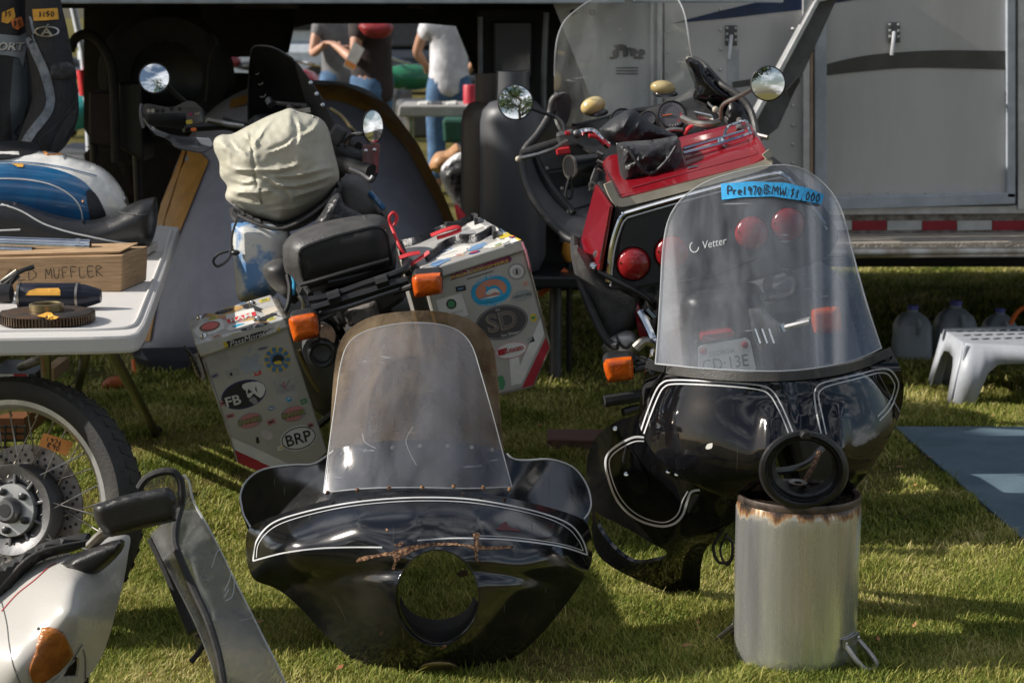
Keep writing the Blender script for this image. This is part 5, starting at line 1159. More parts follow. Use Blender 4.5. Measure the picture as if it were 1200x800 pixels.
obj('indicator_screw', lathe([(.004, 0), (.0035, .003), (0, .004)], cast(TF, 54, 739, .024), (0, -1, .1), 10), M['steel'], am)
obj('panel_gap', ribbon(TF, [(2, 705), (8, 730), (11, 755), (16, 780), (24, 800)], 1.0, .001), M['rubber'], fw_)
obj('red_stripe', ribbon(TF, [(2, 716), (20, 696), (40, 680), (58, 664), (66, 660)], 1.0, .0012), M['st_red'], fw_)
obj('black_trim', pillow([tuple(p) for p in sm([(-60, 745), (-60, 745), (-60, 680), (-30, 672), (10, 658), (40, 640), (70, 630), (103, 624), (106, 632), (103, 638), (85, 646), (60, 652), (40, 662), (15, 688), (-10, 715)], 4)], lambda x, y: 4.22 + .001 * (x) * .6, .03, .03, 9, 6), M['rubber'], fw_)
obj('seal_edge', TB([W(x, y, 4.19 + .0006 * x) for x, y in ((-10, 700), (10, 676), (30, 655), (50, 644), (75, 638), (103, 633))], .003, 6, 5), M['grey_black'], fw_)
obj('mirror_mount', pillow([tuple(p) for p in sm([(71, 660), (71, 660), (100, 645), (142, 631), (143, 645), (120, 668), (100, 677), (88, 674)], 3)], 4.20, .05, .02, 10, 4), M['black_plastic'], fw_)
obj('mirror_stem', TB([W(106, 640, 4.22), W(118, 628, 4.2), W(126, 622, 4.18)], .012, 8), M['steel'], fw_)
mo = [tuple(p) for p in sm([(109, 596), (109, 596), (112, 591), (145, 580), (190, 571), (200, 573), (207, 584), (206, 606), (203, 611), (160, 621), (135, 628), (128, 628), (118, 620), (111, 608)], 4)]
obj('mirror_housing', pillow(mo, 4.12, .035, .05, 9, 4), M['black_plastic'], fw_)
wsD = [tuple(p) for p in sm([(215, 556), (215, 556), (222, 566), (228, 590), (248, 625), (275, 680), (305, 740), (330, 790), (345, 830), (345, 830), (262, 830), (262, 830), (245, 770), (222, 715), (190, 655), (176, 625), (176, 625), (192, 612), (208, 600), (213, 575)], 4)]
yD = tps([(215, 556, 4.36), (228, 590, 4.34), (275, 680, 4.24), (330, 790, 4.14), (262, 830, 4.02), (222, 715, 4.10), (180, 630, 4.24), (205, 640, 4.20), (250, 720, 4.12)])
wd_ = obj('smoky_windscreen', sheet(wsD, yD, step=6), M['screen_d'], fw_, solid=.004)
TD = bvh(wd_)
obj('screen_edge', TB([W(x, y, yD(x, y)) for x, y in ((215, 556), (222, 566), (228, 590), (248, 625), (275, 680), (305, 740), (330, 790), (345, 830))], .003, 6, 4), M['screen_edge'], fw_)
edgeb = [(163, 572), (172, 560), (188, 553), (203, 553), (211, 562), (213, 578), (211, 596), (206, 615), (205, 636), (212, 656), (228, 692), (245, 730), (258, 775), (266, 830)]
obj('rubber_edge', TB([W(x, y, 4.30 if y < 600 else yD(x, y) - .012) for x, y in edgeb], .0085, 8, 5), M['rubber'], fw_)
obj('screen_top', sheet([tuple(p) for p in sm([(165, 572), (173, 561), (188, 554), (202, 554), (210, 563), (211, 580), (206, 582), (200, 573), (190, 570)], 4)], 4.34, step=6), M['screen_d'], fw_, solid=.004)
obj('lower_stay', TB([W(178, 630, 4.3), W(195, 665, 4.28), (W(215, 715, 4.26)), W(226, 740, 4.24)], .012, 8, 4), M['rubber'], fw_)
obj('inner_post', PR([(178, 626), (196, 618), (250, 762), (240, 782), (226, 742)], 4.36, (0, .006, 0)), M['screen_d'], fw_, smooth=False)
obj('clip', TB([W(232, 742, 4.2), W(240, 750, 4.2), W(232, 765, 4.2), W(224, 775, 4.2)], .006, 6, 3), M['rubber'], fw_)
for q in ([(248, 665), (255, 645), (263, 650), (270, 672), (263, 692)], [(270, 660), (274, 680), (272, 698), (264, 704)], [(262, 700), (268, 690)]): obj('scratch', ribbon(TD, q, 1.1, .001), M['screen_edge'], fw_)
# ================================================================ FOLDING TABLE AND WHAT LIES ON IT
ZT = .745
def T_(px, py, z=ZT): return G(px, py, z)
ft = thing('folding_table', 'long pale plastic folding table with black legs at the left, loaded with motorcycle parts', 'table', tuple(G(120, 600)[:2]) + (0,))
to_ = [tuple(p) for p in sm([(-215, 398), (-215, 398), (60, 394.5), (130, 393), (158, 391), (167, 384), (174, 370), (190, 325), (203, 285), (210, 266), (210, 266), (160, 262), (60, 262), (-50, 262), (-50, 262)], 4)]
bm = bmesh.new(); prism(bm, [T_(p[0], p[1]) for p in to_], (0, 0, -.045))
obj('table_top', bm, M['table'], ft, smooth=False, bevel=.008)
# moulded raised rim
obj('rim', TB([T_(x, y) + V((0, 0, .001)) for x, y in ((-200, 391), (60, 388), (130, 386.5), (152, 384), (160, 377), (168, 358), (184, 318), (197, 283), (201, 271))], .006, 8, 4), M['table'], ft)
def leg(a, b_, r=.016, name='leg'): return obj(name, TB([a, b_], r, 10), M['black_metal'], ft)
gl = lambda px, py: G(px, py)
leg(T_(122, 396, .70), G(183, 508), name='leg')
leg(T_(20, 400, .70), G(8, 452) + V((0, 0, .2)))
leg(T_(122, 396, .70) + V((-.01, .15, 0)), T_(25, 430, .25), name='brace')
leg(T_(90, 390, .70) + V((0, .2, 0)), G(91, 458))
leg(T_(20, 396, .70) + V((0, .1, 0)), T_(122, 398, .66), name='brace')
leg(T_(52, 400, .68), G(56, 470)); leg(T_(150, 300, .70) , G(183, 508) + V((-.9, 0, 0)))
obj('leg_hinge', BX(T_(128, 398, .68), (.12, .04, .035)), M['black_metal'], ft, smooth=False, bevel=.004)
obj('leg_hinge', BX(T_(40, 398, .68), (.35, .04, .035)), M['black_metal'], ft, smooth=False, bevel=.004)
obj('foot_cap', ell(bmesh.new(), G(183, 507) + V((0, 0, .012)), (.022, .022, .016)), M['rubber'], ft)

# ring gear (front)
rg = thing('ring_gear', 'rusty toothed flywheel ring gear lying flat on the table front', 'gear', tuple(T_(56, 378)))
c = T_(55, 378); r0 = 56 / FPX * c.y * .99
bm = lathe([(0, .004), (r0 * .93, .004), (r0 * .97, .006), (r0 * .97, .026), (r0 * .9, .029), (r0 * .45, .03), (0, .03)], c, (0, 0, 1), 48)
obj('disc', bm, M['iron'], rg)
tb_ = bmesh.new(); nT = 88
for k in range(nT):
    a = 2 * pi * k / nT; box(tb_, c + V((cos(a) * r0 * .985, sin(a) * r0 * .985, .015)), (.009, .0042, .02), (0, 0, a))
obj('teeth', tb_, pm('oily_teeth', (.10, .07, .045), .4, .8, col2=(.05, .03, .02), scale=30), rg, smooth=False)
obj('bearing_ring', lathe([(r0 * .28, .031), (r0 * .36, .031), (r0 * .36, .047), (r0 * .31, .049), (r0 * .28, .046)], c + V((0, .0, 0)), (0, 0, 1), 40, closed_prof=True), M['brass'], rg)
TG = bvh([o for o in rg.children if o.name.startswith('disc')][0])
tag(obj('price_tag', decal(TG, [(43, 371.5), (55, 367), (60, 367.5), (63, 371), (69, 372.5), (58, 375), (52, 373)], 4, .003), M['bright_tag'], smooth=False), 'small torn orange price tag lying on the ring gear', 'price tag')
# starter motor
smo = thing('starter_motor', 'black cylindrical starter motor with orange tag lying behind the ring gear', 'starter motor', tuple(T_(70, 355)))
Ys = T_(70, 362).y; rS = 15.5 / FPX * Ys
ax = (W(122, 340, Ys) - W(25, 345, Ys)); ax.z = 0; ax = ax.normalized()
o0 = W(22, 345, Ys); o0.z = ZT + rS
L_ = 97 / FPX * Ys
obj('casing', lathe([(0, 0), (rS * .9, 0), (rS, .005), (rS, L_ * .70), (rS * .92, L_ * .72), (rS * .9, L_ * .80), (rS * .72, L_ * .9), (rS * .5, L_), (0, L_ + .003)], o0, ax, 32), pm('navy_black_casing', (.014, .016, .03), .3, .3, bump=.2), smo)
for d in (.004, .71): obj('band', lathe([(rS * 1.01, L_ * d), (rS * 1.04, L_ * d), (rS * 1.04, L_ * d + .006), (rS * 1.01, L_ * d + .006)], o0, ax, 32, closed_prof=True), M['steel'], smo)
obj('solenoid', lathe([(0, 0), (rS * .75, 0), (rS * .75, L_ * .28), (rS * .4, L_ * .30), (0, L_ * .31)], o0 - ax * .02 + V((-.05, -.03, .01)), ax, 24), M['black_metal'], smo)
obj('terminal_bracket', TB([o0 + V((-.02, 0, .03)), o0 + V((.0, 0, .06)), o0 + V((.04, .01, .075))], .006, 6, 3), M['black_metal'], smo)
TSm = bvh([o for o in smo.children if o.name.startswith('casing')][0])
tag(obj('price_tag', decal(TSm, [(30, 346), (34, 341), (44, 338.5), (69, 338), (71, 341), (71, 346)], 4, .003), M['bright_tag'], smooth=False), 'long orange price tag stuck on the starter motor', 'price tag')
lv = thing('clutch_lever', 'pair of dull control levers leaning at the left end of the table', 'lever', tuple(T_(5, 350)))
obj('lever', TB([T_(-20, 352) + V((0, 0, .02)), W(2, 330, Ys), W(20, 317, Ys)], [.004, .005, .005], 8), M['steel'], lv)
obj('lever', TB([T_(-10, 352) + V((0, .02, .02)), W(8, 334, Ys + .02), W(21, 322, Ys + .02)], .009, 8), M['black_plastic'], lv)
tag(obj('steel_hoop', lathe([(.042, -.004), (.048, 0), (.042, .004)], W(0, 357, 5.3), (.3, -1, .2), 32, closed_prof=True), M['steel']), 'dull steel hoop at the left edge of the table', 'ring')
tag(obj('orange_lens', pillow([tuple(p) for p in sm([(16, 335), (20, 328), (30, 326), (38, 331), (36, 337)], 4)], 5.56, .02, .02, 6, 3), M['bright_tag']), 'small orange lens in front of the cardboard box', 'lens')
# cardboard box with marker writing
Yb = T_(70, 342).y
cbx = thing('cardboard_box', 'open brown cardboard box with OLD MUFFLER scrawled in marker', 'box', tuple(T_(60, 342)))
fl_ = [(-60, 346), (141, 341), (147, 336), (144, 299), (-60, 303)]
bt = obj('box_body', PR([(-60, 346), (142, 341), (144, 299), (-60, 304)], Yb, (.03, .22, .0)), M['card'], cbx, smooth=False, bevel=.003)
TBx = bvh(bt)
obj('handwriting', handwrite(TBx, 'OLD', 8, 316, 13, 12, 0, .8, .002), M['ink'], cbx)
obj('handwriting', handwrite(TBx, 'MUFFLER', 53, 315, 10, 12, 3, .8, .002), M['ink'], cbx)
obj('flap', PR([(-60, 303), (100, 300), (141, 296), (141, 294.5), (-60, 300)], Yb + .02, (.02, .16, .006)), M['card'], cbx, smooth=False)
# chrome muffler pipe
mf = thing('chrome_muffler', 'shiny chrome muffler pipe lying on the cardboard box', 'muffler', tuple(W(50, 300, Yb + .1)))
Ym = Yb + .12; a0 = W(-60, 283, Ym); a1 = W(106, 289, Ym); axm = (a1 - a0).normalized(); Lm = (a1 - a0).length; rm = 8.6 / FPX * Ym
obj('pipe', lathe([(0, 0), (rm, 0), (rm, Lm * .91), (rm * 1.02, Lm * .915), (rm * 1.02, Lm), (rm * .85, Lm), (rm * .85, Lm - .03), (0, Lm - .03)], a0, axm, 40), M['chrome'], mf)
obj('clamp', lathe([(rm * 1.03, Lm * .90), (rm * 1.12, Lm * .90), (rm * 1.12, Lm * .93), (rm * 1.03, Lm * .93)], a0, axm, 32, closed_prof=True), M['chrome'], mf)
obj('clamp_bolt', TB([W(98, 296, Ym - .05), W(98, 304, Ym - .05)], .006, 8), M['chrome'], mf)
obj('lower_pipe', lathe([(0, 0), (rm * .45, 0), (rm * .45, Lm * .60), (0, Lm * .6)], a0 + V((0, -.02, -rm * .75)), axm, 24), M['chrome'], mf)
# black seat with white piping
se = thing('motorcycle_saddle', 'black vinyl motorcycle seat with white piping and upswept tail on the table', 'seat', tuple(T_(130, 303)))
Yse = T_(120, 303).y
so = [tuple(p) for p in sm([(-60, 306), (-60, 306), (-60, 232), (-20, 232), (15, 236), (40, 244), (70, 253), (100, 258), (120, 255), (140, 246), (160, 236), (181, 231), (184, 234), (185, 250), (183, 268), (178, 284), (172, 289), (150, 291), (110, 300), (60, 306)], 4)]
seo = obj('seat_pad', pillow(so, Yse + .05, .10, .14, 22, 5), M['vinyl'], se)
TSe = bvh(seo)
obj('piping', TB([cast(TSe, x, y, .002) for x, y in [tuple(p)[:2] for p in sm([(2, 240), (25, 248), (50, 262), (80, 272), (120, 280), (160, 286)], 5, False)]], .0028, 6), M['pinstripe'], se)
obj('piping', TB([cast(TSe, x, y, .002) for x, y in [tuple(p)[:2] for p in sm([(-20, 240), (-2, 241), (10, 242)], 5, False)]], .0028, 6), M['pinstripe'], se)
obj('piping', TB([cast(TSe, x, y, .002) for x, y in ((-20, 271), (24, 269))], .0028, 6), M['pinstripe'], se)
obj('seat_seam', TB([cast(TSe, x, y, .0012) for x, y in [tuple(p)[:2] for p in sm([(138, 248), (150, 251), (165, 252), (178, 249)], 5, False)]], .0016, 6), M['grey_black'], se)
obj('seat_base', PR([(140, 296), (172, 291), (172, 299), (146, 304)], Yse, (0, .2, 0)), pm('white_board', (.5, .48, .46), .6), se, smooth=False)
# blue and white tank
tk = thing('fuel_tank', 'white motorcycle fuel tank with big blue side panel and orange tags behind the seat', 'fuel tank', tuple(T_(70, 285)))
Yt = 6.55
tko = [tuple(p) for p in sm([(-80, 300), (-80, 300), (-80, 180), (-40, 176), (0, 174), (35, 176), (70, 180), (100, 188), (122, 198), (138, 214), (148, 232), (152, 248), (140, 275), (120, 292), (60, 300)], 4)]
tko_ = obj('tank_shell', pillow(tko, Yt, .16, .2, 62, 5.5), M['tank_white'], tk)
TT = bvh(tko_)
obj('blue_panel', decal(TT, [tuple(p) for p in sm([(-60, 280), (-60, 280), (-60, 190), (0, 192), (40, 194), (70, 200), (95, 211), (110, 226), (118, 240), (123, 252), (120, 262), (60, 285)], 4)], 6, .002), M['tank_blue'], tk)
obj('tank_line', ribbon(TT, [(-20, 210), (20, 210), (50, 214), (72, 222), (88, 234), (95, 246), (97, 258)], 1.5, .0035), M['pinstripe'], tk)
obj('tank_line', ribbon(TT, [(-20, 192), (30, 191), (70, 196), (95, 202), (113, 207)], 1.2, .0035), M['tank_blue'], tk)
obj('knee_pad', decal(TT, [tuple(p) for p in sm([(101, 226), (105, 223), (112, 228), (120, 242), (123, 254), (108, 262), (103, 240)], 4)], 5, .0035), M['nylon2'], tk)
obj('chrome_end', pillow([tuple(p) for p in sm([(133, 224), (138, 226), (148, 230), (152, 246), (146, 250), (140, 240)], 4)], Yt - .02, .03, .03, 6, 3), M['steel'], tk)
obj('filler_cap', lathe([(.10, 0), (.11, .008), (.05, .014), (0, .016)], W(5, 178, Yt + .0), (0, -.2, 1), 32), M['black_metal'], tk)
tag(obj('price_tag', decal(TT, [(50, 179), (56, 177.5), (68, 178), (72, 180.5), (53, 182.5)], 4, .004), M['tag'], smooth=False), 'orange price tag on top of the white tank', 'price tag')
tag(obj('price_tag', decal(TT, [(14, 193), (28, 193), (27, 197), (21, 196.5)], 4, .005), M['bright_tag'], smooth=False), 'small orange price tag on the blue tank panel', 'price tag')
# riding gear standing behind the tank
def gear_thing(): pass
Yg = 6.95
gb = thing('riding_suit', 'black padded riding suit with winding grey stripe and oval A badge behind the tank', 'riding gear', tuple(W(55, 200, Yg)))
go = [tuple(p) for p in sm([(30, -30), (30, -30), (66, -30), (66, -30), (72, 5), (78, 30), (84, 60), (89, 90), (92, 115), (92, 135), (86, 155), (76, 172), (60, 186), (60, 186), (14, 186), (14, 186), (26, 150), (37, 120), (37, 95), (32, 60), (30, 30)], 4)]
wrg = lambda x, y: .006 * noise.noise(V((x * .06, y * .05, 1)))
gs = obj('padded_shell', pillow(go, Yg, .09, .1, 22, 5, wr=wrg), pm('black_textile', (.018, .018, .022), .7, bump=.6, bscale=200), gb)
TGs = bvh(gs)
obj('grey_stripe', ribbon(TGs, [(30, 20), (35, 42), (42, 60), (51, 80), (57, 100), (60, 116), (57, 130), (48, 143), (38, 156), (28, 172)], 10, .004), pm('scuffed_grey_leather', (.20, .23, .27), .45, bump=.5, bscale=60, col2=(.10, .12, .15), scale=40), gb)
obj('stripe_edge', ribbon(TGs, [(60, 178), (46, 165), (62, 150), (80, 130), (90, 112)][::-1], 1.2, .003), M['grey_black'], gb)
obj('knee_panel', pillow([tuple(p) for p in sm([(57, 85), (60, 75), (80, 73), (88, 80), (88, 92), (70, 95), (58, 92)], 4)], Yg - .085, .02, .02, 7, 4), M['nylon'], gb)
obj('lower_panel', decal(TGs, [tuple(p) for p in sm([(58, 178), (70, 150), (91, 118), (92, 140), (80, 168), (72, 180)], 3)], 5, .003), pm('charcoal_mesh', (.045, .047, .05), .7, bump=.5, bscale=300), gb)
obj('oval_badge', ribbon(TGs, oval(55, 37, 12.5, 5.6, 0), 1.6, .006, 1, True), M['steel'], gb)
obj('badge_letter', text(TGs, 'A', 55, 37, 13, 8.5, 0, .006, bold=.02), M['steel'], gb)
tgx = tag(obj('price_tag', decal(TGs, [(39.5, 11), (66, 10), (67.5, 23), (41, 25)], 5, .006), M['bright_tag'], smooth=False), 'rectangular orange price tag on the black riding suit above the oval badge', 'price tag')
obj('handwriting', handwrite(TGs, '$150', 47, 14, 4, 6, 0, 1, .008), M['ink'], tgx)
gb2 = thing('riding_jacket', 'black riding jacket with white ORT lettering and grey panels at the far left edge', 'riding gear', tuple(W(0, 200, Yg + .2)))
go2 = [tuple(p) for p in sm([(-70, -30), (-70, -30), (34, -30), (34, -30), (36, 30), (36, 60), (38, 95), (40, 120), (30, 150), (18, 178), (18, 178), (-70, 186), (-70, 186)], 4)]
gs2 = obj('jacket_shell', pillow(go2, Yg + .16, .10, .1, 24, 6, wr=wrg), pm('black_jacket_textile', (.016, .016, .02), .65, bump=.6, bscale=150), gb2)
TG2 = bvh(gs2)
obj('grey_panel', decal(TG2, [(16, 68), (30, 70), (32, 120), (24, 150), (14, 172), (12, 120)], 6, .003), flat('slate_panel', (.08, .10, .12), .6), gb2)
obj('grey_panel', decal(TG2, [(-60, 68), (-2, 68), (0, 160), (-60, 170)], 8, .003), flat('slate_panel2', (.05, .06, .07), .6), gb2)
obj('collar_band', decal(TG2, [(-60, 36), (22, 42), (30, 38), (31, 50), (28, 66), (26, 80), (22, 68), (10, 65), (-60, 60)], 6, .005), flat('pale_grey_band', (.25, .28, .31), .55), gb2)
obj('lettering', text(TG2, 'ORT', 13, 54.5, 29, 10, -1, .008, shear=.15, bold=.03), M['st_white'], gb2)
obj('lettering_shadow', text(TG2, 'ORT', 14, 55.4, 29, 10, -1, .0065, shear=.15, bold=.05), M['ink'], gb2)
for pts_, lb in (([(3, 15), (16, 9), (18, 21), (10, 28), (2, 26)], 'yellow-orange diamond price tag on the black riding jacket'), ([(13, 24), (24, 20), (27, 30), (20, 35), (15, 32)], 'small red-orange price tag below the diamond one on the riding jacket')):
    t_ = tag(obj('price_tag', decal(TG2, pts_, 4, .006), M['bright_tag'] if pts_[0][0] == 3 else pm('red_orange_tag', (.75, .2, .05), .7), smooth=False), lb, 'price tag')
    obj('handwriting', handwrite(TG2, '$5', pts_[0][0] + 3, pts_[0][1] - 1 + (2 if pts_[0][0] > 5 else 0), 4.5, 6, 0, 1, .008), M['ink'], t_)

# ================================================================ SPOKED WHEEL LEANING AGAINST THE TABLE
fn = V((-sin(R(19)), -cos(R(19)), .20)).normalized()          # axle direction, towards the camera
wc = W(22, 597, 4.82)
wh = thing('spoked_wheel', 'spoked motorcycle wheel with worn tyre, silver rim and drilled brake disc leaning against the table', 'wheel', (wc.x, wc.y, 0))
wc = W(22, 597, 4.82)
# radius such that the tread meets the grass
R_ = wc.z / (sqrt(1 - fn.z ** 2)) + .005
k_ = R_ / .318
uu = V((0, 0, 1)) - fn * fn.z; uu.normalize(); vv = fn.cross(uu)
def wp(r, a, h=0): return wc + (uu * cos(a) + vv * sin(a)) * r + fn * h
obj('tyre', lathe([(R_ * .80, -.038), (R_ * .83, -.050), (R_ * .90, -.060), (R_ * .955, -.058), (R_ * .985, -.038), (R_ * .998, 0), (R_ * .985, .038), (R_ * .955, .058), (R_ * .90, .060), (R_ * .83, .050), (R_ * .80, .038)], wc, fn, 80, closed_prof=True), M['tyre'], wh)
tb2 = bmesh.new(); nB = 54
for k in range(nB):
    a = 2 * pi * k / nB
    for s in (-1, 1):
        aa = a + (0 if s > 0 else pi / nB)
        er = (uu * cos(aa) + vv * sin(aa)); et = er.cross(fn)
        nrm = (er * .55 + fn * s * .83).normalized(); side = (fn * .55 - er * s * .83).normalized()
        tdir = (et + side * .35 * s).normalized()
        box(tb2, wp(R_ * .955, aa, s * .047), (.016, .028, .003), axes=(tdir, tdir.cross(nrm).normalized(), nrm))
    er = (uu * cos(a) + vv * sin(a)); et = er.cross(fn)
    box(tb2, wp(R_ * .994, a, 0), (.018, .040, .003), axes=((et + fn * .3).normalized(), (et + fn * .3).normalized().cross(er).normalized(), er))
obj('tread_block', tb2, M['tyre'], wh, smooth=False, label='staggered tread blocks round the tyre'); 
[o for o in wh.children if o.name.startswith('tread')][0]['kind'] = 'stuff'
obj('rim', lathe([(R_ * .745, -.03), (R_ * .785, -.045), (R_ * .835, -.047), (R_ * .835, -.042), (R_ * .81, -.036), (R_ * .81, .036), (R_ * .835, .042), (R_ * .835, .047), (R_ * .785, .045), (R_ * .745, .03), (R_ * .735, 0)], wc, fn, 80, closed_prof=True), M['steel'] if 0 else pm('anodised_rim', (.62, .62, .62), .3, .8, col2=(.45, .45, .46)), wh)
for k in range(36):
    a = 2 * pi * k / 36; s = 1 if k % 2 else -1; da = .42 * (1 if (k // 2) % 2 else -1)
    o_ = obj('spoke', tube(bmesh.new(), [wp(R_ * .245, a + da, s * .028), wp(R_ * .745, a, s * .006)], .0019, 5), M['steel'], wh)
    obj('spoke_nipple', tube(bmesh.new(), [wp(R_ * .70, a + da * .06, s * .008), wp(R_ * .745, a, s * .006)], .0034, 6), M['brass'], o_)
obj('hub', lathe([(0, .03), (R_ * .12, .03), (R_ * .13, .018), (R_ * .20, .014), (R_ * .27, .03), (R_ * .335, .036), (R_ * .345, .028), (R_ * .345, -.02), (R_ * .2, -.03), (0, -.04)], wc, fn, 48), M['dark_alloy'], wh)
for k in range(10):
    a = 2 * pi * k / 10; er = (uu * cos(a) + vv * sin(a))
    obj('hub_rib', BX(wp(R_ * .235, a, .024), (R_ * .17, .008, .012), axes=(er, er.cross(fn), fn)), M['dark_alloy'], wh, smooth=False, bevel=.002)
obj('hub_plate', lathe([(R_ * .09, .036), (R_ * .195, .036), (R_ * .20, .032), (R_ * .2, .02), (R_ * .09, .02)], wc, fn, 40, closed_prof=True), pm('machined_plate', (.55, .55, .55), .35, .7), wh)
obj('axle_boss', lathe([(R_ * .03, .062), (R_ * .075, .062), (R_ * .095, .055), (R_ * .10, .03), (R_ * .03, .03)], wc, fn, 32, closed_prof=True), M['dark_alloy'], wh)
obj('axle_bore', lathe([(0, .05), (R_ * .05, .05), (R_ * .05, .063), (0, .063)], wc, fn, 20), M['st_black'], wh)
for k in range(5):
    obj('hub_bolt', lathe([(.0095, .034), (.0095, .046), (.006, .048), (0, .048)], wp(R_ * .15, 2 * pi * k / 5 + .5, 0), fn, 6), M['black_metal'], wh)
dc = lathe([(R_ * .28, -.028), (R_ * .49, -.028), (R_ * .49, -.033), (R_ * .28, -.033)], wc, fn, 72, closed_prof=True)
dk = obj('brake_disc', dc, pm('worn_disc_steel', (.33, .31, .29), .45, .8, col2=(.2, .17, .15)), wh)
hb_ = bmesh.new()
for k in range(30):
    for j, rr_ in enumerate((.37, .41, .45)):
        lathe([(0, -.0272), (.0042, -.0272), (.0042, -.0278)], wp(R_ * rr_, 2 * pi * (k + j * .34) / 30, 0), fn, 8, bm=hb_)
obj('disc_holes', hb_, M['st_black'], dk, smooth=False)
pt_ = tag(obj('paper_tag', prism(bmesh.new(), [W(51, 507, 4.80), W(86, 518, 4.80), W(78, 534, 4.78), W(45, 522, 4.78)], (0, .0012, 0)), M['tag'], smooth=False), 'orange paper tag with handwriting tied to the wheel spokes', 'tag')
TPt = bvh(pt_)
obj('handwriting', handwrite(TPt, '1976', 55, 511.5, 5.0, 5, -18, .9, .001), M['ink'], pt_)
obj('handwriting', handwrite(TPt, 'R90', 57, 518.5, 5.2, 6, -18, .9, .001), M['ink'], pt_)
# clutter under the table
mg = thing('parts_box', 'low printed box with red and white banding in the shade under the table', 'box', tuple(G(20, 470)))
mgb = obj('box_body', PR([(-40, 437), (40, 438), (41, 448), (30, 470), (-40, 470)], 7.4, (0, .3, 0)), M['st_black'], mg, smooth=False)
TM = bvh(mgb)
for a, b_, m_ in ((-20, 8, 'st_white'), (16, 32, 'st_red'), (32, 41, 'st_white'), (6, 16, 'st_white')): obj('band', decal(TM, [(a, 438), (b_, 438), (b_, 441), (a, 441)], 8, .002), M[m_], mg)
obj('lettering', text(TM, 'HEAVY DUTY', 20, 445, 38, 4, -2, .003), M['st_white'], mg)
tag(obj('tan_carton', PR([(50, 432), (64, 431), (64, 446), (48, 447)], 7.3, (0, .25, 0)), M['card'], smooth=False, bevel=.003), 'small tan carton in the shade under the table', 'carton')
cr3 = thing('wire_crate', 'dark wire crate holding a brown box behind the wheel spokes', 'crate', tuple(G(-5, 545)))
for k in range(6):
    y_ = 500 + k * 8; obj('wire', TB([W(-30, y_, 5.9), W(30, y_, 5.9)], .004, 6), M['black_metal'], cr3)
for k in range(6): obj('wire', TB([W(-30 + 12 * k, 498, 5.9), W(-30 + 12 * k, 545, 5.9)], .004, 6), M['black_metal'], cr3)
tag(obj('brown_carton', PR([(-40, 490), (28, 490), (28, 515), (-40, 515)], 6.0, (0, .3, 0)), flat('brown_box', (.16, .06, .02)), smooth=False), 'orange-brown carton in the wire crate behind the spokes', 'carton')
# ================================================================ ADVENTURE MOTORCYCLE WITH STICKERED PANNIERS (leaning to the left)
gsb = thing('adventure_motorcycle', 'adventure motorcycle seen from behind, leaning left, with stickered aluminium panniers and wide handlebar', 'motorcycle', tuple(G(500, 640)))
FD = V((-.19, .98, 0)).normalized()
def pannier(body, lid_front, lid_top, Y, dep, zt_, label):
    p = obj('pannier', PR(body, Y, FD * dep), M['case_alu'], gsb, smooth=False, bevel=.006, label=label)
    l = obj('lid', PR(lid_front, Y - .012, FD * (dep + .024)), M['case_lid'], p, smooth=False, bevel=.005)
    return p, l
# -- left pannier
YL = 5.72
pa, la = pannier([(236, 416), (336, 381), (384, 530), (364, 551), (300, 551), (277, 541), (268, 510)], [(228, 403), (333, 372), (338, 384), (235, 419)], None, YL, .46, 0, 'left pannier box covered with oval and round stickers')
Tp = bvh(pa); Tld = bvh(la)
def sticker(T, poly, m, par, off=.0012, name='sticker', step=8, label=None): return obj(name, decal(T, poly, step, off), M[m] if isinstance(m, str) else m, par, smooth=False, label=label)
def letters(T, s, cx, cy, w_, h_, ang, m, par, off=.0045, **k): return obj('lettering', text(T, s, cx, cy, w_, h_, ang, off, **k), M[m] if isinstance(m, str) else m, par, smooth=False)
sticker(Tp, [(269, 511), (296, 523), (342, 545), (330, 551), (302, 540), (274, 526)], 'st_white', pa, name='reflective_stripe')
sticker(Tp, [(274.5, 526.5), (302, 539), (318, 547), (300, 550.5), (278, 541)], 'st_red', pa, name='reflective_stripe')
# oval FB
q = sticker(Tp, oval(285.5, 462, 27, 16.5, 17), 'st_navy', pa, .001, label='dark oval FB sticker'); sticker(Tp, oval(285.5, 462, 25.5, 15, 17), 'st_black', q, .002, 'sticker_field')
letters(Tp, 'FB', 273.5, 469, 18, 11.5, 15, 'st_white', q, bold=.02)
rr = random.Random(9)
sticker(Tp, rag([(284, 451), (296, 447), (308, 449), (311, 458), (305, 466), (298, 461), (292, 466), (288, 458)], .8), 'st_white', q, .003, 'sticker_print', 4)
sticker(Tp, rag([(292, 468), (298, 465), (303, 471), (297, 473)], .6), 'st_grey', q, .003, 'sticker_print', 4)
for pl in ([(291, 455), (296, 459), (290, 461)], [(300, 451), (302, 460), (299, 456)]): sticker(Tp, pl, 'st_black', q, .0036, 'sticker_print', 4)
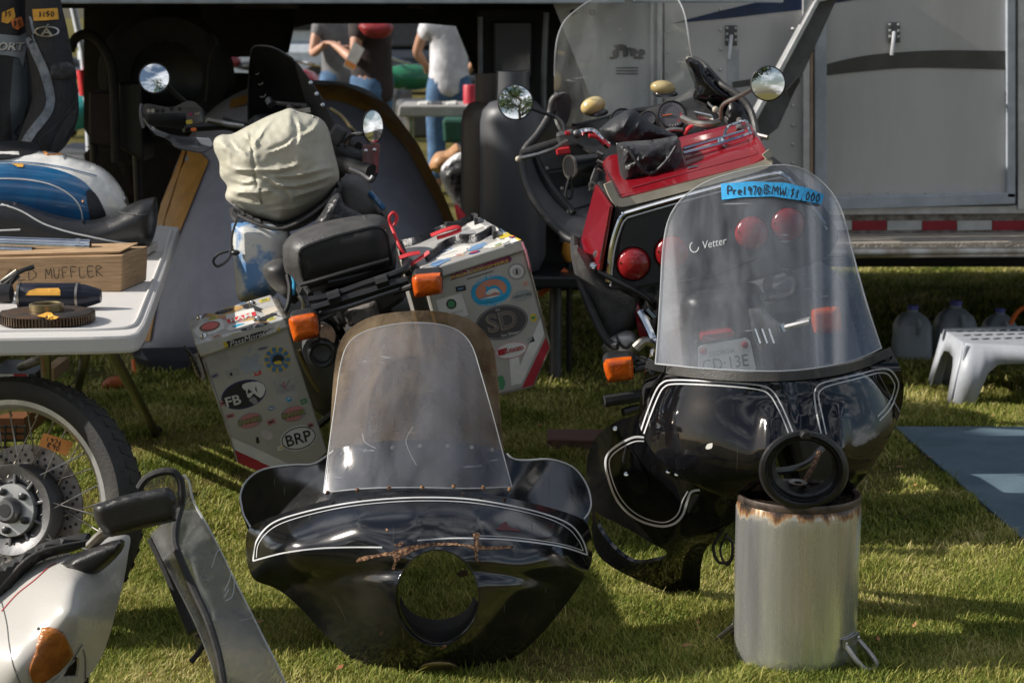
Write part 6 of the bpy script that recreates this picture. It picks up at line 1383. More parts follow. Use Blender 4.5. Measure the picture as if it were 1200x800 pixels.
# shield
q = sticker(Tp, [tuple(p) for p in sm([(319, 446), (319, 446), (345, 439), (345, 439), (349, 455), (349, 465), (340, 472), (331, 471), (324, 462)], 3)], pm('shield_white', (.42, .41, .39), .5), pa, label='pale shield sticker with blue roundel')
for a in range(3): sticker(Tp, [(324, 456.5 + a * 2.4), (345, 450.8 + a * 2.4), (345, 451.6 + a * 2.4), (324, 457.3 + a * 2.4)], 'st_grey', q, .002, 'sticker_print')
sticker(Tp, [(331, 447), (333, 446), (336, 456), (332, 455)], 'st_pink', q, .002, 'sticker_print'); sticker(Tp, [(338, 445), (341, 443), (337, 452), (334, 453)], 'st_grey', q, .002, 'sticker_print'); sticker(Tp, [(327, 449), (331, 450), (334, 455), (329, 453)], 'st_grey', q, .0025, 'sticker_print')
sticker(Tp, oval(338.5, 467.5, 3.4, 3, 15, 16), 'st_blue', q, .003, 'sticker_print', 3); sticker(Tp, [(338.5, 464.8), (341, 466), (338.5, 467.5), (336, 469.5)], 'st_white', q, .004, 'sticker_print', 3)
# two BARKER ovals
for cx_, cy_ in ((293, 492.5), (344, 484.5)):
    q = sticker(Tp, oval(cx_, cy_, 15, 9, 14), pm('clear_grey_oval', (.28, .26, .24), .6), pa, label='pink and yellow script sticker')
    sticker(Tp, oval(cx_, cy_ - 4, 11, 4, 14, 16), 'st_pink', q, .0022, 'sticker_print', 5); sticker(Tp, oval(cx_, cy_ + 5, 10, 3, 14, 16), 'st_pink', q, .0022, 'sticker_print', 5)
    letters(Tp, 'BARKER', cx_, cy_, 28, 6.4, 13, 'st_black', q, .0032, bold=.05); letters(Tp, 'BARKER', cx_, cy_, 26.5, 5, 13, flat('dull_yellow', (.42, .38, .12)), q, .0042)
q = sticker(Tp, oval(350, 513, 22, 14.5, 16), 'st_white', pa, label='white oval BRP sticker')
obj('sticker_ring', ribbon(Tp, oval(350, 513, 20, 12.4, 16), 1.1, .0022, 1, True), M['st_black'], q); letters(Tp, 'BRP', 350, 513, 30, 13, 15, 'st_black', q, .003, bold=.01)
# fruit silhouette and round medal
q = sticker(Tp, [tuple(p) for p in sm([(281, 429), (286, 424), (292, 426), (299, 423), (306, 426), (303, 431), (305, 436), (309, 437), (306, 443), (300, 440), (296, 436), (290, 439), (284, 437), (281, 433)], 1)], flat('pale_blue_grey', (.32, .35, .39)), pa) if False else None
q = sticker(Tp, [tuple(p) for p in sm([(281, 428), (283, 419), (290, 416), (294, 418), (299, 414), (305, 416), (303, 420), (303, 425), (307, 428), (305, 433), (300, 437), (296, 435), (291, 438), (285, 436)], 4)], flat('pale_blue_grey', (.32, .35, .39)), pa, label='pale bitten fruit silhouette sticker')
sticker(Tp, [tuple(p) for p in sm([(290, 413), (292, 407), (294.5, 405.5), (294.5, 410), (292, 413)], 3)], flat('pale_blue_grey', (.32, .35, .39)), q, .0012, 'sticker_print', 3)
q = sticker(Tp, oval(325, 421, 15.5, 15, 16), 'st_yellow', pa, label='round blue and yellow emblem sticker') ; M['st_yellow']
for k in range(10):
    a = k * pi / 5; sticker(Tp, oval(325 + 12.3 * cos(a), 421 + 12 * sin(a), 3, 3, 0, 8), flat('medal_blue', (.07, .18, .35)), q, .002, 'sticker_print', 4)
sticker(Tp, oval(325, 421, 9.2, 9, 0, 20), flat('medal_blue', (.07, .18, .35)), q, .0026, 'sticker_print', 5); sticker(Tp, rag([(319, 420), (325, 415), (332, 418), (330, 424), (322, 426)], .7), 'st_black', q, .0034, 'sticker_print', 4); sticker(Tp, rag([(321, 424), (328, 422), (331, 425), (325, 427)], .5), 'st_yellow', q, .0042, 'sticker_print', 4)
q = sticker(Tp, [(263, 435), (279, 430), (282, 439), (268, 444)], pm('worn_sticker', (.36, .35, .33), .6), pa); sticker(Tp, [(269, 437), (272, 436), (273, 440), (270, 440)], 'st_black', q, .002, 'sticker_print', 3)
sticker(Tp, rag([(305, 505), (313, 503), (320, 510), (316, 515), (307, 512)], .8), pm('peeled_sticker', (.46, .42, .40), .6), pa); sticker(Tp, rag([(300, 513), (303, 512), (304, 518), (301, 519)], .5), 'st_black', pa)
sticker(Tp, rag([(240, 418), (262, 411), (268, 424), (250, 432), (243, 428)], 1.2), pm('sticker_residue', (.37, .35, .32), .7), pa)
# slogan on the lid edge
q = sticker(Tld, [(262, 401), (262, 401), (326, 382), (328, 387.5), (264, 408)], 'st_black', la, .001, label='black slogan sticker with yellow ends')
sticker(Tld, [(261, 401.5), (265, 400), (268, 405), (264, 408)], 'st_yellow', q, .002, 'sticker_print', 3); sticker(Tld, [(322, 383), (327, 381.5), (328, 387), (325, 388)], 'st_yellow', q, .002, 'sticker_print', 3)
letters(Tld, 'PassMoreGas', 296, 394.5, 56, 7, 17.5, 'st_white', q, .0034, shear=.3)
def toppoly(T, cx, cy, w_, h_, ang=18): return oval(cx, cy, w_, h_, ang, 18)
q = sticker(Tld, oval(263, 365, 23, 3.6, 13, 20), flat('dull_orange', (.42, .26, .10)), la, label='orange-brown oval lid sticker'); sticker(Tld, oval(263, 365, 11, 2, 13, 14), 'st_black', q, .002, 'sticker_print', 4); letters(Tld, 'GS', 263, 365, 12, 3, 13, 'st_grey', q, .0034)
q = sticker(Tld, [(229, 393), (227, 387), (234, 379), (258, 373), (262, 376), (263, 385), (252, 391), (234, 396)], 'st_white', la, label='white sticker with red oval'); sticker(Tld, oval(246, 383, 12.5, 5.6, 14, 20), flat('st_brown', (.14, .09, .06)), q, .002, 'sticker_print', 4); sticker(Tld, oval(246.5, 383, 10, 4.2, 14, 18), pm('pink_red', (.55, .12, .10), .5), q, .003, 'sticker_print', 4)
q = sticker(Tld, [(264, 369), (297, 361), (301, 370), (268, 380)], 'st_white', la, label='red and white block sticker'); q['label'] = 'red and white lettered block sticker'
sticker(Tld, [(266, 375), (299, 365.5), (300.5, 370), (267.5, 379.5)], 'bright_red', q, .002, 'sticker_print'); letters(Tld, 'RAM', 283, 373, 26, 5, 15, 'st_white', q, .0034, bold=.02)
q = sticker(Tld, [(265, 386), (270, 381), (296, 375), (299, 378), (292, 383), (270, 388)], 'st_white', la, label='white sticker with blue mark'); sticker(Tld, rag([(272, 383), (278, 380.5), (287, 379.5), (281, 382), (276, 384)], .4), 'st_blue', q, .002, 'sticker_print', 3)
sticker(Tld, rag([(282, 387), (290, 384), (297, 382), (292, 386)], .4), 'st_black', la, .0022)
sticker(Tld, [(306, 364), (322, 359), (327, 364), (311, 370)], pm('beige_sticker', (.48, .43, .36), .6), la)
sticker(Tld, rag([(300, 375), (310, 371), (324, 367), (318, 372), (306, 377)], .5), 'st_black', la, .002)
for cx_, cy_ in ((235, 374), (240, 396), (296, 358), (302, 376)):
    k_o = obj('lid_knob', lathe([(.011, 0), (.011, .008), (.006, .014), (0, .015)], cast(Tld, cx_, cy_, .0), (-.1, -.2, 1), 14), M['chrome'], la)
obj('latch_bracket', PR([(222, 418), (232, 414), (241, 442), (238, 448), (230, 440)], YL - .01, (0, .03, 0)), M['steel'], pa, smooth=False, bevel=.003)
for k in range(5): obj('latch_wire', TB([W(216 + k * 3, 405 + 6 * k, YL), W(226 + k * 2, 418 + 5 * k, YL - .02), W(222 + k * 3, 432 + 4 * k, YL + .02)], .0032, 6, 3), M['black_metal'], pa)
obj('lid_hinge', TB([W(324, 352, 6.0), W(336, 376, YL)], .010, 8), M['steel'], la)
obj('edge_weld', TB([W(237, 420, YL - .002), W(269, 510, YL - .002), W(278, 541, YL - .002)], .003, 6), M['steel'], pa)

# -- right pannier
YR = 5.62
pb_, lb_ = pannier([(499, 330), (614, 293), (645, 407), (625, 452), (586, 462), (548, 474), (532, 450)], [(497, 317), (611, 281), (615, 294), (500, 331)], None, YR, .62, 0, 'right pannier box with blue dolphin and SD stickers')
Tq = bvh(pb_); Tlq = bvh(lb_)
q = sticker(Tq, [(633.5, 372), (638, 391), (608, 456.5), (596, 459.5)], 'st_white', pb_, name='reflective_stripe'); sticker(Tq, [(639.5, 395), (644, 407.5), (625, 451.5), (611, 455.5)], 'st_red', pb_, name='reflective_stripe')
q = sticker(Tq, oval(575.5, 340.5, 24, 18, 16, 32), 'st_blue', pb_, label='blue oval dolphin sticker'); sticker(Tq, oval(575.5, 340, 18.5, 12.6, 16, 28), 'st_salmon', q, .002, 'sticker_print')
sticker(Tq, [tuple(p) for p in sm([(568, 333), (568, 333), (572, 336), (580, 334), (586, 338), (590, 345), (588, 346), (584, 341), (576, 341), (567, 345), (567, 345), (570, 340)], 3)], 'st_blue', q, .003, 'sticker_print', 3)
sticker(Tq, [tuple(p) for p in sm([(569, 344), (575, 338.5), (582, 338), (586, 343), (580, 342), (574, 345)], 3)], 'st_white', q, .004, 'sticker_print', 3)
sticker(Tq, [tuple(p) for p in sm([(561, 352), (568, 348), (580, 346), (592, 343), (592, 346), (582, 351), (570, 353.5), (563, 353.5)], 3)], 'st_blue', q, .0035, 'sticker_print', 3); sticker(Tq, [(563, 351), (574, 347), (588, 345), (576, 349)], 'st_white', q, .0045, 'sticker_print', 3)
letters(Tq, 'RUBBY BEACH', 571, 326.8, 33, 4, 20, 'st_white', q, .0046, arc=2.2); letters(Tq, 'SOUTH CAROLINA', 581, 354, 34, 4, 14, 'st_white', q, .0046, arc=-2.5)
q = sticker(Tq, oval(588, 377.5, 31, 20, 12, 36), flat('sd_dark', (.055, .05, .052)), pb_, label='dark oval SD San Diego sticker'); obj('sticker_ring', ribbon(Tq, oval(588, 377.5, 29.5, 18.6, 12, 36), .8, .002, 1, True), M['st_grey'], q)
letters(Tq, 'SD', 588, 376, 36, 22, 13, flat('sd_tan', (.24, .20, .14)), q, .003, bold=.03); letters(Tq, 'SD', 588.5, 375.6, 34, 20, 13, flat('sd_mid', (.12, .105, .10)), q, .004); letters(Tq, 'San Diego', 598, 391, 22, 3.6, 14, 'st_white', q, .004); letters(Tq, 'the', 583, 362.5, 5, 3, 14, 'st_white', q, .004)
q = sticker(Tq, oval(599, 410, 19.5, 10, 12, 30), 'st_white', pb_, label='white oval sticker with red lettering'); letters(Tq, 'RUGGED', 602, 409.5, 24, 4.6, 14, 'st_red', q, .003, bold=.04); sticker(Tq, [(583, 410), (594, 407), (594, 409.5), (590, 411), (592, 415), (584, 416.5)], 'st_red', q, .003, 'sticker_print', 3)
obj('sticker_ring', ribbon(Tq, oval(599, 410, 18.6, 9.2, 12, 30), .6, .002, 1, True), M['st_red'], q)
q = sticker(Tq, [(525, 320), (597, 299.5), (600, 303), (598, 307), (528, 328.5)], flat('st_maroon', (.16, .02, .08)), pb_, label='magenta and yellow lettered strip sticker')
letters(Tq, 'BAJA DESIGNERS', 562, 313.4, 70, 6.4, 16.5, 'st_magenta', q, .0025, bold=.04); letters(Tq, 'BAJA DESIGNERS', 562.3, 315.5, 70, 4.2, 16.5, 'st_yellow', q, .0035, bold=.02)
sticker(Tq, [(547, 326.6), (578, 317), (578, 318), (547, 327.6)], 'st_black', pb_, .0015)
q = sticker(Tq, oval(605.5, 318, 10.6, 10, 0, 26), 'st_grey', pb_, label='small round grey emblem sticker'); sticker(Tq, oval(605.5, 318, 8.3, 7.8, 0, 22), 'st_white', q, .002, 'sticker_print', 4); sticker(Tq, oval(605.5, 318, 5.4, 5.2, 0, 18), flat('st_lgrey', (.4, .39, .38)), q, .003, 'sticker_print', 4); sticker(Tq, [(604.5, 315), (606.5, 315), (607, 321), (604.5, 321)], 'st_black', q, .004, 'sticker_print', 3)
q = sticker(Tq, oval(612, 346, 12.8, 6, 14, 24), flat('st_slate', (.26, .28, .27)), pb_, label='small grey oval sticker'); letters(Tq, 'VENTURE', 612, 346, 21, 3, 13, 'st_black', q, .003)
q = sticker(Tq, [(510.5, 352), (541, 343), (549, 369), (519, 378)], 'st_white', pb_, label='white square sticker with green globe'); sticker(Tq, oval(529, 356, 6, 6, 0, 20), 'st_black', q, .002, 'sticker_print', 4); sticker(Tq, oval(529, 356, 4.4, 4.4, 0, 16), 'st_green', q, .003, 'sticker_print', 4); letters(Tq, 'explore', 533, 366, 20, 3, 14, 'st_grey', q, .003)
sticker(Tq, rag([(583, 441), (588, 440), (592, 446), (590, 455), (586, 456), (584, 448)], .8), 'st_green', pb_)
obj('edge_weld', TB([W(615, 294, YR - .002), W(645, 407, YR - .002), W(625, 452, YR - .002), W(587, 462, YR - .002)], .003, 6), M['steel'], pb_)
obj('pink_cord', TB([W(612, 283, YR - .02), W(618, 300, YR - .02), W(622, 318, YR), W(616, 292, YR + .05)], .003, 6, 4), flat('pink_cord', (.5, .2, .25)), pb_)
# lid of the right pannier: patches of stickers
for pl, m_ in (([(548, 262), (572, 254), (580, 260), (557, 269)], 'st_white'), ([(575, 268), (590, 263), (598, 270), (582, 276)], 'paper'), ([(560, 275), (580, 270), (584, 276), (566, 281)], 'st_grey'), ([(512, 300), (545, 288), (550, 293), (520, 305)], 'st_white'),
               ([(583, 277), (596, 272), (601, 275), (590, 280)], 'st_yellow'), ([(548, 291), (566, 285), (570, 288), (552, 295)], flat('lid_blue', (.12, .22, .38))), ([(530, 276), (552, 270), (556, 276), (534, 284)], 'st_grey'), ([(505, 309), (525, 303), (526, 306), (508, 313)], flat('lid_blue', (.12, .22, .38))),
               ([(570, 258), (582, 262), (574, 266), (562, 262)], 'st_grey'), ([(566, 289), (590, 281), (600, 281), (575, 291)], 'st_white')):
    try: sticker(Tlq, rag(pl, .9), m_, lb_, .0015, label='worn lid sticker')
    except Exception: pass
for c_, lbl, pts_, r_ in (('nylon', 'black bungee strap across the near edge of the right pannier lid', [(500, 307), (512, 299), (522, 290), (540, 284), (556, 284), (570, 278), (577, 273), (580, 280)], .012), ('nylon', 'black strap across the far edge of the right pannier lid', [(470, 290), (490, 285), (510, 275), (530, 269), (545, 263), (556, 258), (558, 264)], .012)):
    t_ = thing('luggage_strap', lbl, 'strap', tuple(cast(Tlq, 540, 284, .0)), 'straps on the right pannier lid')
    P_ = []
    for p in sm(pts_, 4, False):
        h = Tlq.ray_cast(CAM, ray(p[0], p[1])); P_.append((h[0] + V((0, 0, r_ * .7))) if h[0] else W(p[0], p[1], 5.95))
    b = bmesh.new(); flat_tube(b, P_, (0, .6, .8), .013, .005); obj('webbing', b, M[c_], t_); obj('buckle', BX(P_[len(P_) // 2] + V((0, 0, .008)), (.045, .03, .014), (0, 0, .3)), M['black_plastic'], t_, smooth=False, bevel=.003)
for lbl, pts_, in (('red strap end looped on the far side of the right pannier lid', [(505, 276), (520, 270), (534, 266), (540, 269), (528, 274), (512, 279)]), ('red cord hooked from the seat rack to the right pannier lid', [(468, 302), (480, 298), (492, 296)]), ('thin red strap trailing over the front corner of the right lid', [(480, 311), (492, 303), (503, 295)])):
    t_ = thing('red_strap', lbl, 'strap', tuple(W(500, 290, 5.8)), 'red straps on the right pannier lid'); b = bmesh.new(); flat_tube(b, [W(p[0], p[1], 5.86 if p[0] > 503 else 5.66) for p in sm(pts_, 4, False)], (0, .5, .8), .0055, .0018); obj('webbing', b, M['bright_red'], t_)
t_ = thing('red_strap', 'red looped cord end sticking up beside the seat', 'strap', tuple(W(470, 290, 5.7)), 'red straps on the right pannier lid'); obj('webbing', TB([W(476, 300, 5.7), W(468, 288, 5.7), W(459, 266, 5.75), W(456, 255, 5.75), (W(461, 249, 5.75)), W(465, 255, 5.75), W(462, 264, 5.75)], .005, 6, 4), M['bright_red'], t_)

cols_ = ['st_white', 'st_grey', 'st_pink', 'st_yellow', 'st_navy', 'st_black', 'st_green', 'bright_red', 'lid_blue', 'st_slate', 'peach']; flat('peach', (.45, .33, .24)); rr = random.Random(31)
def small_stickers(T, spots, par, ang, k=1.0):
    for i, (x, y, w_, h_) in enumerate(spots):
        a = R(-ang + rr.uniform(-8, 8)); c_, s_ = cos(a), sin(a)
        pl = oval(x, y, w_, h_, ang, 18) if i % 3 == 0 else [(x + u_ * c_ - v_ * s_, y + u_ * s_ + v_ * c_) for u_, v_ in ((-w_, -h_), (w_, -h_), (w_, h_), (-w_, h_))]
        m_ = cols_[rr.randrange(len(cols_))]; q_ = sticker(T, pl, m_, par, .0012, step=5)
        sticker(T, [(x + u_ * c_ - v_ * s_, y + u_ * s_ + v_ * c_) for u_, v_ in ((-w_ * .6, -h_ * .3), (w_ * .6, -h_ * .3), (w_ * .5, h_ * .3), (-w_ * .6, h_ * .3))], cols_[(cols_.index(m_) + 3) % 11], q_, .0024, 'sticker_print', 4)
small_stickers(Tp, [(252, 440, 5, 3), (262, 472, 4, 3), (270, 487, 5, 2.5), (318, 478, 4, 2.5), (318, 494, 5, 3), (330, 524, 5, 2.5), (364, 498, 4, 3), (302, 437, 4, 2.5), (343, 402, 3, 3), (308, 408, 7, 2), (356, 470, 4, 3)], pa, 16)
small_stickers(Tld, [(250, 373, 6, 1.8), (284, 356, 7, 1.6), (310, 352, 6, 1.8), (318, 374, 5, 1.6), (254, 394, 6, 1.5), (276, 391, 8, 1.4), (306, 381, 8, 1.4), (241, 369, 4, 1.5)], la, 16)
small_stickers(Tq, [(552, 395, 5, 3), (558, 420, 7, 4), (562, 445, 6, 3), (625, 372, 4, 5), (540, 338, 6, 3), (616, 332, 4, 3), (575, 430, 5, 3), (546, 410, 4, 3), (622, 398, 4, 3)], pb_, 15)
small_stickers(Tlq, [(560, 262, 6, 1.8), (590, 268, 6, 2), (570, 273, 6, 1.8), (536, 282, 7, 1.8), (552, 279, 5, 1.6), (524, 294, 7, 1.8), (556, 296, 7, 1.5), (584, 287, 7, 1.5), (545, 269, 5, 1.5), (516, 286, 5, 1.5), (601, 278, 4, 1.6), (538, 299, 6, 1.4)], lb_, 16)
# -- turn signals
def indicator(px, Y, label, par, mat='amber', stem=None, dep=.05):
    o = obj('indicator', PR(px, Y + .012, (0, dep, .01)), M['black_plastic'], par, smooth=False, bevel=.008, label=label)
    cx_ = sum(p[0] for p in px) / len(px); cy_ = sum(p[1] for p in px) / len(px)
    l = obj('lens', pillow([tuple(p) for p in sm([(cx_ + (p[0] - cx_) * .96, cy_ + (p[1] - cy_) * .96) for p in px], 4)], Y + .012, .025, .001, 7, 3), M[mat], o)
    if stem: obj('stem', TB(stem, .009, 8), M['black_plastic'], o)
    return o
indicator([(338, 373), (342, 370), (366, 366), (372, 369), (375, 392), (372, 395), (347, 401), (343, 398), (338, 380)], 5.55, 'left amber turn signal', gsb, stem=[W(372, 375, 5.6), W(392, 366, 5.65)])
indicator([(483, 324), (487, 321), (514, 319), (518, 321), (519, 342), (515, 345), (489, 349), (485, 346), (482, 330)], 5.50, 'right amber turn signal', gsb, stem=[W(484, 335, 5.56), W(462, 343, 5.62)])
# -- rear rack, seat and tail
def bar(pts, r, m='black_metal', name='rack_bar', seg=8, s=4, lab=None): return obj(name, TB([W(*p) for p in pts], r, seg, s), M[m], gsb, label=lab)
bar([(362, 352, 5.62), (390, 346, 5.62), (430, 332, 5.62), (470, 318, 5.62), (478, 308, 5.66)], .011)
bar([(366, 362, 5.60), (400, 352, 5.60), (440, 340, 5.60), (478, 328, 5.60)], .012)
bar([(372, 368, 5.62), (410, 358, 5.6), (445, 346, 5.6), (480, 335, 5.6)], .007, 'dark_alloy')
bar([(364, 345, 5.64), (358, 335, 5.7), (352, 318, 5.85)], .009); bar([(478, 320, 5.64), (474, 300, 5.75), (468, 285, 5.9)], .010)
for x_, y_ in ((393, 347), (449, 329)): bar([(x_ - 8, y_ + 3, 5.60), (x_ + 6, y_ - 1.5, 5.60)], .019, 'black_plastic', 'rack_clamp', s=2)
bar([(385, 330, 5.75), (420, 322, 5.75), (455, 308, 5.75)], .02, 'black_plastic', 'tail_frame'); bar([(372, 370, 5.66), (395, 385, 5.8), (380, 420, 5.9)], .009); bar([(350, 410, 5.64), (362, 440, 5.66), (374, 458, 5.68)], .006, 'brass', 'brake_pipe')
obj('tail_light', PR([(402, 366), (440, 354), (444, 372), (408, 384)], 5.66, (0, .06, 0)), pm('dusty_tail_cover', (.14, .125, .115), .6, bump=.8, bscale=40, col2=(.04, .035, .033), scale=30, ramp=(.45, .55)), gsb, bevel=.008)
obj('tail_unit', PR([(388, 350), (470, 322), (478, 350), (440, 376), (398, 386)], 5.70, FD * .35), M['black_plastic'], gsb, smooth=False, bevel=.015)
obj('rear_mudguard', sheet([(404, 380), (446, 366), (480, 440), (500, 520), (452, 530), (430, 450)], tps([(404, 380, 5.7), (446, 366, 5.7), (440, 420, 5.58), (480, 520, 5.5), (500, 520, 5.52), (452, 530, 5.52)]), step=8), M['black_plastic'], gsb, solid=.004)
# passenger seat: rounded shell, dark hollow underneath facing us
sp_o = [tuple(p) for p in sm([(331, 293), (334, 283), (346, 272), (375, 261), (410, 254), (438, 251), (453, 256), (461, 270), (464, 290), (464, 310), (462, 320), (455, 322), (400, 334), (360, 344), (350, 346), (344, 332), (334, 318)], 4)]
seat_o = obj('passenger_seat', pillow(sp_o, 5.86, .16, .25, 26, 5), M['grey_black'], gsb)
Tst = bvh(seat_o)
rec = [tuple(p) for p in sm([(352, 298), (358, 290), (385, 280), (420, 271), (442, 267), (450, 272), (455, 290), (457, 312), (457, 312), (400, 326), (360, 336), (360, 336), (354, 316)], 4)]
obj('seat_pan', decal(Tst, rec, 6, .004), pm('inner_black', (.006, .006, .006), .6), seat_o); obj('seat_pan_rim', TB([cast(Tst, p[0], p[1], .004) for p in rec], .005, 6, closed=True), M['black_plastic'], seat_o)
bar([(352, 334, 5.66), (400, 320, 5.64), (456, 304, 5.66)], .006, 'black_plastic', 'seat_rail')
obj('rider_seat', pillow([tuple(p) for p in sm([(308, 320), (311, 309), (325, 303), (336, 305), (344, 318), (350, 335), (352, 348), (344, 356), (330, 346), (316, 334)], 4)], 6.05, .1, .2, 14, 4), M['grey_black'], gsb)
bar([(337, 322, 5.82), (340, 338, 5.8), (338, 356, 5.78), (334, 366, 5.76)], .007, 'rubber', 'ribbed_hose'); bar([(343, 322, 5.8), (345, 332, 5.8), (343, 345, 5.8)], .006, 'sky_blue_line', 'blue_line')
bar([(350, 346, 5.7), (356, 356, 5.7), (352, 372, 5.72)], .006, 'steel', 'bracket'); 
# exhaust
ex = obj('exhaust', TB([W(378, 388, 5.95), W(374, 402, 5.75), W(372, 412, 5.60)], [.055, .05, .042], 20), M['dark_alloy'], gsb, label='short brown-black exhaust tip')
obj('exhaust_mouth', lathe([(.026, -.02), (.026, .012), (.034, .014), (.040, .006), (.040, -.02)], W(377, 414, 5.57), (.1, -1, -.1), 24, closed_prof=True), M['black_metal'], ex)
obj('heat_shield', TB([W(366, 396, 5.66), W(384, 392, 5.62)], .03, 12), pm('rusty_shield', (.35, .22, .13), .5, .4, col2=(.12, .08, .06), scale=20), ex)
# rear wheel, swing arm and dirt inside
lean = V((-sin(R(17)), 0, cos(R(17)))); axw = FD.cross(lean).normalized()
rc = G(500, 640); rc = V((rc.x + .0, 5.95, 0)); rcc = rc + lean * .335
obj('rear_tyre', lathe([(.21, -.07), (.27, -.09), (.325, -.07), (.345, 0), (.325, .07), (.27, .09), (.21, .07)], rcc, axw, 48, closed_prof=True), M['tyre'], gsb)
obj('rear_rim', lathe([(.19, -.05), (.22, -.07), (.22, .07), (.19, .05)], rcc, axw, 48, closed_prof=True), M['steel'], gsb)
for k in range(20):
    a = k * pi / 10; e = (lean * cos(a) + FD * sin(a)); obj('spoke', tube(bmesh.new(), [rcc + e * .05 + axw * (.03 if k % 2 else -.03), rcc + e * .2], .003, 5), M['steel'], gsb)
obj('rear_hub', lathe([(0, -.08), (.07, -.07), (.08, 0), (.07, .07), (0, .08)], rcc, axw, 24), M['dark_alloy'], gsb)
up = lambda f, s, z: rc + FD * f + V((FD.y, -FD.x, 0)) * s * cos(R(17)) + V((0, 0, s * sin(R(17)))) * 1 + lean * z
obj('swing_arm', TB([up(0, .09, .335), up(.5, .09, .38)], .035, 10), M['dark_alloy'], gsb)
obj('engine', pillow([(p[0], p[1]) for p in sm([(330, 360), (420, 330), (520, 340), (540, 400), (530, 470), (420, 500), (350, 460)], 4)], 6.75, .15, .2, 30, 12), M['dark_alloy'], gsb)
fc_ = up(1.5, 0, .33)
obj('front_tyre', lathe([(.24, -.045), (.29, -.06), (.335, -.045), (.35, 0), (.335, .045), (.29, .06), (.24, .045)], fc_, axw, 40, closed_prof=True), M['tyre'], gsb)
obj('front_rim', lathe([(.215, -.03), (.25, -.045), (.25, .045), (.215, .03)], fc_, axw, 40, closed_prof=True), M['steel'], gsb)
for s in (-.1, .1): obj('fork_leg', TB([up(1.5, s, .33), up(1.2, s, .98)], .028, 10), M['dark_alloy'], gsb)
obj('side_stand', TB([up(.7, -.15, .25), rc + FD * .75 + V((-.42, 0, 0))], .012, 8), M['black_metal'], gsb)
# fuel tank pieces: blue and cream left side, grey bag right side
obj('fuel_tank', pillow([tuple(p) for p in sm([(271, 262), (271, 262), (290, 258), (322, 262), (338, 275), (334, 300), (330, 330), (322, 346), (300, 352), (280, 352), (275, 320)], 4)], 6.35, .10, .25, 20, 5), M['cloth_blue'], gsb, label='blue and cream tank side')
obj('grey_tank_cover', pillow([tuple(p) for p in sm([(396, 214), (410, 204), (424, 208), (438, 222), (452, 244), (458, 260), (440, 256), (420, 262), (400, 256), (392, 236)], 4)], 6.55, .08, .25, 16, 5), M['grey_fabric'], gsb)
bar([(434, 226, 6.48), (442, 235, 6.46), (450, 245, 6.45)], .009, 'tank_blue', 'blue_trim'); 
obj('top_tube_pack', pillow([tuple(p) for p in sm([(388, 232), (398, 226), (404, 240), (425, 252), (425, 262), (385, 268), (370, 262), (378, 248)], 4)], 6.2, .06, .15, 8, 4), M['nylon'], gsb)
# screen, dash, handlebar
sc1 = [tuple(p) for p in sm([(291, 142), (291, 142), (291, 110), (293, 75), (296, 58), (302, 54), (320, 56), (338, 66), (344, 72), (350, 90), (358, 115), (364, 142), (364, 142), (340, 150)], 4)]
ys1 = tps([(291, 142, 7.30), (296, 58, 7.12), (344, 72, 7.02), (364, 142, 7.15), (320, 100, 7.28), (330, 150, 7.36)])
s1_ = obj('wind_screen', sheet(sc1, ys1, step=6), pm('black_screen', (.010, .010, .011), .6, spec=.15), gsb, solid=.004, label='black screen with round vents')
obj('screen_edge', TB([W(p[0], p[1], ys1(p[0], p[1])) for p in sc1], .004, 6, closed=True), M['black_plastic'], s1_)
TS1 = bvh(s1_)
for x, y, r_ in ((301, 84, 2.6), (304.5, 95, 3.6), (307, 109, 4.6)): obj('vent_ring', ribbon(TS1, [(x + r_ * cos(a), y + r_ * sin(a)) for a in (.2, .7, 1.2, 1.7, 2.2)], 1.1, .003), M['st_white'], s1_)
obj('screen_side', sheet([tuple(p) for p in sm([(345, 72), (345, 72), (352, 80), (368, 102), (382, 125), (392, 146), (396, 160), (388, 166), (372, 150), (364, 140), (354, 105)], 3)], tps([(345, 72, 7.02), (396, 160, 6.9), (364, 140, 7.14), (382, 125, 6.95)]), step=6), pm('grey_black_side', (.045, .045, .05), .6, spec=.25), s1_, solid=.004)
for x, y in ((364, 97), (371, 110), (378, 123)): obj('side_screw', lathe([(.008, 0), (.006, .005), (0, .006)], W(x, y, 6.93 + (110 - y) * .001), (0.3, -1, .2), 10), M['chrome'], s1_)
bar([(316, 120, 7.2), (335, 122, 7.15), (360, 124, 7.05)], .008, 'dark_alloy', 'screen_stay'); bar([(315, 117, 7.18), (318, 123, 7.16)], .014, 'dark_alloy', 'stay_knob'); bar([(356, 122, 7.05), (358, 126, 7.05)], .014, 'dark_alloy', 'stay_knob')
bar([(340, 126, 7.0), (346, 132, 6.95), (364, 130, 6.95)], .013, 'steel', 'gps_mount')
bar([(388, 128, 6.9), (400, 136, 6.85), (410, 148, 6.8), (416, 155, 6.8)], .007, 'brass', 'cable_guide')
bar([(215, 150, 7.0), (245, 148, 7.05), (270, 148, 7.1), (300, 160, 7.15), (350, 165, 7.1), (400, 165, 6.95), (420, 172, 6.85)], .016, 'black_metal', 'handlebar')
bar([(242, 141, 6.95), (262, 145, 6.98), (285, 148, 7.0)], .010, 'steel', 'brake_hose'); bar([(262, 138, 7.0), (280, 144, 7.0), (300, 146, 7.0)], .006, 'rubber', 'clutch_cable')
obj('left_grip', TB([W(169, 137, 6.88), W(190, 138, 6.92), W(214, 141, 6.97)], [.030, .031, .030], 16), M['rubber'], gsb)
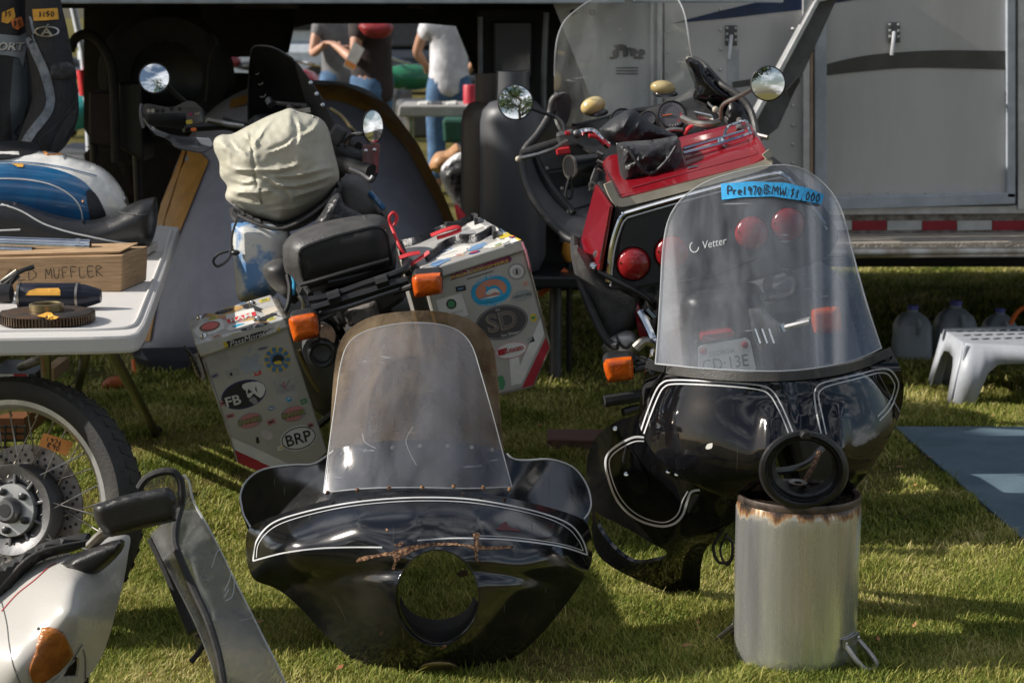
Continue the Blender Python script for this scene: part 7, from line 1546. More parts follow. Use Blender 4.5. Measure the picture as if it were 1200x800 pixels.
hg = obj('hand_guard', sheet([tuple(p) for p in sm([(168, 124), (175, 122), (200, 126), (218, 119), (228, 120), (236, 128), (232, 132), (218, 132), (190, 133), (170, 134)], 4)], 6.82, step=5), M['grey_black'], gsb, solid=.006, label='black hand guard with row of holes')
THg = bvh(hg)
for x in (174, 179, 184.5, 191, 201, 211): obj('guard_hole', decal(THg, oval(x, 130 - (2 if x > 195 else 0), 2.2, 2.4, 0, 12), 3, .002), M['dark_void'] if x > 180 else M['steel'], hg)
obj('hand_deflector', sheet([tuple(p) for p in sm([(168, 138), (168, 138), (178, 148), (195, 156), (215, 160), (238, 160), (250, 166), (249, 172), (238, 178), (222, 176), (206, 172), (196, 162), (180, 155)], 4)], tps([(168, 138, 6.78), (250, 168, 6.72), (210, 165, 6.66)]), step=5), M['clear_smoke'], gsb, solid=.004)
obj('deflector_glint', PR([(229, 161), (245, 162), (250, 169), (247, 173), (236, 170)], 6.68, (0, .012, 0)), pm('pale_glint', (.55, .55, .58), .3), gsb, smooth=False, bevel=.004)  # highlight on the clear deflector, put in as a pale plate
bar([(166, 122, 6.84), (165, 135, 6.83), (168, 150, 6.83)], .006, 'dark_alloy', 'guard_end')
obj('switch_housing', BX(W(229, 137, 6.9), (.055, .05, .055), (0, -.2, 0)), M['dark_alloy'], gsb, smooth=False, bevel=.008)
for x, y, m_, s_ in ((222, 143, 'st_yellow', .014), (227, 152, 'orange', .012), (223, 134, 'st_magenta', .010), (231, 133, 'steel', .012)): obj('switch_button', BX(W(x, y, 6.855), (s_ * 1.5, .015, s_), (0, -.1, 0)), M[m_], gsb, smooth=False, bevel=.003)
bar([(196, 100, 6.8), (208, 112, 6.85), (224, 124, 6.9), (240, 134, 6.95)], .008, 'black_metal', 'mirror_stem')
def mirror(cx_, cy_, Y, rx, ry, nrm, par, lab):
    c = W(cx_, cy_, Y); r = rx / FPX * Y; n_ = V(nrm).normalized(); sx = 1
    o = obj('mirror', lathe([(0, -.035), (r * .6, -.03), (r * .95, -.012), (r * 1.08, 0), (r * 1.08, .006), (r * 1.0, .008)], c, n_, 36), M['black_plastic'], par, label=lab)
    b = lathe([(0, .0075), (r * .5, .0072), (r * 1.0, .006)], c, n_, 36)
    g_ = obj('mirror_glass', b, M['mirror'], o)
    if abs(ry / rx - 1) > .1:
        for q_ in (o, g_):
            for v in q_.data.vertices:
                w_ = v.co + ORG[par.name] - c; v.co = c - ORG[par.name] + V((w_.x, w_.y, w_.z * ry / rx))
    return o
mirror(181, 92, 6.8, 16.8, 17, (.10, -1, .20), gsb, 'round left mirror reflecting the sky')
mirror(436.5, 148.5, 6.7, 12.3, 18.5, (.44, -1, .08), gsb, 'oval right mirror')
bar([(404, 172, 6.75), (410, 160, 6.75), (420, 157, 6.72), (432, 158, 6.74)], .007, 'steel', 'mirror_stem')
obj('right_grip', TB([W(395, 190, 6.75), W(420, 198, 6.65), W(436, 202, 6.6)], .026, 14), M['rubber'], gsb)
obj('right_hand_guard', pillow([tuple(p) for p in sm([(384, 160), (396, 166), (412, 172), (428, 180), (426, 192), (414, 196), (400, 190), (388, 180)], 4)], 6.75, .03, .05, 8, 4), M['black_plastic'], gsb)
obj('brake_reservoir', BX(W(395, 158, 6.72), (.05, .05, .06), (0, .6, 0)), M['grey_black'], gsb, smooth=False, bevel=.01)
obj('pink_deflector', sheet([tuple(p) for p in sm([(426, 170), (426, 170), (444, 168), (445, 180), (443, 200), (437, 207), (427, 203), (425, 188)], 3)], 6.62, step=5), M['pink_clear'], gsb, solid=.005)
obj('deflector_stripe', PR([(438, 170), (443, 170), (443, 202), (438, 205)], 6.61, (0, .003, 0)), flat('dull_red_tape', (.30, .08, .09)), gsb, smooth=False)
for x, y in ((429, 177), (439, 176)): obj('deflector_screw', ell(bmesh.new(), W(x, y, 6.60), (.007, .005, .007)), M['chrome'], gsb)
bar([(410, 198, 6.62), (424, 204, 6.6), (434, 211, 6.58), (438, 207, 6.58)], .010, 'dark_alloy', 'guard_bracket')
# dark front bodywork between screen and cover
obj('cowl', pillow([tuple(p) for p in sm([(292, 140), (330, 135), (370, 140), (392, 158), (402, 185), (404, 206), (380, 215), (330, 215), (290, 200)], 4)], 7.15, .1, .15, 25, 8), M['black_plastic'], gsb)
# -- tank bag under its tan rain cover (rests on the tank: a thing of its own)
tbg = thing('covered_tank_bag', 'wrinkled tan rain cover pulled over a tank bag in front of the black screen', 'covered bag', tuple(W(325, 262, 6.5)))
co = [tuple(p) for p in sm([(251, 176), (251, 164), (259, 158), (272, 157), (290, 148), (312, 137), (330, 130), (340, 127), (350, 131), (366, 135), (378, 141), (385, 152), (390, 172), (397, 200), (396, 214), (386, 228), (370, 243), (348, 256), (330, 262), (312, 258), (290, 251), (272, 240), (264, 231), (266, 218), (258, 206), (257, 190)], 5)]
CR = [([(262, 222), (290, 226), (320, 224)], 2.4, .011), ([(268, 232), (300, 240), (330, 238)], 2.2, .010), ([(266, 208), (285, 214), (298, 212)], 2.0, .009), ([(260, 190), (278, 199), (298, 200), (330, 198), (352, 192)], 2.4, .011), ([(298, 202), (320, 212), (340, 226), (344, 238)], 2.3, .010),
      ([(312, 205), (345, 206), (380, 198), (394, 196)], 2.6, .010), ([(316, 216), (345, 218), (372, 212), (390, 205)], 2.2, .009), ([(300, 250), (320, 246), (345, 244), (368, 236)], 2.2, .010), ([(330, 128), (318, 140), (300, 165), (292, 178)], 2.6, .012), ([(345, 132), (352, 150), (350, 170)], 2.2, .008),
      ([(375, 142), (366, 152), (352, 160)], 2.6, .012), ([(284, 152), (298, 166), (300, 175)], 2.0, .009), ([(270, 160), (278, 172), (290, 182)], 2.0, .008), ([(348, 160), (334, 172), (312, 180)], 1.6, .006), ([(340, 232), (360, 226), (386, 218)], 2.2, .009), ([(258, 172), (268, 180), (270, 195)], 1.8, .007), ([(278, 218), (300, 232), (310, 248)], 1.8, .007)]
CRS = [([V((p[0], p[1])) for p in sm(c, 4, False)], w_, a_) for c, w_, a_ in CR]
def wrk(x, y):
    q = V((x, y)); t = 0
    for P_, w_, a_ in CRS:
        bd = 1e9; sg = 1
        for i in range(len(P_) - 1):
            ab = P_[i + 1] - P_[i]; k = max(0, min(1, (q - P_[i]).dot(ab) / ab.length_squared)); dv = q - P_[i] - ab * k; d_ = dv.length
            if d_ < bd: bd = d_; sg = 1 if ab.x * dv.y - ab.y * dv.x > 0 else -1; f_ = (i + k) / (len(P_) - 1)
        z_ = sg * bd; en = sin(pi * min(1, max(0, f_))) ** .5
        t += a_ * en * (math.exp(-(z_ / w_) ** 2) - .75 * math.exp(-((z_ - w_ * 2.0) / (w_ * 1.3)) ** 2))
    t -= .007 * math.exp(-((x - (296 + (y - 180) * .12 + (4 if y > 220 else 0))) / 1.5) ** 2)
    return t + .009 * noise.noise(V((x * .025, y * .035, 5))) + .003 * noise.noise(V((x * .12, y * .15, 2)))
obj('rain_cover', pillow(co, 6.42, .20, .14, 44, 2.2, wr=wrk), M['tan'], tbg)
obj('bag_base', pillow([tuple(p) for p in sm([(270, 242), (290, 250), (330, 260), (360, 246), (386, 226), (398, 210), (400, 222), (392, 240), (370, 258), (345, 270), (320, 274), (290, 268), (272, 256)], 4)], 6.42, .12, .1, 9, 4), M['nylon'], tbg)
obj('base_band', TB([W(278, 252, 6.27), W(305, 264, 6.24), W(330, 268, 6.23), W(358, 256, 6.24), (W(384, 236, 6.27)), W(394, 222, 6.3)], .006, 8, 5), M['grey_black'], tbg)
obj('drawcord', TB([W(278, 256, 6.25), W(272, 276, 6.25), W(270, 300, 6.25), W(256, 312, 6.25), W(250, 306, 6.25), W(256, 298, 6.25), (W(268, 294, 6.25))], .004, 6, 5), M['rubber'], tbg)
obj('cord_lock', ell(bmesh.new(), W(276, 296, 6.25), (.014, .012, .009)), M['black_plastic'], tbg)
# ================================================================ RED AND BLACK TOURING MOTORCYCLE (behind the pot, leaning to the left)
rt = thing('touring_motorcycle', 'red and black touring motorcycle seen from behind with tall windscreen and chrome trunk rack', 'motorcycle', tuple(G(960, 600)))
def rbar(pts, r, m='black_metal', name='bar', seg=8, s=4, par=None, label=None): return obj(name, TB([W(*p) for p in pts], r, seg, s), M[m] if isinstance(m, str) else m, par or rt, label=label)
Yh = 5.72
pS = lambda pts, s=4, c=True: [tuple(p) for p in sm(pts, s, c)]
# trunk body (black), facing us with its recess
tbod = pS([(722, 238), (722, 238), (905, 190), (905, 190), (942, 214), (968, 245), (985, 275), (985, 275), (972, 300), (930, 318), (860, 335), (800, 345), (740, 348), (706, 322), (706, 322), (714, 285)], 3)
obj('trunk', PR(tbod, Yh, (.0, .5, .02)), M['black_plastic'], rt, smooth=False, bevel=.012)
# red left pocket door on the slanted side
side = obj('side_pocket', PR([(700, 212), (722, 240), (707, 322), (678, 290)], [Yh + .35, Yh - .002, Yh - .002, Yh + .33], (.03, .02, 0)), M['black_plastic'], rt, smooth=False, bevel=.006)
rd = obj('pocket_door', PR([(702, 216), (719, 241), (706, 318), (683, 288)], [Yh + .325, Yh - .02, Yh - .015, Yh + .30], (-.012, -.012, 0)), M['red_paint'], side, smooth=False, bevel=.004)
TPd = bvh(rd)
for a, b_ in (((712, 228), (703, 300)), ((686, 275), (709, 306)), ((685, 280), (708, 311)), ((684, 284), (707, 315)), ((698, 235), (692, 272))): obj('pocket_line', ribbon(TPd, [a, b_], .9, .001, 4), M['st_black'], rd)
obj('pocket_lock', lathe([(.012, 0), (.012, .004), (0, .006)], cast(TPd, 700, 298, 0), (-.5, -1, 0), 14), M['dark_alloy'], rd)
# recess and its chrome frame
fr_ = pS([(694 + 18, 330), (712, 330), (716, 290), (724, 262), (730, 252), (742, 247), (820, 225), (900, 205), (918, 206), (932, 220), (950, 242), (966, 264), (966, 264)], 4, False)
T_tk = BVHTree.FromPolygons([W(500, 100, Yh - .0), W(1200, 100, Yh), W(1200, 500, Yh), W(500, 500, Yh)], [(0, 1, 2, 3)])
obj('recess_panel', PR(pS([(724, 300), (730, 268), (742, 254), (820, 232), (900, 211), (918, 214), (942, 242), (960, 268), (956, 285), (880, 306), (780, 330), (716, 338)], 3), Yh - .012, (0, .01, 0)), pm('dark_recess', (.022, .023, .028), .35), rt, smooth=False, bevel=.003)
obj('chrome_frame', TB([W(p[0], p[1], Yh - .016) for p in fr_], .0075, 8), M['chrome'], rt)
obj('chrome_frame', TB([W(p[0] + 3.5, p[1] + 5, Yh - .018) for p in fr_], .003, 6), M['trim_alu'], rt)
for x, y, r_ in ((742, 309, 18.5), (787, 296, 19), (880.5, 273, 19), (923, 263, 19)):
    c = W(x, y, Yh - .012); r = r_ / FPX * Yh
    l = obj('tail_lamp', lathe([(r * 1.06, 0), (r * 1.06, -.004), (r * 1.0, -.012), (r * .9, -.019), (r * .45, -.026), (0, -.028)], c, (0, 1, .02), 36), M['red_lens'], rt)
    obj('lamp_rim', lathe([(r * 1.05, 0), (r * 1.12, -.004), (r * 1.12, .004)], c, (0, 1, .02), 36, closed_prof=True), M['black_plastic'], l)
    for k in (0, 2.1, 4.2): obj('lamp_screw', lathe([(.004, 0), (0, .003)], c + V((cos(k + .9) * r * .85, -.020, sin(k + .9) * r * .85)), (0, -1, 0), 8), M['red_lens'], l)
# lid: red, domed, with cream lip
lid = [(722, 226), (724, 233), (800, 215), (880, 193), (899, 185), (900, 181), (890, 160), (878, 144), (866, 143), (800, 160), (712, 183), (706, 190)]
Yl = [Yh, Yh, Yh, Yh, Yh, Yh, Yh + .26, Yh + .46, Yh + .48, Yh + .48, Yh + .48, Yh + .44]
lo = obj('trunk_lid', prism(bmesh.new(), [W(p[0], p[1], y) for p, y in zip(lid, Yl)], (0, 0, -.012)), M['red_paint'], rt, smooth=False, bevel=.006, label='red trunk lid with chrome rack')
TLd = bvh(lo)
lip = bmesh.new(); flat_tube(lip, [W(x, y, Yh - .006) for x, y in [tuple(p)[:2] for p in sm([(712, 214), (718, 228), (726, 237), (745, 234), (800, 220), (860, 204), (893, 194), (902, 187), (897, 178)], 4, False)]], (0, .15, 1), .012, .004)
obj('cream_lip', lip, M['cream'], lo)
obj('lid_lower', PR([(716, 232), (726, 243), (905, 196), (903, 189)], Yh + .01, (0, .42, .03)), M['red_paint'], lo, smooth=False, bevel=.006)
for q_ in ([(740, 220), (800, 204), (860, 188), (885, 181), (886, 177), (872, 160)], [(800, 172), (850, 158), (868, 154)], [(810, 182), (836, 168)]): obj('lid_line', ribbon(TLd, q_, 1.0, .0012), flat('lid_shadow_line', (.12, .005, .01)), lo)
def lidp(x, y, dz=0): 
    h = TLd.ray_cast(CAM, ray(x, y)); return (h[0] if h[0] else W(x, y, Yh + .3)) + V((0, 0, dz))
obj('rack_rail', TB([W(801, 180, Yh + .22), W(840, 170, Yh + .24), W(876, 158, Yh + .26), W(880, 155, Yh + .28)], .006, 8, 4), M['chrome'], lo)
obj('rack_rail', TB([W(801, 175, Yh + .28), W(838, 164, Yh + .3), W(872, 154, Yh + .32)], .0055, 8, 4), M['chrome'], lo)
obj('rack_rail', TB([W(848, 163, Yh + .3), W(852, 150, Yh + .38), W(862, 145, Yh + .40), W(874, 142, Yh + .4), W(877, 149, Yh + .32), W(880, 157, Yh + .28)], .005, 8, 4), M['chrome'], lo)
obj('lid_latch', TB([lidp(845, 174, .0), lidp(845, 171, .014)], .012, 12), M['chrome'], lo); obj('lid_badge', BX(lidp(811, 197, .003), (.028, .02, .006), (0, -.25, 0)), M['chrome'], lo, smooth=False, bevel=.002)
obj('rack_foot', TB([lidp(866, 153, 0), lidp(866, 148, .02)], .009, 8), M['steel'], lo)
# saddlebag / backrest below on the left
obj('saddlebag', pillow(pS([(672, 290), (678, 288), (700, 312), (716, 326), (745, 334), (756, 340), (754, 360), (744, 385), (728, 397), (714, 404), (700, 384), (686, 350), (674, 315)], 4), Yh + .08, .07, .35, 16, 5), M['grey_black'], rt)
rbar([(673, 280, 6.0), (674, 300, 5.9), (682, 335, 5.78), (696, 370, 5.7), (712, 400, 5.64), (724, 405, 5.62)], .012, 'rubber', 'bag_edge')
rbar([(700, 318, Yh - .02), (752, 345, Yh - .03), (768, 360, Yh)], .008, 'black_plastic', 'bag_strap'); obj('bag_knob', lathe([(.012, 0), (.008, .008), (0, .01)], W(695, 312, Yh - .06), (0, -1, .3), 12), M['chrome'], rt)
obj('guard_panel', PR([(738, 338), (772, 332), (775, 360), (762, 366), (756, 352)], Yh + .0, (0, .1, 0)), M['grey_black'], rt, smooth=False, bevel=.004)
obj('red_side_cover', PR([(742, 350), (748, 354), (762, 395), (756, 405), (748, 392)], Yh + .02, (0, .2, 0)), M['red_paint'], rt, smooth=False, bevel=.003)
obj('crash_guard', pillow(pS([(706, 405), (718, 394), (735, 387), (745, 392), (749, 405), (742, 420), (728, 424), (712, 422)], 4), Yh - .02, .05, .1, 12, 4), M['alloy'], rt)
obj('guard_seam', TB([W(722, 392, Yh - .07), W(726, 402, Yh - .08), W(734, 408, Yh - .08), W(740, 402, Yh - .07)], .004, 6, 4), M['black_metal'], rt)
for pts_, r_, m_ in (([(750, 365, 5.70), (758, 380, 5.68), (766, 400, 5.66), (764, 418, 5.66)], .012, 'chrome'), ([(745, 408, 5.62), (755, 400, 5.62), (764, 404, 5.64)], .014, 'steel'), ([(770, 340, 5.7), (772, 370, 5.7), (768, 400, 5.72)], .008, 'black_metal'), ([(757, 362, 5.64), (766, 372, 5.64)], .012, 'chrome'),
                     ([(708, 470, 5.6), (735, 466, 5.62), (755, 462, 5.66)], .017, 'rubber'), ([(730, 483, 5.62), (748, 478, 5.64)], .012, 'black_metal')): rbar(pts_, r_, m_, 'foot_peg' if m_ == 'rubber' else 'frame_piece')
iL = indicator([(707, 424), (711, 420), (738, 417), (742, 420), (743, 441), (740, 445), (714, 449), (711, 446), (707, 432)], 5.50, 'left amber turn signal', rt, stem=[W(742, 434, 5.55), W(765, 429, 5.6)])
rbar([(740, 420, 5.56), (752, 424, 5.6), (768, 430, 5.62)], .016, 'chrome', 'signal_bracket')
iR = indicator([(950, 366), (954, 361), (980, 358), (985, 361), (987, 386), (983, 390), (958, 392), (953, 389), (950, 375)], 5.52, 'right amber turn signal', rt, stem=[W(952, 373, 5.55), W(935, 378, 5.58)])
rbar([(918, 384, 5.60), (950, 376, 5.55)], .010, 'chrome', 'signal_stalk'); rbar([(914, 380, 5.6), (918, 388, 5.6)], .014, 'chrome', 'stalk_foot')
# number plate and its red lamp
pl_o = obj('number_plate', PR([(818, 408), (822, 405), (874, 396), (879, 399), (886, 432), (883, 436), (824, 444), (819, 440)], 5.50, (0, .004, 0)), pm('plate_white', (.62, .64, .62), .45), rt, smooth=False, label='white number plate with red corner dots'); TPl = bvh(pl_o)
letters(TPl, 'GEORGIA', 846, 412.5, 30, 5.6, 9, 'st_navy', pl_o, .002); letters(TPl, 'CD·13E', 850, 425, 54, 14, 8, 'st_black', pl_o, .002)
for x, y in ((873, 404), (825, 412)): obj('plate_bolt', lathe([(.010, 0), (.008, .006), (0, .008)], W(x, y, 5.497), (0, -1, 0), 14), M['red_lens'], pl_o)
obj('plate_lamp', PR([(820, 398), (822, 391), (858, 386), (862, 391), (860, 396), (824, 402)], 5.5, (0, .05, 0)), M['red_lens'], rt, smooth=False, bevel=.006)
obj('rear_mudguard', pillow(pS([(800, 345), (870, 330), (895, 345), (905, 400), (925, 470), (900, 520), (860, 500), (830, 440), (808, 400)], 4), 5.75, .12, .2, 26, 8), M['black_plastic'], rt)
obj('silver_side', pillow(pS([(872, 358), (890, 358), (905, 372), (918, 382), (912, 392), (898, 400), (890, 425), (880, 400), (874, 380)], 4), 5.66, .03, .1, 8, 4), M['alloy'], rt)
for k, x in enumerate((884, 892, 900)): rbar([(x, 385, 5.6), (x + 6, 402, 5.6)], .006, 'chrome', 'shock_coil')
rbar([(930, 250, 5.8), (900, 330, 5.75), (905, 345, 5.72), (880, 352, 5.70)], .014, 'black_metal', 'rear_hoop'); rbar([(900, 300, 5.76), (930, 325, 5.7), (928, 345, 5.7), (900, 350, 5.7)], .010, 'rubber', 'wiring')
lean2 = V((-sin(R(15)), 0, cos(R(15)))); FW = V((-.04, 1, 0)).normalized(); ax2 = FW.cross(lean2).normalized(); rc2 = V((G(965, 600).x, 5.95, 0)); w2 = rc2 + lean2 * .32
obj('rear_tyre', lathe([(.2, -.065), (.26, -.08), (.31, -.065), (.325, 0), (.31, .065), (.26, .08), (.2, .065)], w2, ax2, 48, closed_prof=True), M['tyre'], rt)
obj('rear_wheel', lathe([(0, -.05), (.06, -.05), (.08, -.02), (.19, -.02), (.21, -.06), (.21, .06), (.19, .02), (.08, .02), (.06, .05), (0, .05)], w2, ax2, 40), M['dark_alloy'], rt)
SV = lambda f, s, z: rc2 + FW * f + ax2 * s + lean2 * z
f2 = SV(1.5, 0, .33)
obj('front_tyre', lathe([(.23, -.05), (.28, -.065), (.33, -.05), (.345, 0), (.33, .05), (.28, .065), (.23, .05)], f2, ax2, 48, closed_prof=True), M['tyre'], rt)
obj('front_wheel', lathe([(0, -.04), (.2, -.02), (.24, -.05), (.24, .05), (.2, .02), (0, .04)], f2, ax2, 40), M['dark_alloy'], rt)
for s in (-.11, .11): obj('fork_leg', TB([SV(1.5, s, .33), SV(1.25, s, .95)], .028, 10), M['chrome'], rt)
obj('engine_block', BX(SV(.85, 0, .42), (.62, .6, .42), axes=(ax2, FW, lean2)), M['dark_alloy'], rt, smooth=False, bevel=.05)
for s in (-.14, .14): obj('silencer', TB([SV(.05, s, .28), SV(.5, s, .25), SV(.8, s * .8, .25)], [.05] * 5 + [.035] * 4, 16, 4), M['chrome'], rt)
obj('centre_stand', TB([SV(.55, -.2, .2), V((SV(.55, -.35, 0).x - .12, SV(.55, 0, 0).y, 0.0))], .014, 8), M['black_metal'], rt)
obj('passenger_seat', pillow(pS([(706, 214), (740, 195), (800, 178), (860, 160), (868, 172), (800, 205), (724, 228)], 4), 6.2, .15, .35, 16, 7), M['vinyl'], rt)
# ---- front fairing as seen from the rider's side
fo = pS([(648, 125), (662, 110), (668, 118), (660, 135), (654, 160), (672, 168), (700, 172), (730, 175), (760, 165), (830, 150), (870, 160), (884, 166), (884, 140), (872, 118), (855, 106), (838, 95), (830, 82), (822, 74), (808, 68), (804, 70), (812, 86), (818, 104), (800, 118), (770, 128), (735, 132), (705, 140), (680, 146), (668, 150), (660, 160), (640, 170), (616, 180), (612, 188), (612, 200), (618, 225), (634, 250), (655, 272), (672, 280), (690, 262), (698, 235), (704, 200), (690, 172)], 3)
rf = obj('fairing_rim', TB([W(*p) for p in ((655, 112, 6.95), (648, 118, 6.95), (644, 135, 6.95), (630, 158, 6.92), (615, 176, 6.9), (612, 195, 6.88), (620, 225, 6.82), (640, 255, 6.76), (664, 278, 6.70), (676, 282, 6.66))], .0135, 10, 5), M['grey_black'], rt)
lp = obj('left_inner_panel', sheet(pS([(655, 112), (668, 112), (668, 135), (662, 158), (690, 172), (706, 200), (705, 230), (690, 262), (676, 281), (660, 273), (640, 252), (622, 226), (614, 198), (616, 180), (634, 160), (646, 136)], 4), tps([(655, 112, 6.95), (614, 198, 6.90), (676, 281, 6.68), (690, 172, 7.1), (700, 230, 6.95), (650, 200, 7.0), (640, 252, 6.8), (660, 150, 7.05)]), step=7), pm('grey_panel_vinyl', (.10, .10, .106), .34, bump=.3, bscale=120), rt, solid=.01)
TLp = bvh(lp)
obj('panel_ridge', TB([cast(TLp, x, y, .006) for x, y in ((624, 178), (632, 200), (645, 222), (660, 240), (672, 252))], [.010, .016, .018, .016, .01], 8), M['black_plastic'], rt)
for q_ in ([(632, 202), (656, 198), (676, 196)], [(646, 225), (672, 220), (700, 214)], [(664, 248), (686, 242), (696, 238)]): obj('panel_groove', ribbon(TLp, q_, 1.8, .003), M['st_black'], rt)
for x, y in ((635, 201), (640, 198), (652, 226), (658, 222), (666, 249)): obj('panel_screw', lathe([(.008, 0), (.006, .004), (0, .005)], cast(TLp, x, y, .004), (0, -1, .3), 10), M['steel'], rt)
obj('pocket_lid', decal(TLp, [(640, 205), (672, 200), (690, 204), (694, 214), (660, 222), (648, 220)], 6, .006), M['black_plastic'], rt)
ds = obj('dash_panel', sheet(pS([(652, 120), (652, 120), (656, 142), (672, 148), (700, 142), (735, 132), (775, 124), (800, 112), (816, 100), (816, 88), (804, 68), (812, 68), (826, 76), (836, 90), (856, 104), (872, 116), (882, 136), (886, 165), (886, 165), (840, 178), (790, 180), (740, 185), (700, 180), (684, 172), (664, 160), (652, 140)], 4), tps([(655, 120, 7.0), (735, 132, 7.25), (806, 69, 7.15), (882, 136, 6.95), (886, 165, 6.85), (740, 185, 6.8), (690, 172, 6.9), (816, 100, 7.1), (800, 150, 6.95)]), step=7), M['black_plastic'], rt, solid=.01)
rbar([(806, 70, 7.12), (812, 86, 7.1), (817, 103, 7.1), (800, 116, 7.15), (770, 126, 7.2), (735, 132, 7.22), (700, 142, 7.15), (672, 148, 7.05)], .010, 'black_plastic', 'screen_rim')
rbar([(808, 68, 7.1), (822, 74, 7.05), (832, 84, 7.0), (846, 99, 6.95), (864, 110, 6.92), (878, 126, 6.9), (885, 148, 6.86), (887, 170, 6.8)], .011, 'grey_black', 'fairing_rim')
rbar([(844, 135, 6.9), (838, 128, 6.92), (830, 120, 6.95), (832, 108, 6.98), (830, 98, 7.0)], .004, 'dark_alloy', 'dash_seam')
obj('right_pocket', pillow(pS([(856, 120), (868, 124), (876, 138), (878, 160), (856, 158), (848, 145)], 4), 6.94, .02, .03, 8, 5), M['vinyl'], rt)
obj('fairing_horn', pillow(pS([(803, 72), (803, 72), (809, 67), (822, 73), (833, 88), (848, 101), (866, 111), (879, 127), (887, 148), (889, 174), (876, 174), (868, 150), (856, 132), (842, 122), (826, 124), (812, 116), (816, 100), (812, 86)], 4), 6.98, .035, .05, 9, 4), M['black_paint2'], rt)
# instruments
def gauge(x, y, r_, Y, needle=True, lab=None):
    c = W(x, y, Y); r = r_ / FPX * Y; n_ = V((0, -1, .35)).normalized()
    o = obj('gauge', lathe([(r * 1.12, -.05), (r * 1.14, .0), (r * 1.04, .006), (r * .98, 0), (0, 0)], c, n_, 36), M['black_metal'], rt, label=lab)
    obj('gauge_face', lathe([(r * .97, .001), (0, .0012)], c, n_, 36), pm('gauge_face', (.10, .10, .11), .3), o)
    u_ = n_.orthogonal().normalized(); v_ = n_.cross(u_); t = bmesh.new()
    for k in range(22):
        a = k * 2 * pi / 26 + .6; e = u_ * cos(a) + v_ * sin(a); box(t, c + e * r * .84 + n_ * .002, (r * .13, r * .035, .001), axes=(e, n_.cross(e), n_))
    obj('gauge_marks', t, M['st_white'], o, smooth=False)
    if needle:
        e = V((-1, 0, -.15)).normalized(); obj('needle', TB([c + n_ * .004, c + e * r * .7 + n_ * .004], .0018, 6), M['orange'], o)
        t = bmesh.new()
        for k in range(6):
            a = k * .16 - .75; e = V((cos(a), -.35 * sin(a) * -1, sin(a) * .94)); box(t, c + e * r * .72 + n_ * .002, (r * .12, .002, r * .1), axes=(e, n_, e.cross(n_)))
        obj('warning_marks', t, M['bright_red'], o, smooth=False); obj('trip_window', BX(c + V((.0, -.004, -r * .62)), (r * .55, .002, r * .22)), M['st_white'], o, smooth=False)
gauge(787, 134.5, 15.5, 6.9, True, 'round gauge with red and white marks'); gauge(730, 142, 14, 7.0, False); gauge(760, 139, 8, 7.05, False)
# amber marker lamps above the dash
for x, y, rx_, ry_, tl in ((695, 124, 15, 10.5, -.35), (777, 103, 15, 8.5, .1)):
    c = W(x, y, 7.05); k = 7.05 / FPX
    o = obj('marker_lamp', ell(bmesh.new(), c, (rx_ * k, .035, ry_ * k), (V((cos(tl), 0, -sin(tl))), V((0, 1, 0)), V((sin(tl), 0, cos(tl)))), 24, 16), pm('cream_amber_lens', (.50, .36, .13), .2, coat=.4, col2=(.60, .48, .25), scale=30), rt, label='cream and amber domed lamp')
    obj('lamp_base', ell(bmesh.new(), c + V((.01, .01, -.022)), (rx_ * k * .98, .034, ry_ * k * .55)), M['clear_smoke'], o)
# windscreen
wsc = pS([(652, 146), (652, 146), (650, 100), (651, 60), (656, 36), (668, 18), (700, -4), (740, -18), (780, -14), (800, 10), (808, 50), (812, 70), (817, 98), (817, 98), (780, 122), (735, 132), (690, 146), (670, 152)], 4)
ysc = tps([(652, 146, 7.12), (650, 60, 6.98), (700, -4, 7.08), (780, -14, 7.06), (817, 98, 7.05), (735, 132, 7.28), (730, 50, 7.17), (812, 50, 6.96)])
wo2 = obj('windscreen', sheet(wsc, ysc, step=8), M['screen_c'], rt, solid=.004, label='tall clear windscreen'); obj('screen_edge', TB([W(p[0], p[1], ysc(p[0], p[1])) for p in wsc if p[1] < 98], .0026, 6), M['screen_edge'], wo2)
# handlebar, grip, levers, mirrors
obj('left_grip', TB([W(611, 182, 6.55), W(630, 176, 6.56), W(655, 168, 6.58)], [.018, .020, .019], 14), M['rubber'], rt)
obj('clutch_lever', TB([W(607, 186.5, 6.46), W(630, 181, 6.47), W(650, 174, 6.5), W(664, 165, 6.54)], [.0075, .006, .006, .007], 8), M['steel'], rt); obj('lever_ball', ell(bmesh.new(), W(607.5, 186.5, 6.46), (.010, .010, .010)), M['cream'], rt)
obj('switch_housing', BX(W(664, 163, 6.58), (.060, .055, .055), (0, -.25, 0)), M['dark_alloy'], rt, smooth=False, bevel=.01)
obj('switch_button', BX(W(665, 156, 6.545), (.016, .012, .012)), M['bright_red'], rt, smooth=False, bevel=.002); obj('choke_button', BX(W(660, 177, 6.55), (.045, .02, .022), (0, -.15, 0)), M['bright_red'], rt, smooth=False, bevel=.004)
rbar([(672, 160, 6.6), (680, 156, 6.6), (688, 154, 6.62), (696, 155, 6.62), (704, 163, 6.62), (712, 171, 6.64)], .012, 'chrome', 'handlebar'); rbar([(690, 159, 6.59), (700, 161, 6.6), (708, 169, 6.61)], .006, 'bright_red', 'red_hose')
obj('clamp_screws', ell(bmesh.new(), W(676, 157, 6.56), (.014, .012, .014)), M['dark_alloy'], rt)
rbar([(662, 156, 6.56), (660, 146, 6.58), (652, 138, 6.6), (636, 132, 6.62), (622, 127, 6.62)], .006, 'black_metal', 'mirror_stem')
m1 = mirror(604, 120, 6.6, 19.5, 19.5, (.05, -1, .12), rt, 'round left mirror reflecting a tree')
m2 = mirror(900, 98, 6.55, 19.2, 19.2, (-.16, -1, .05), rt, 'round right mirror')
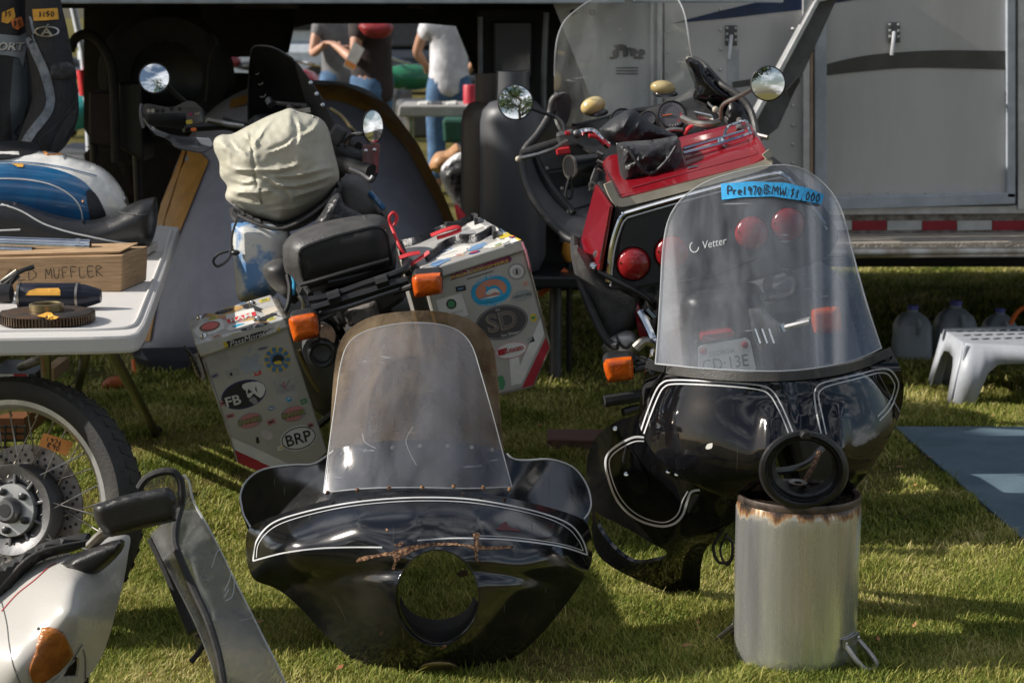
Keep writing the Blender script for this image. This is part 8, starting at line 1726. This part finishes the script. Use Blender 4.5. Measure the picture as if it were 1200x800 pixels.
rbar([(845, 140, 6.8), (845, 128, 6.78), (850, 121, 6.76), (862, 115, 6.72), (874, 109, 6.66), (882, 104, 6.6)], .007, 'steel', 'mirror_stem')
obj('master_cylinder', PR([(813, 130), (835, 135), (838, 142), (818, 140)], 6.85, (0, .05, 0)), M['chrome'], rt, smooth=False, bevel=.004)
rbar([(798, 138, 6.82), (812, 144, 6.8), (830, 146, 6.78), (842, 143, 6.8)], .012, 'steel', 'right_handlebar'); obj('reservoir_cap', ell(bmesh.new(), W(838.5, 128.5, 6.85), (.011, .008, .011)), M['cream'], rt)
rbar([(880, 156, 6.5), (890, 159, 6.48), (900, 161.5, 6.46)], .008, 'steel', 'brake_lever')
for q_ in ((802, 158, 812, 148), (770, 160, 800, 152)): rbar([(q_[0], q_[1], 6.5), ((q_[0] + q_[2]) / 2, q_[1] - 8, 6.5), (q_[2], q_[3], 6.5)], .006, 'bright_red' if q_[0] > 800 else 'steel', 'dash_cable')
# lamp barrel with cord on the left, small controls
ob = obj('lamp_barrel', TB([W(667, 196, 6.3), W(700, 193, 6.35)], .034, 22), M['black_metal'], rt); obj('barrel_ring', lathe([(.033, -.004), (.038, -.004), (.038, .004), (.033, .004)], W(668, 196, 6.3), (W(700, 193, 6.35) - W(667, 196, 6.3)), 28, closed_prof=True), M['steel'], ob)
obj('cord_loop', TB([W(668, 206, 6.28), W(664, 220, 6.28), W(663, 230, 6.28), W(668, 233, 6.28), W(671, 224, 6.28), W(668, 206, 6.28)], .004, 6, 4), M['rubber'], ob)
obj('drop_bracket', PR([(692, 210), (697, 196), (703, 200), (698, 226), (690, 224)], 6.25, (0, .02, 0)), M['dark_alloy'], rt, smooth=False, bevel=.003); obj('bracket_eye', lathe([(.006, -.003), (.012, -.003), (.012, .003), (.006, .003)], W(694, 217, 6.24), (0, 1, 0), 16, closed_prof=True), M['steel'], rt)
for k in range(5): obj('key_fob', TB([W(700, 178 + k * 5, 6.2), W(706, 181 + k * 5, 6.2)], .007, 8), M['steel'] if k % 2 == 0 else M['black_metal'], rt)
rbar([(700, 200, 6.25), (710, 192, 6.3), (722, 190, 6.3)], .014, 'black_metal', 'control_arm'); rbar([(702, 188, 6.3), (714, 186, 6.3), (726, 182, 6.3)], .010, 'black_metal', 'control_arm')
obj('fuel_tank', pillow(pS([(730, 180), (800, 160), (850, 150), (860, 175), (800, 200), (740, 205)], 4), 6.5, .12, .3, 20, 7), M['red_paint'], rt)
# ---- black covers tied on the trunk (resting things)
bb1 = thing('black_bag', 'black nylon bag with crossed flap resting on the red trunk lid', 'bag', tuple(W(755, 212, 5.9)))
w1 = lambda x, y: .012 * noise.noise(V((x * .05, y * .07, 2))) + .016 * max(0, 1 - abs(noise.noise(V((x * .045 + y * .03, y * .02, 4)))) * 4)
obj('bag_body', pillow(pS([(722, 168), (722, 168), (734, 166), (765, 164), (790, 160), (797, 165), (799, 180), (800, 200), (797, 206), (770, 208), (742, 214), (733, 221), (728, 218), (725, 195)], 4), 5.98, .11, .12, 16, 3.2, wr=w1), M['nylon'], bb1)
obj('bag_strap', TB([W(735, 172, 5.86), W(748, 192, 5.85), W(762, 204, 5.86), W(780, 190, 5.85), W(792, 172, 5.86)], .005, 6, 3), M['nylon2'], bb1)
bb2 = thing('black_cover', 'crumpled black cover draped over the seat in front of the two gauges', 'cover', tuple(W(745, 168, 6.2)))
obj('cover_cloth', pillow(pS([(702, 152), (702, 152), (712, 143), (722, 136), (738, 128), (748, 132), (760, 142), (775, 150), (794, 159), (794, 163), (780, 164), (752, 168), (735, 170), (722, 168), (710, 162)], 4), 6.25, .10, .12, 14, 3.2, wr=w1), M['nylon2'], bb2)
# orange stand foot / strap seen between the bikes
oc = thing('orange_ratchet_strap', 'orange tie-down strap stretched in the dark between the pannier and the red bike', 'strap', tuple(G(640, 400))); b = bmesh.new(); flat_tube(b, [W(632, 346, 8.3), W(652, 328, 8.3), (W(664, 316, 8.3))], (0, .3, 1), .012, .002); obj('webbing', b, M['orange'], oc)
ob_ = thing('orange_jack', 'yellow-orange jack head hanging by the trailer tongue', 'jack', tuple(G(668, 420))); obj('jack_head', TB([W(666, 284, 8.4), W(666, 296, 8.4), W(668, 306, 8.4)], [.022, .030, .020], 10), flat('yellow_orange', (.65, .28, .03)), ob_); obj('jack_post', TB([W(667, 306, 8.42), V((W(667, 306, 8.42).x, 8.42, 0))], .012, 8), M['black_metal'], ob_)
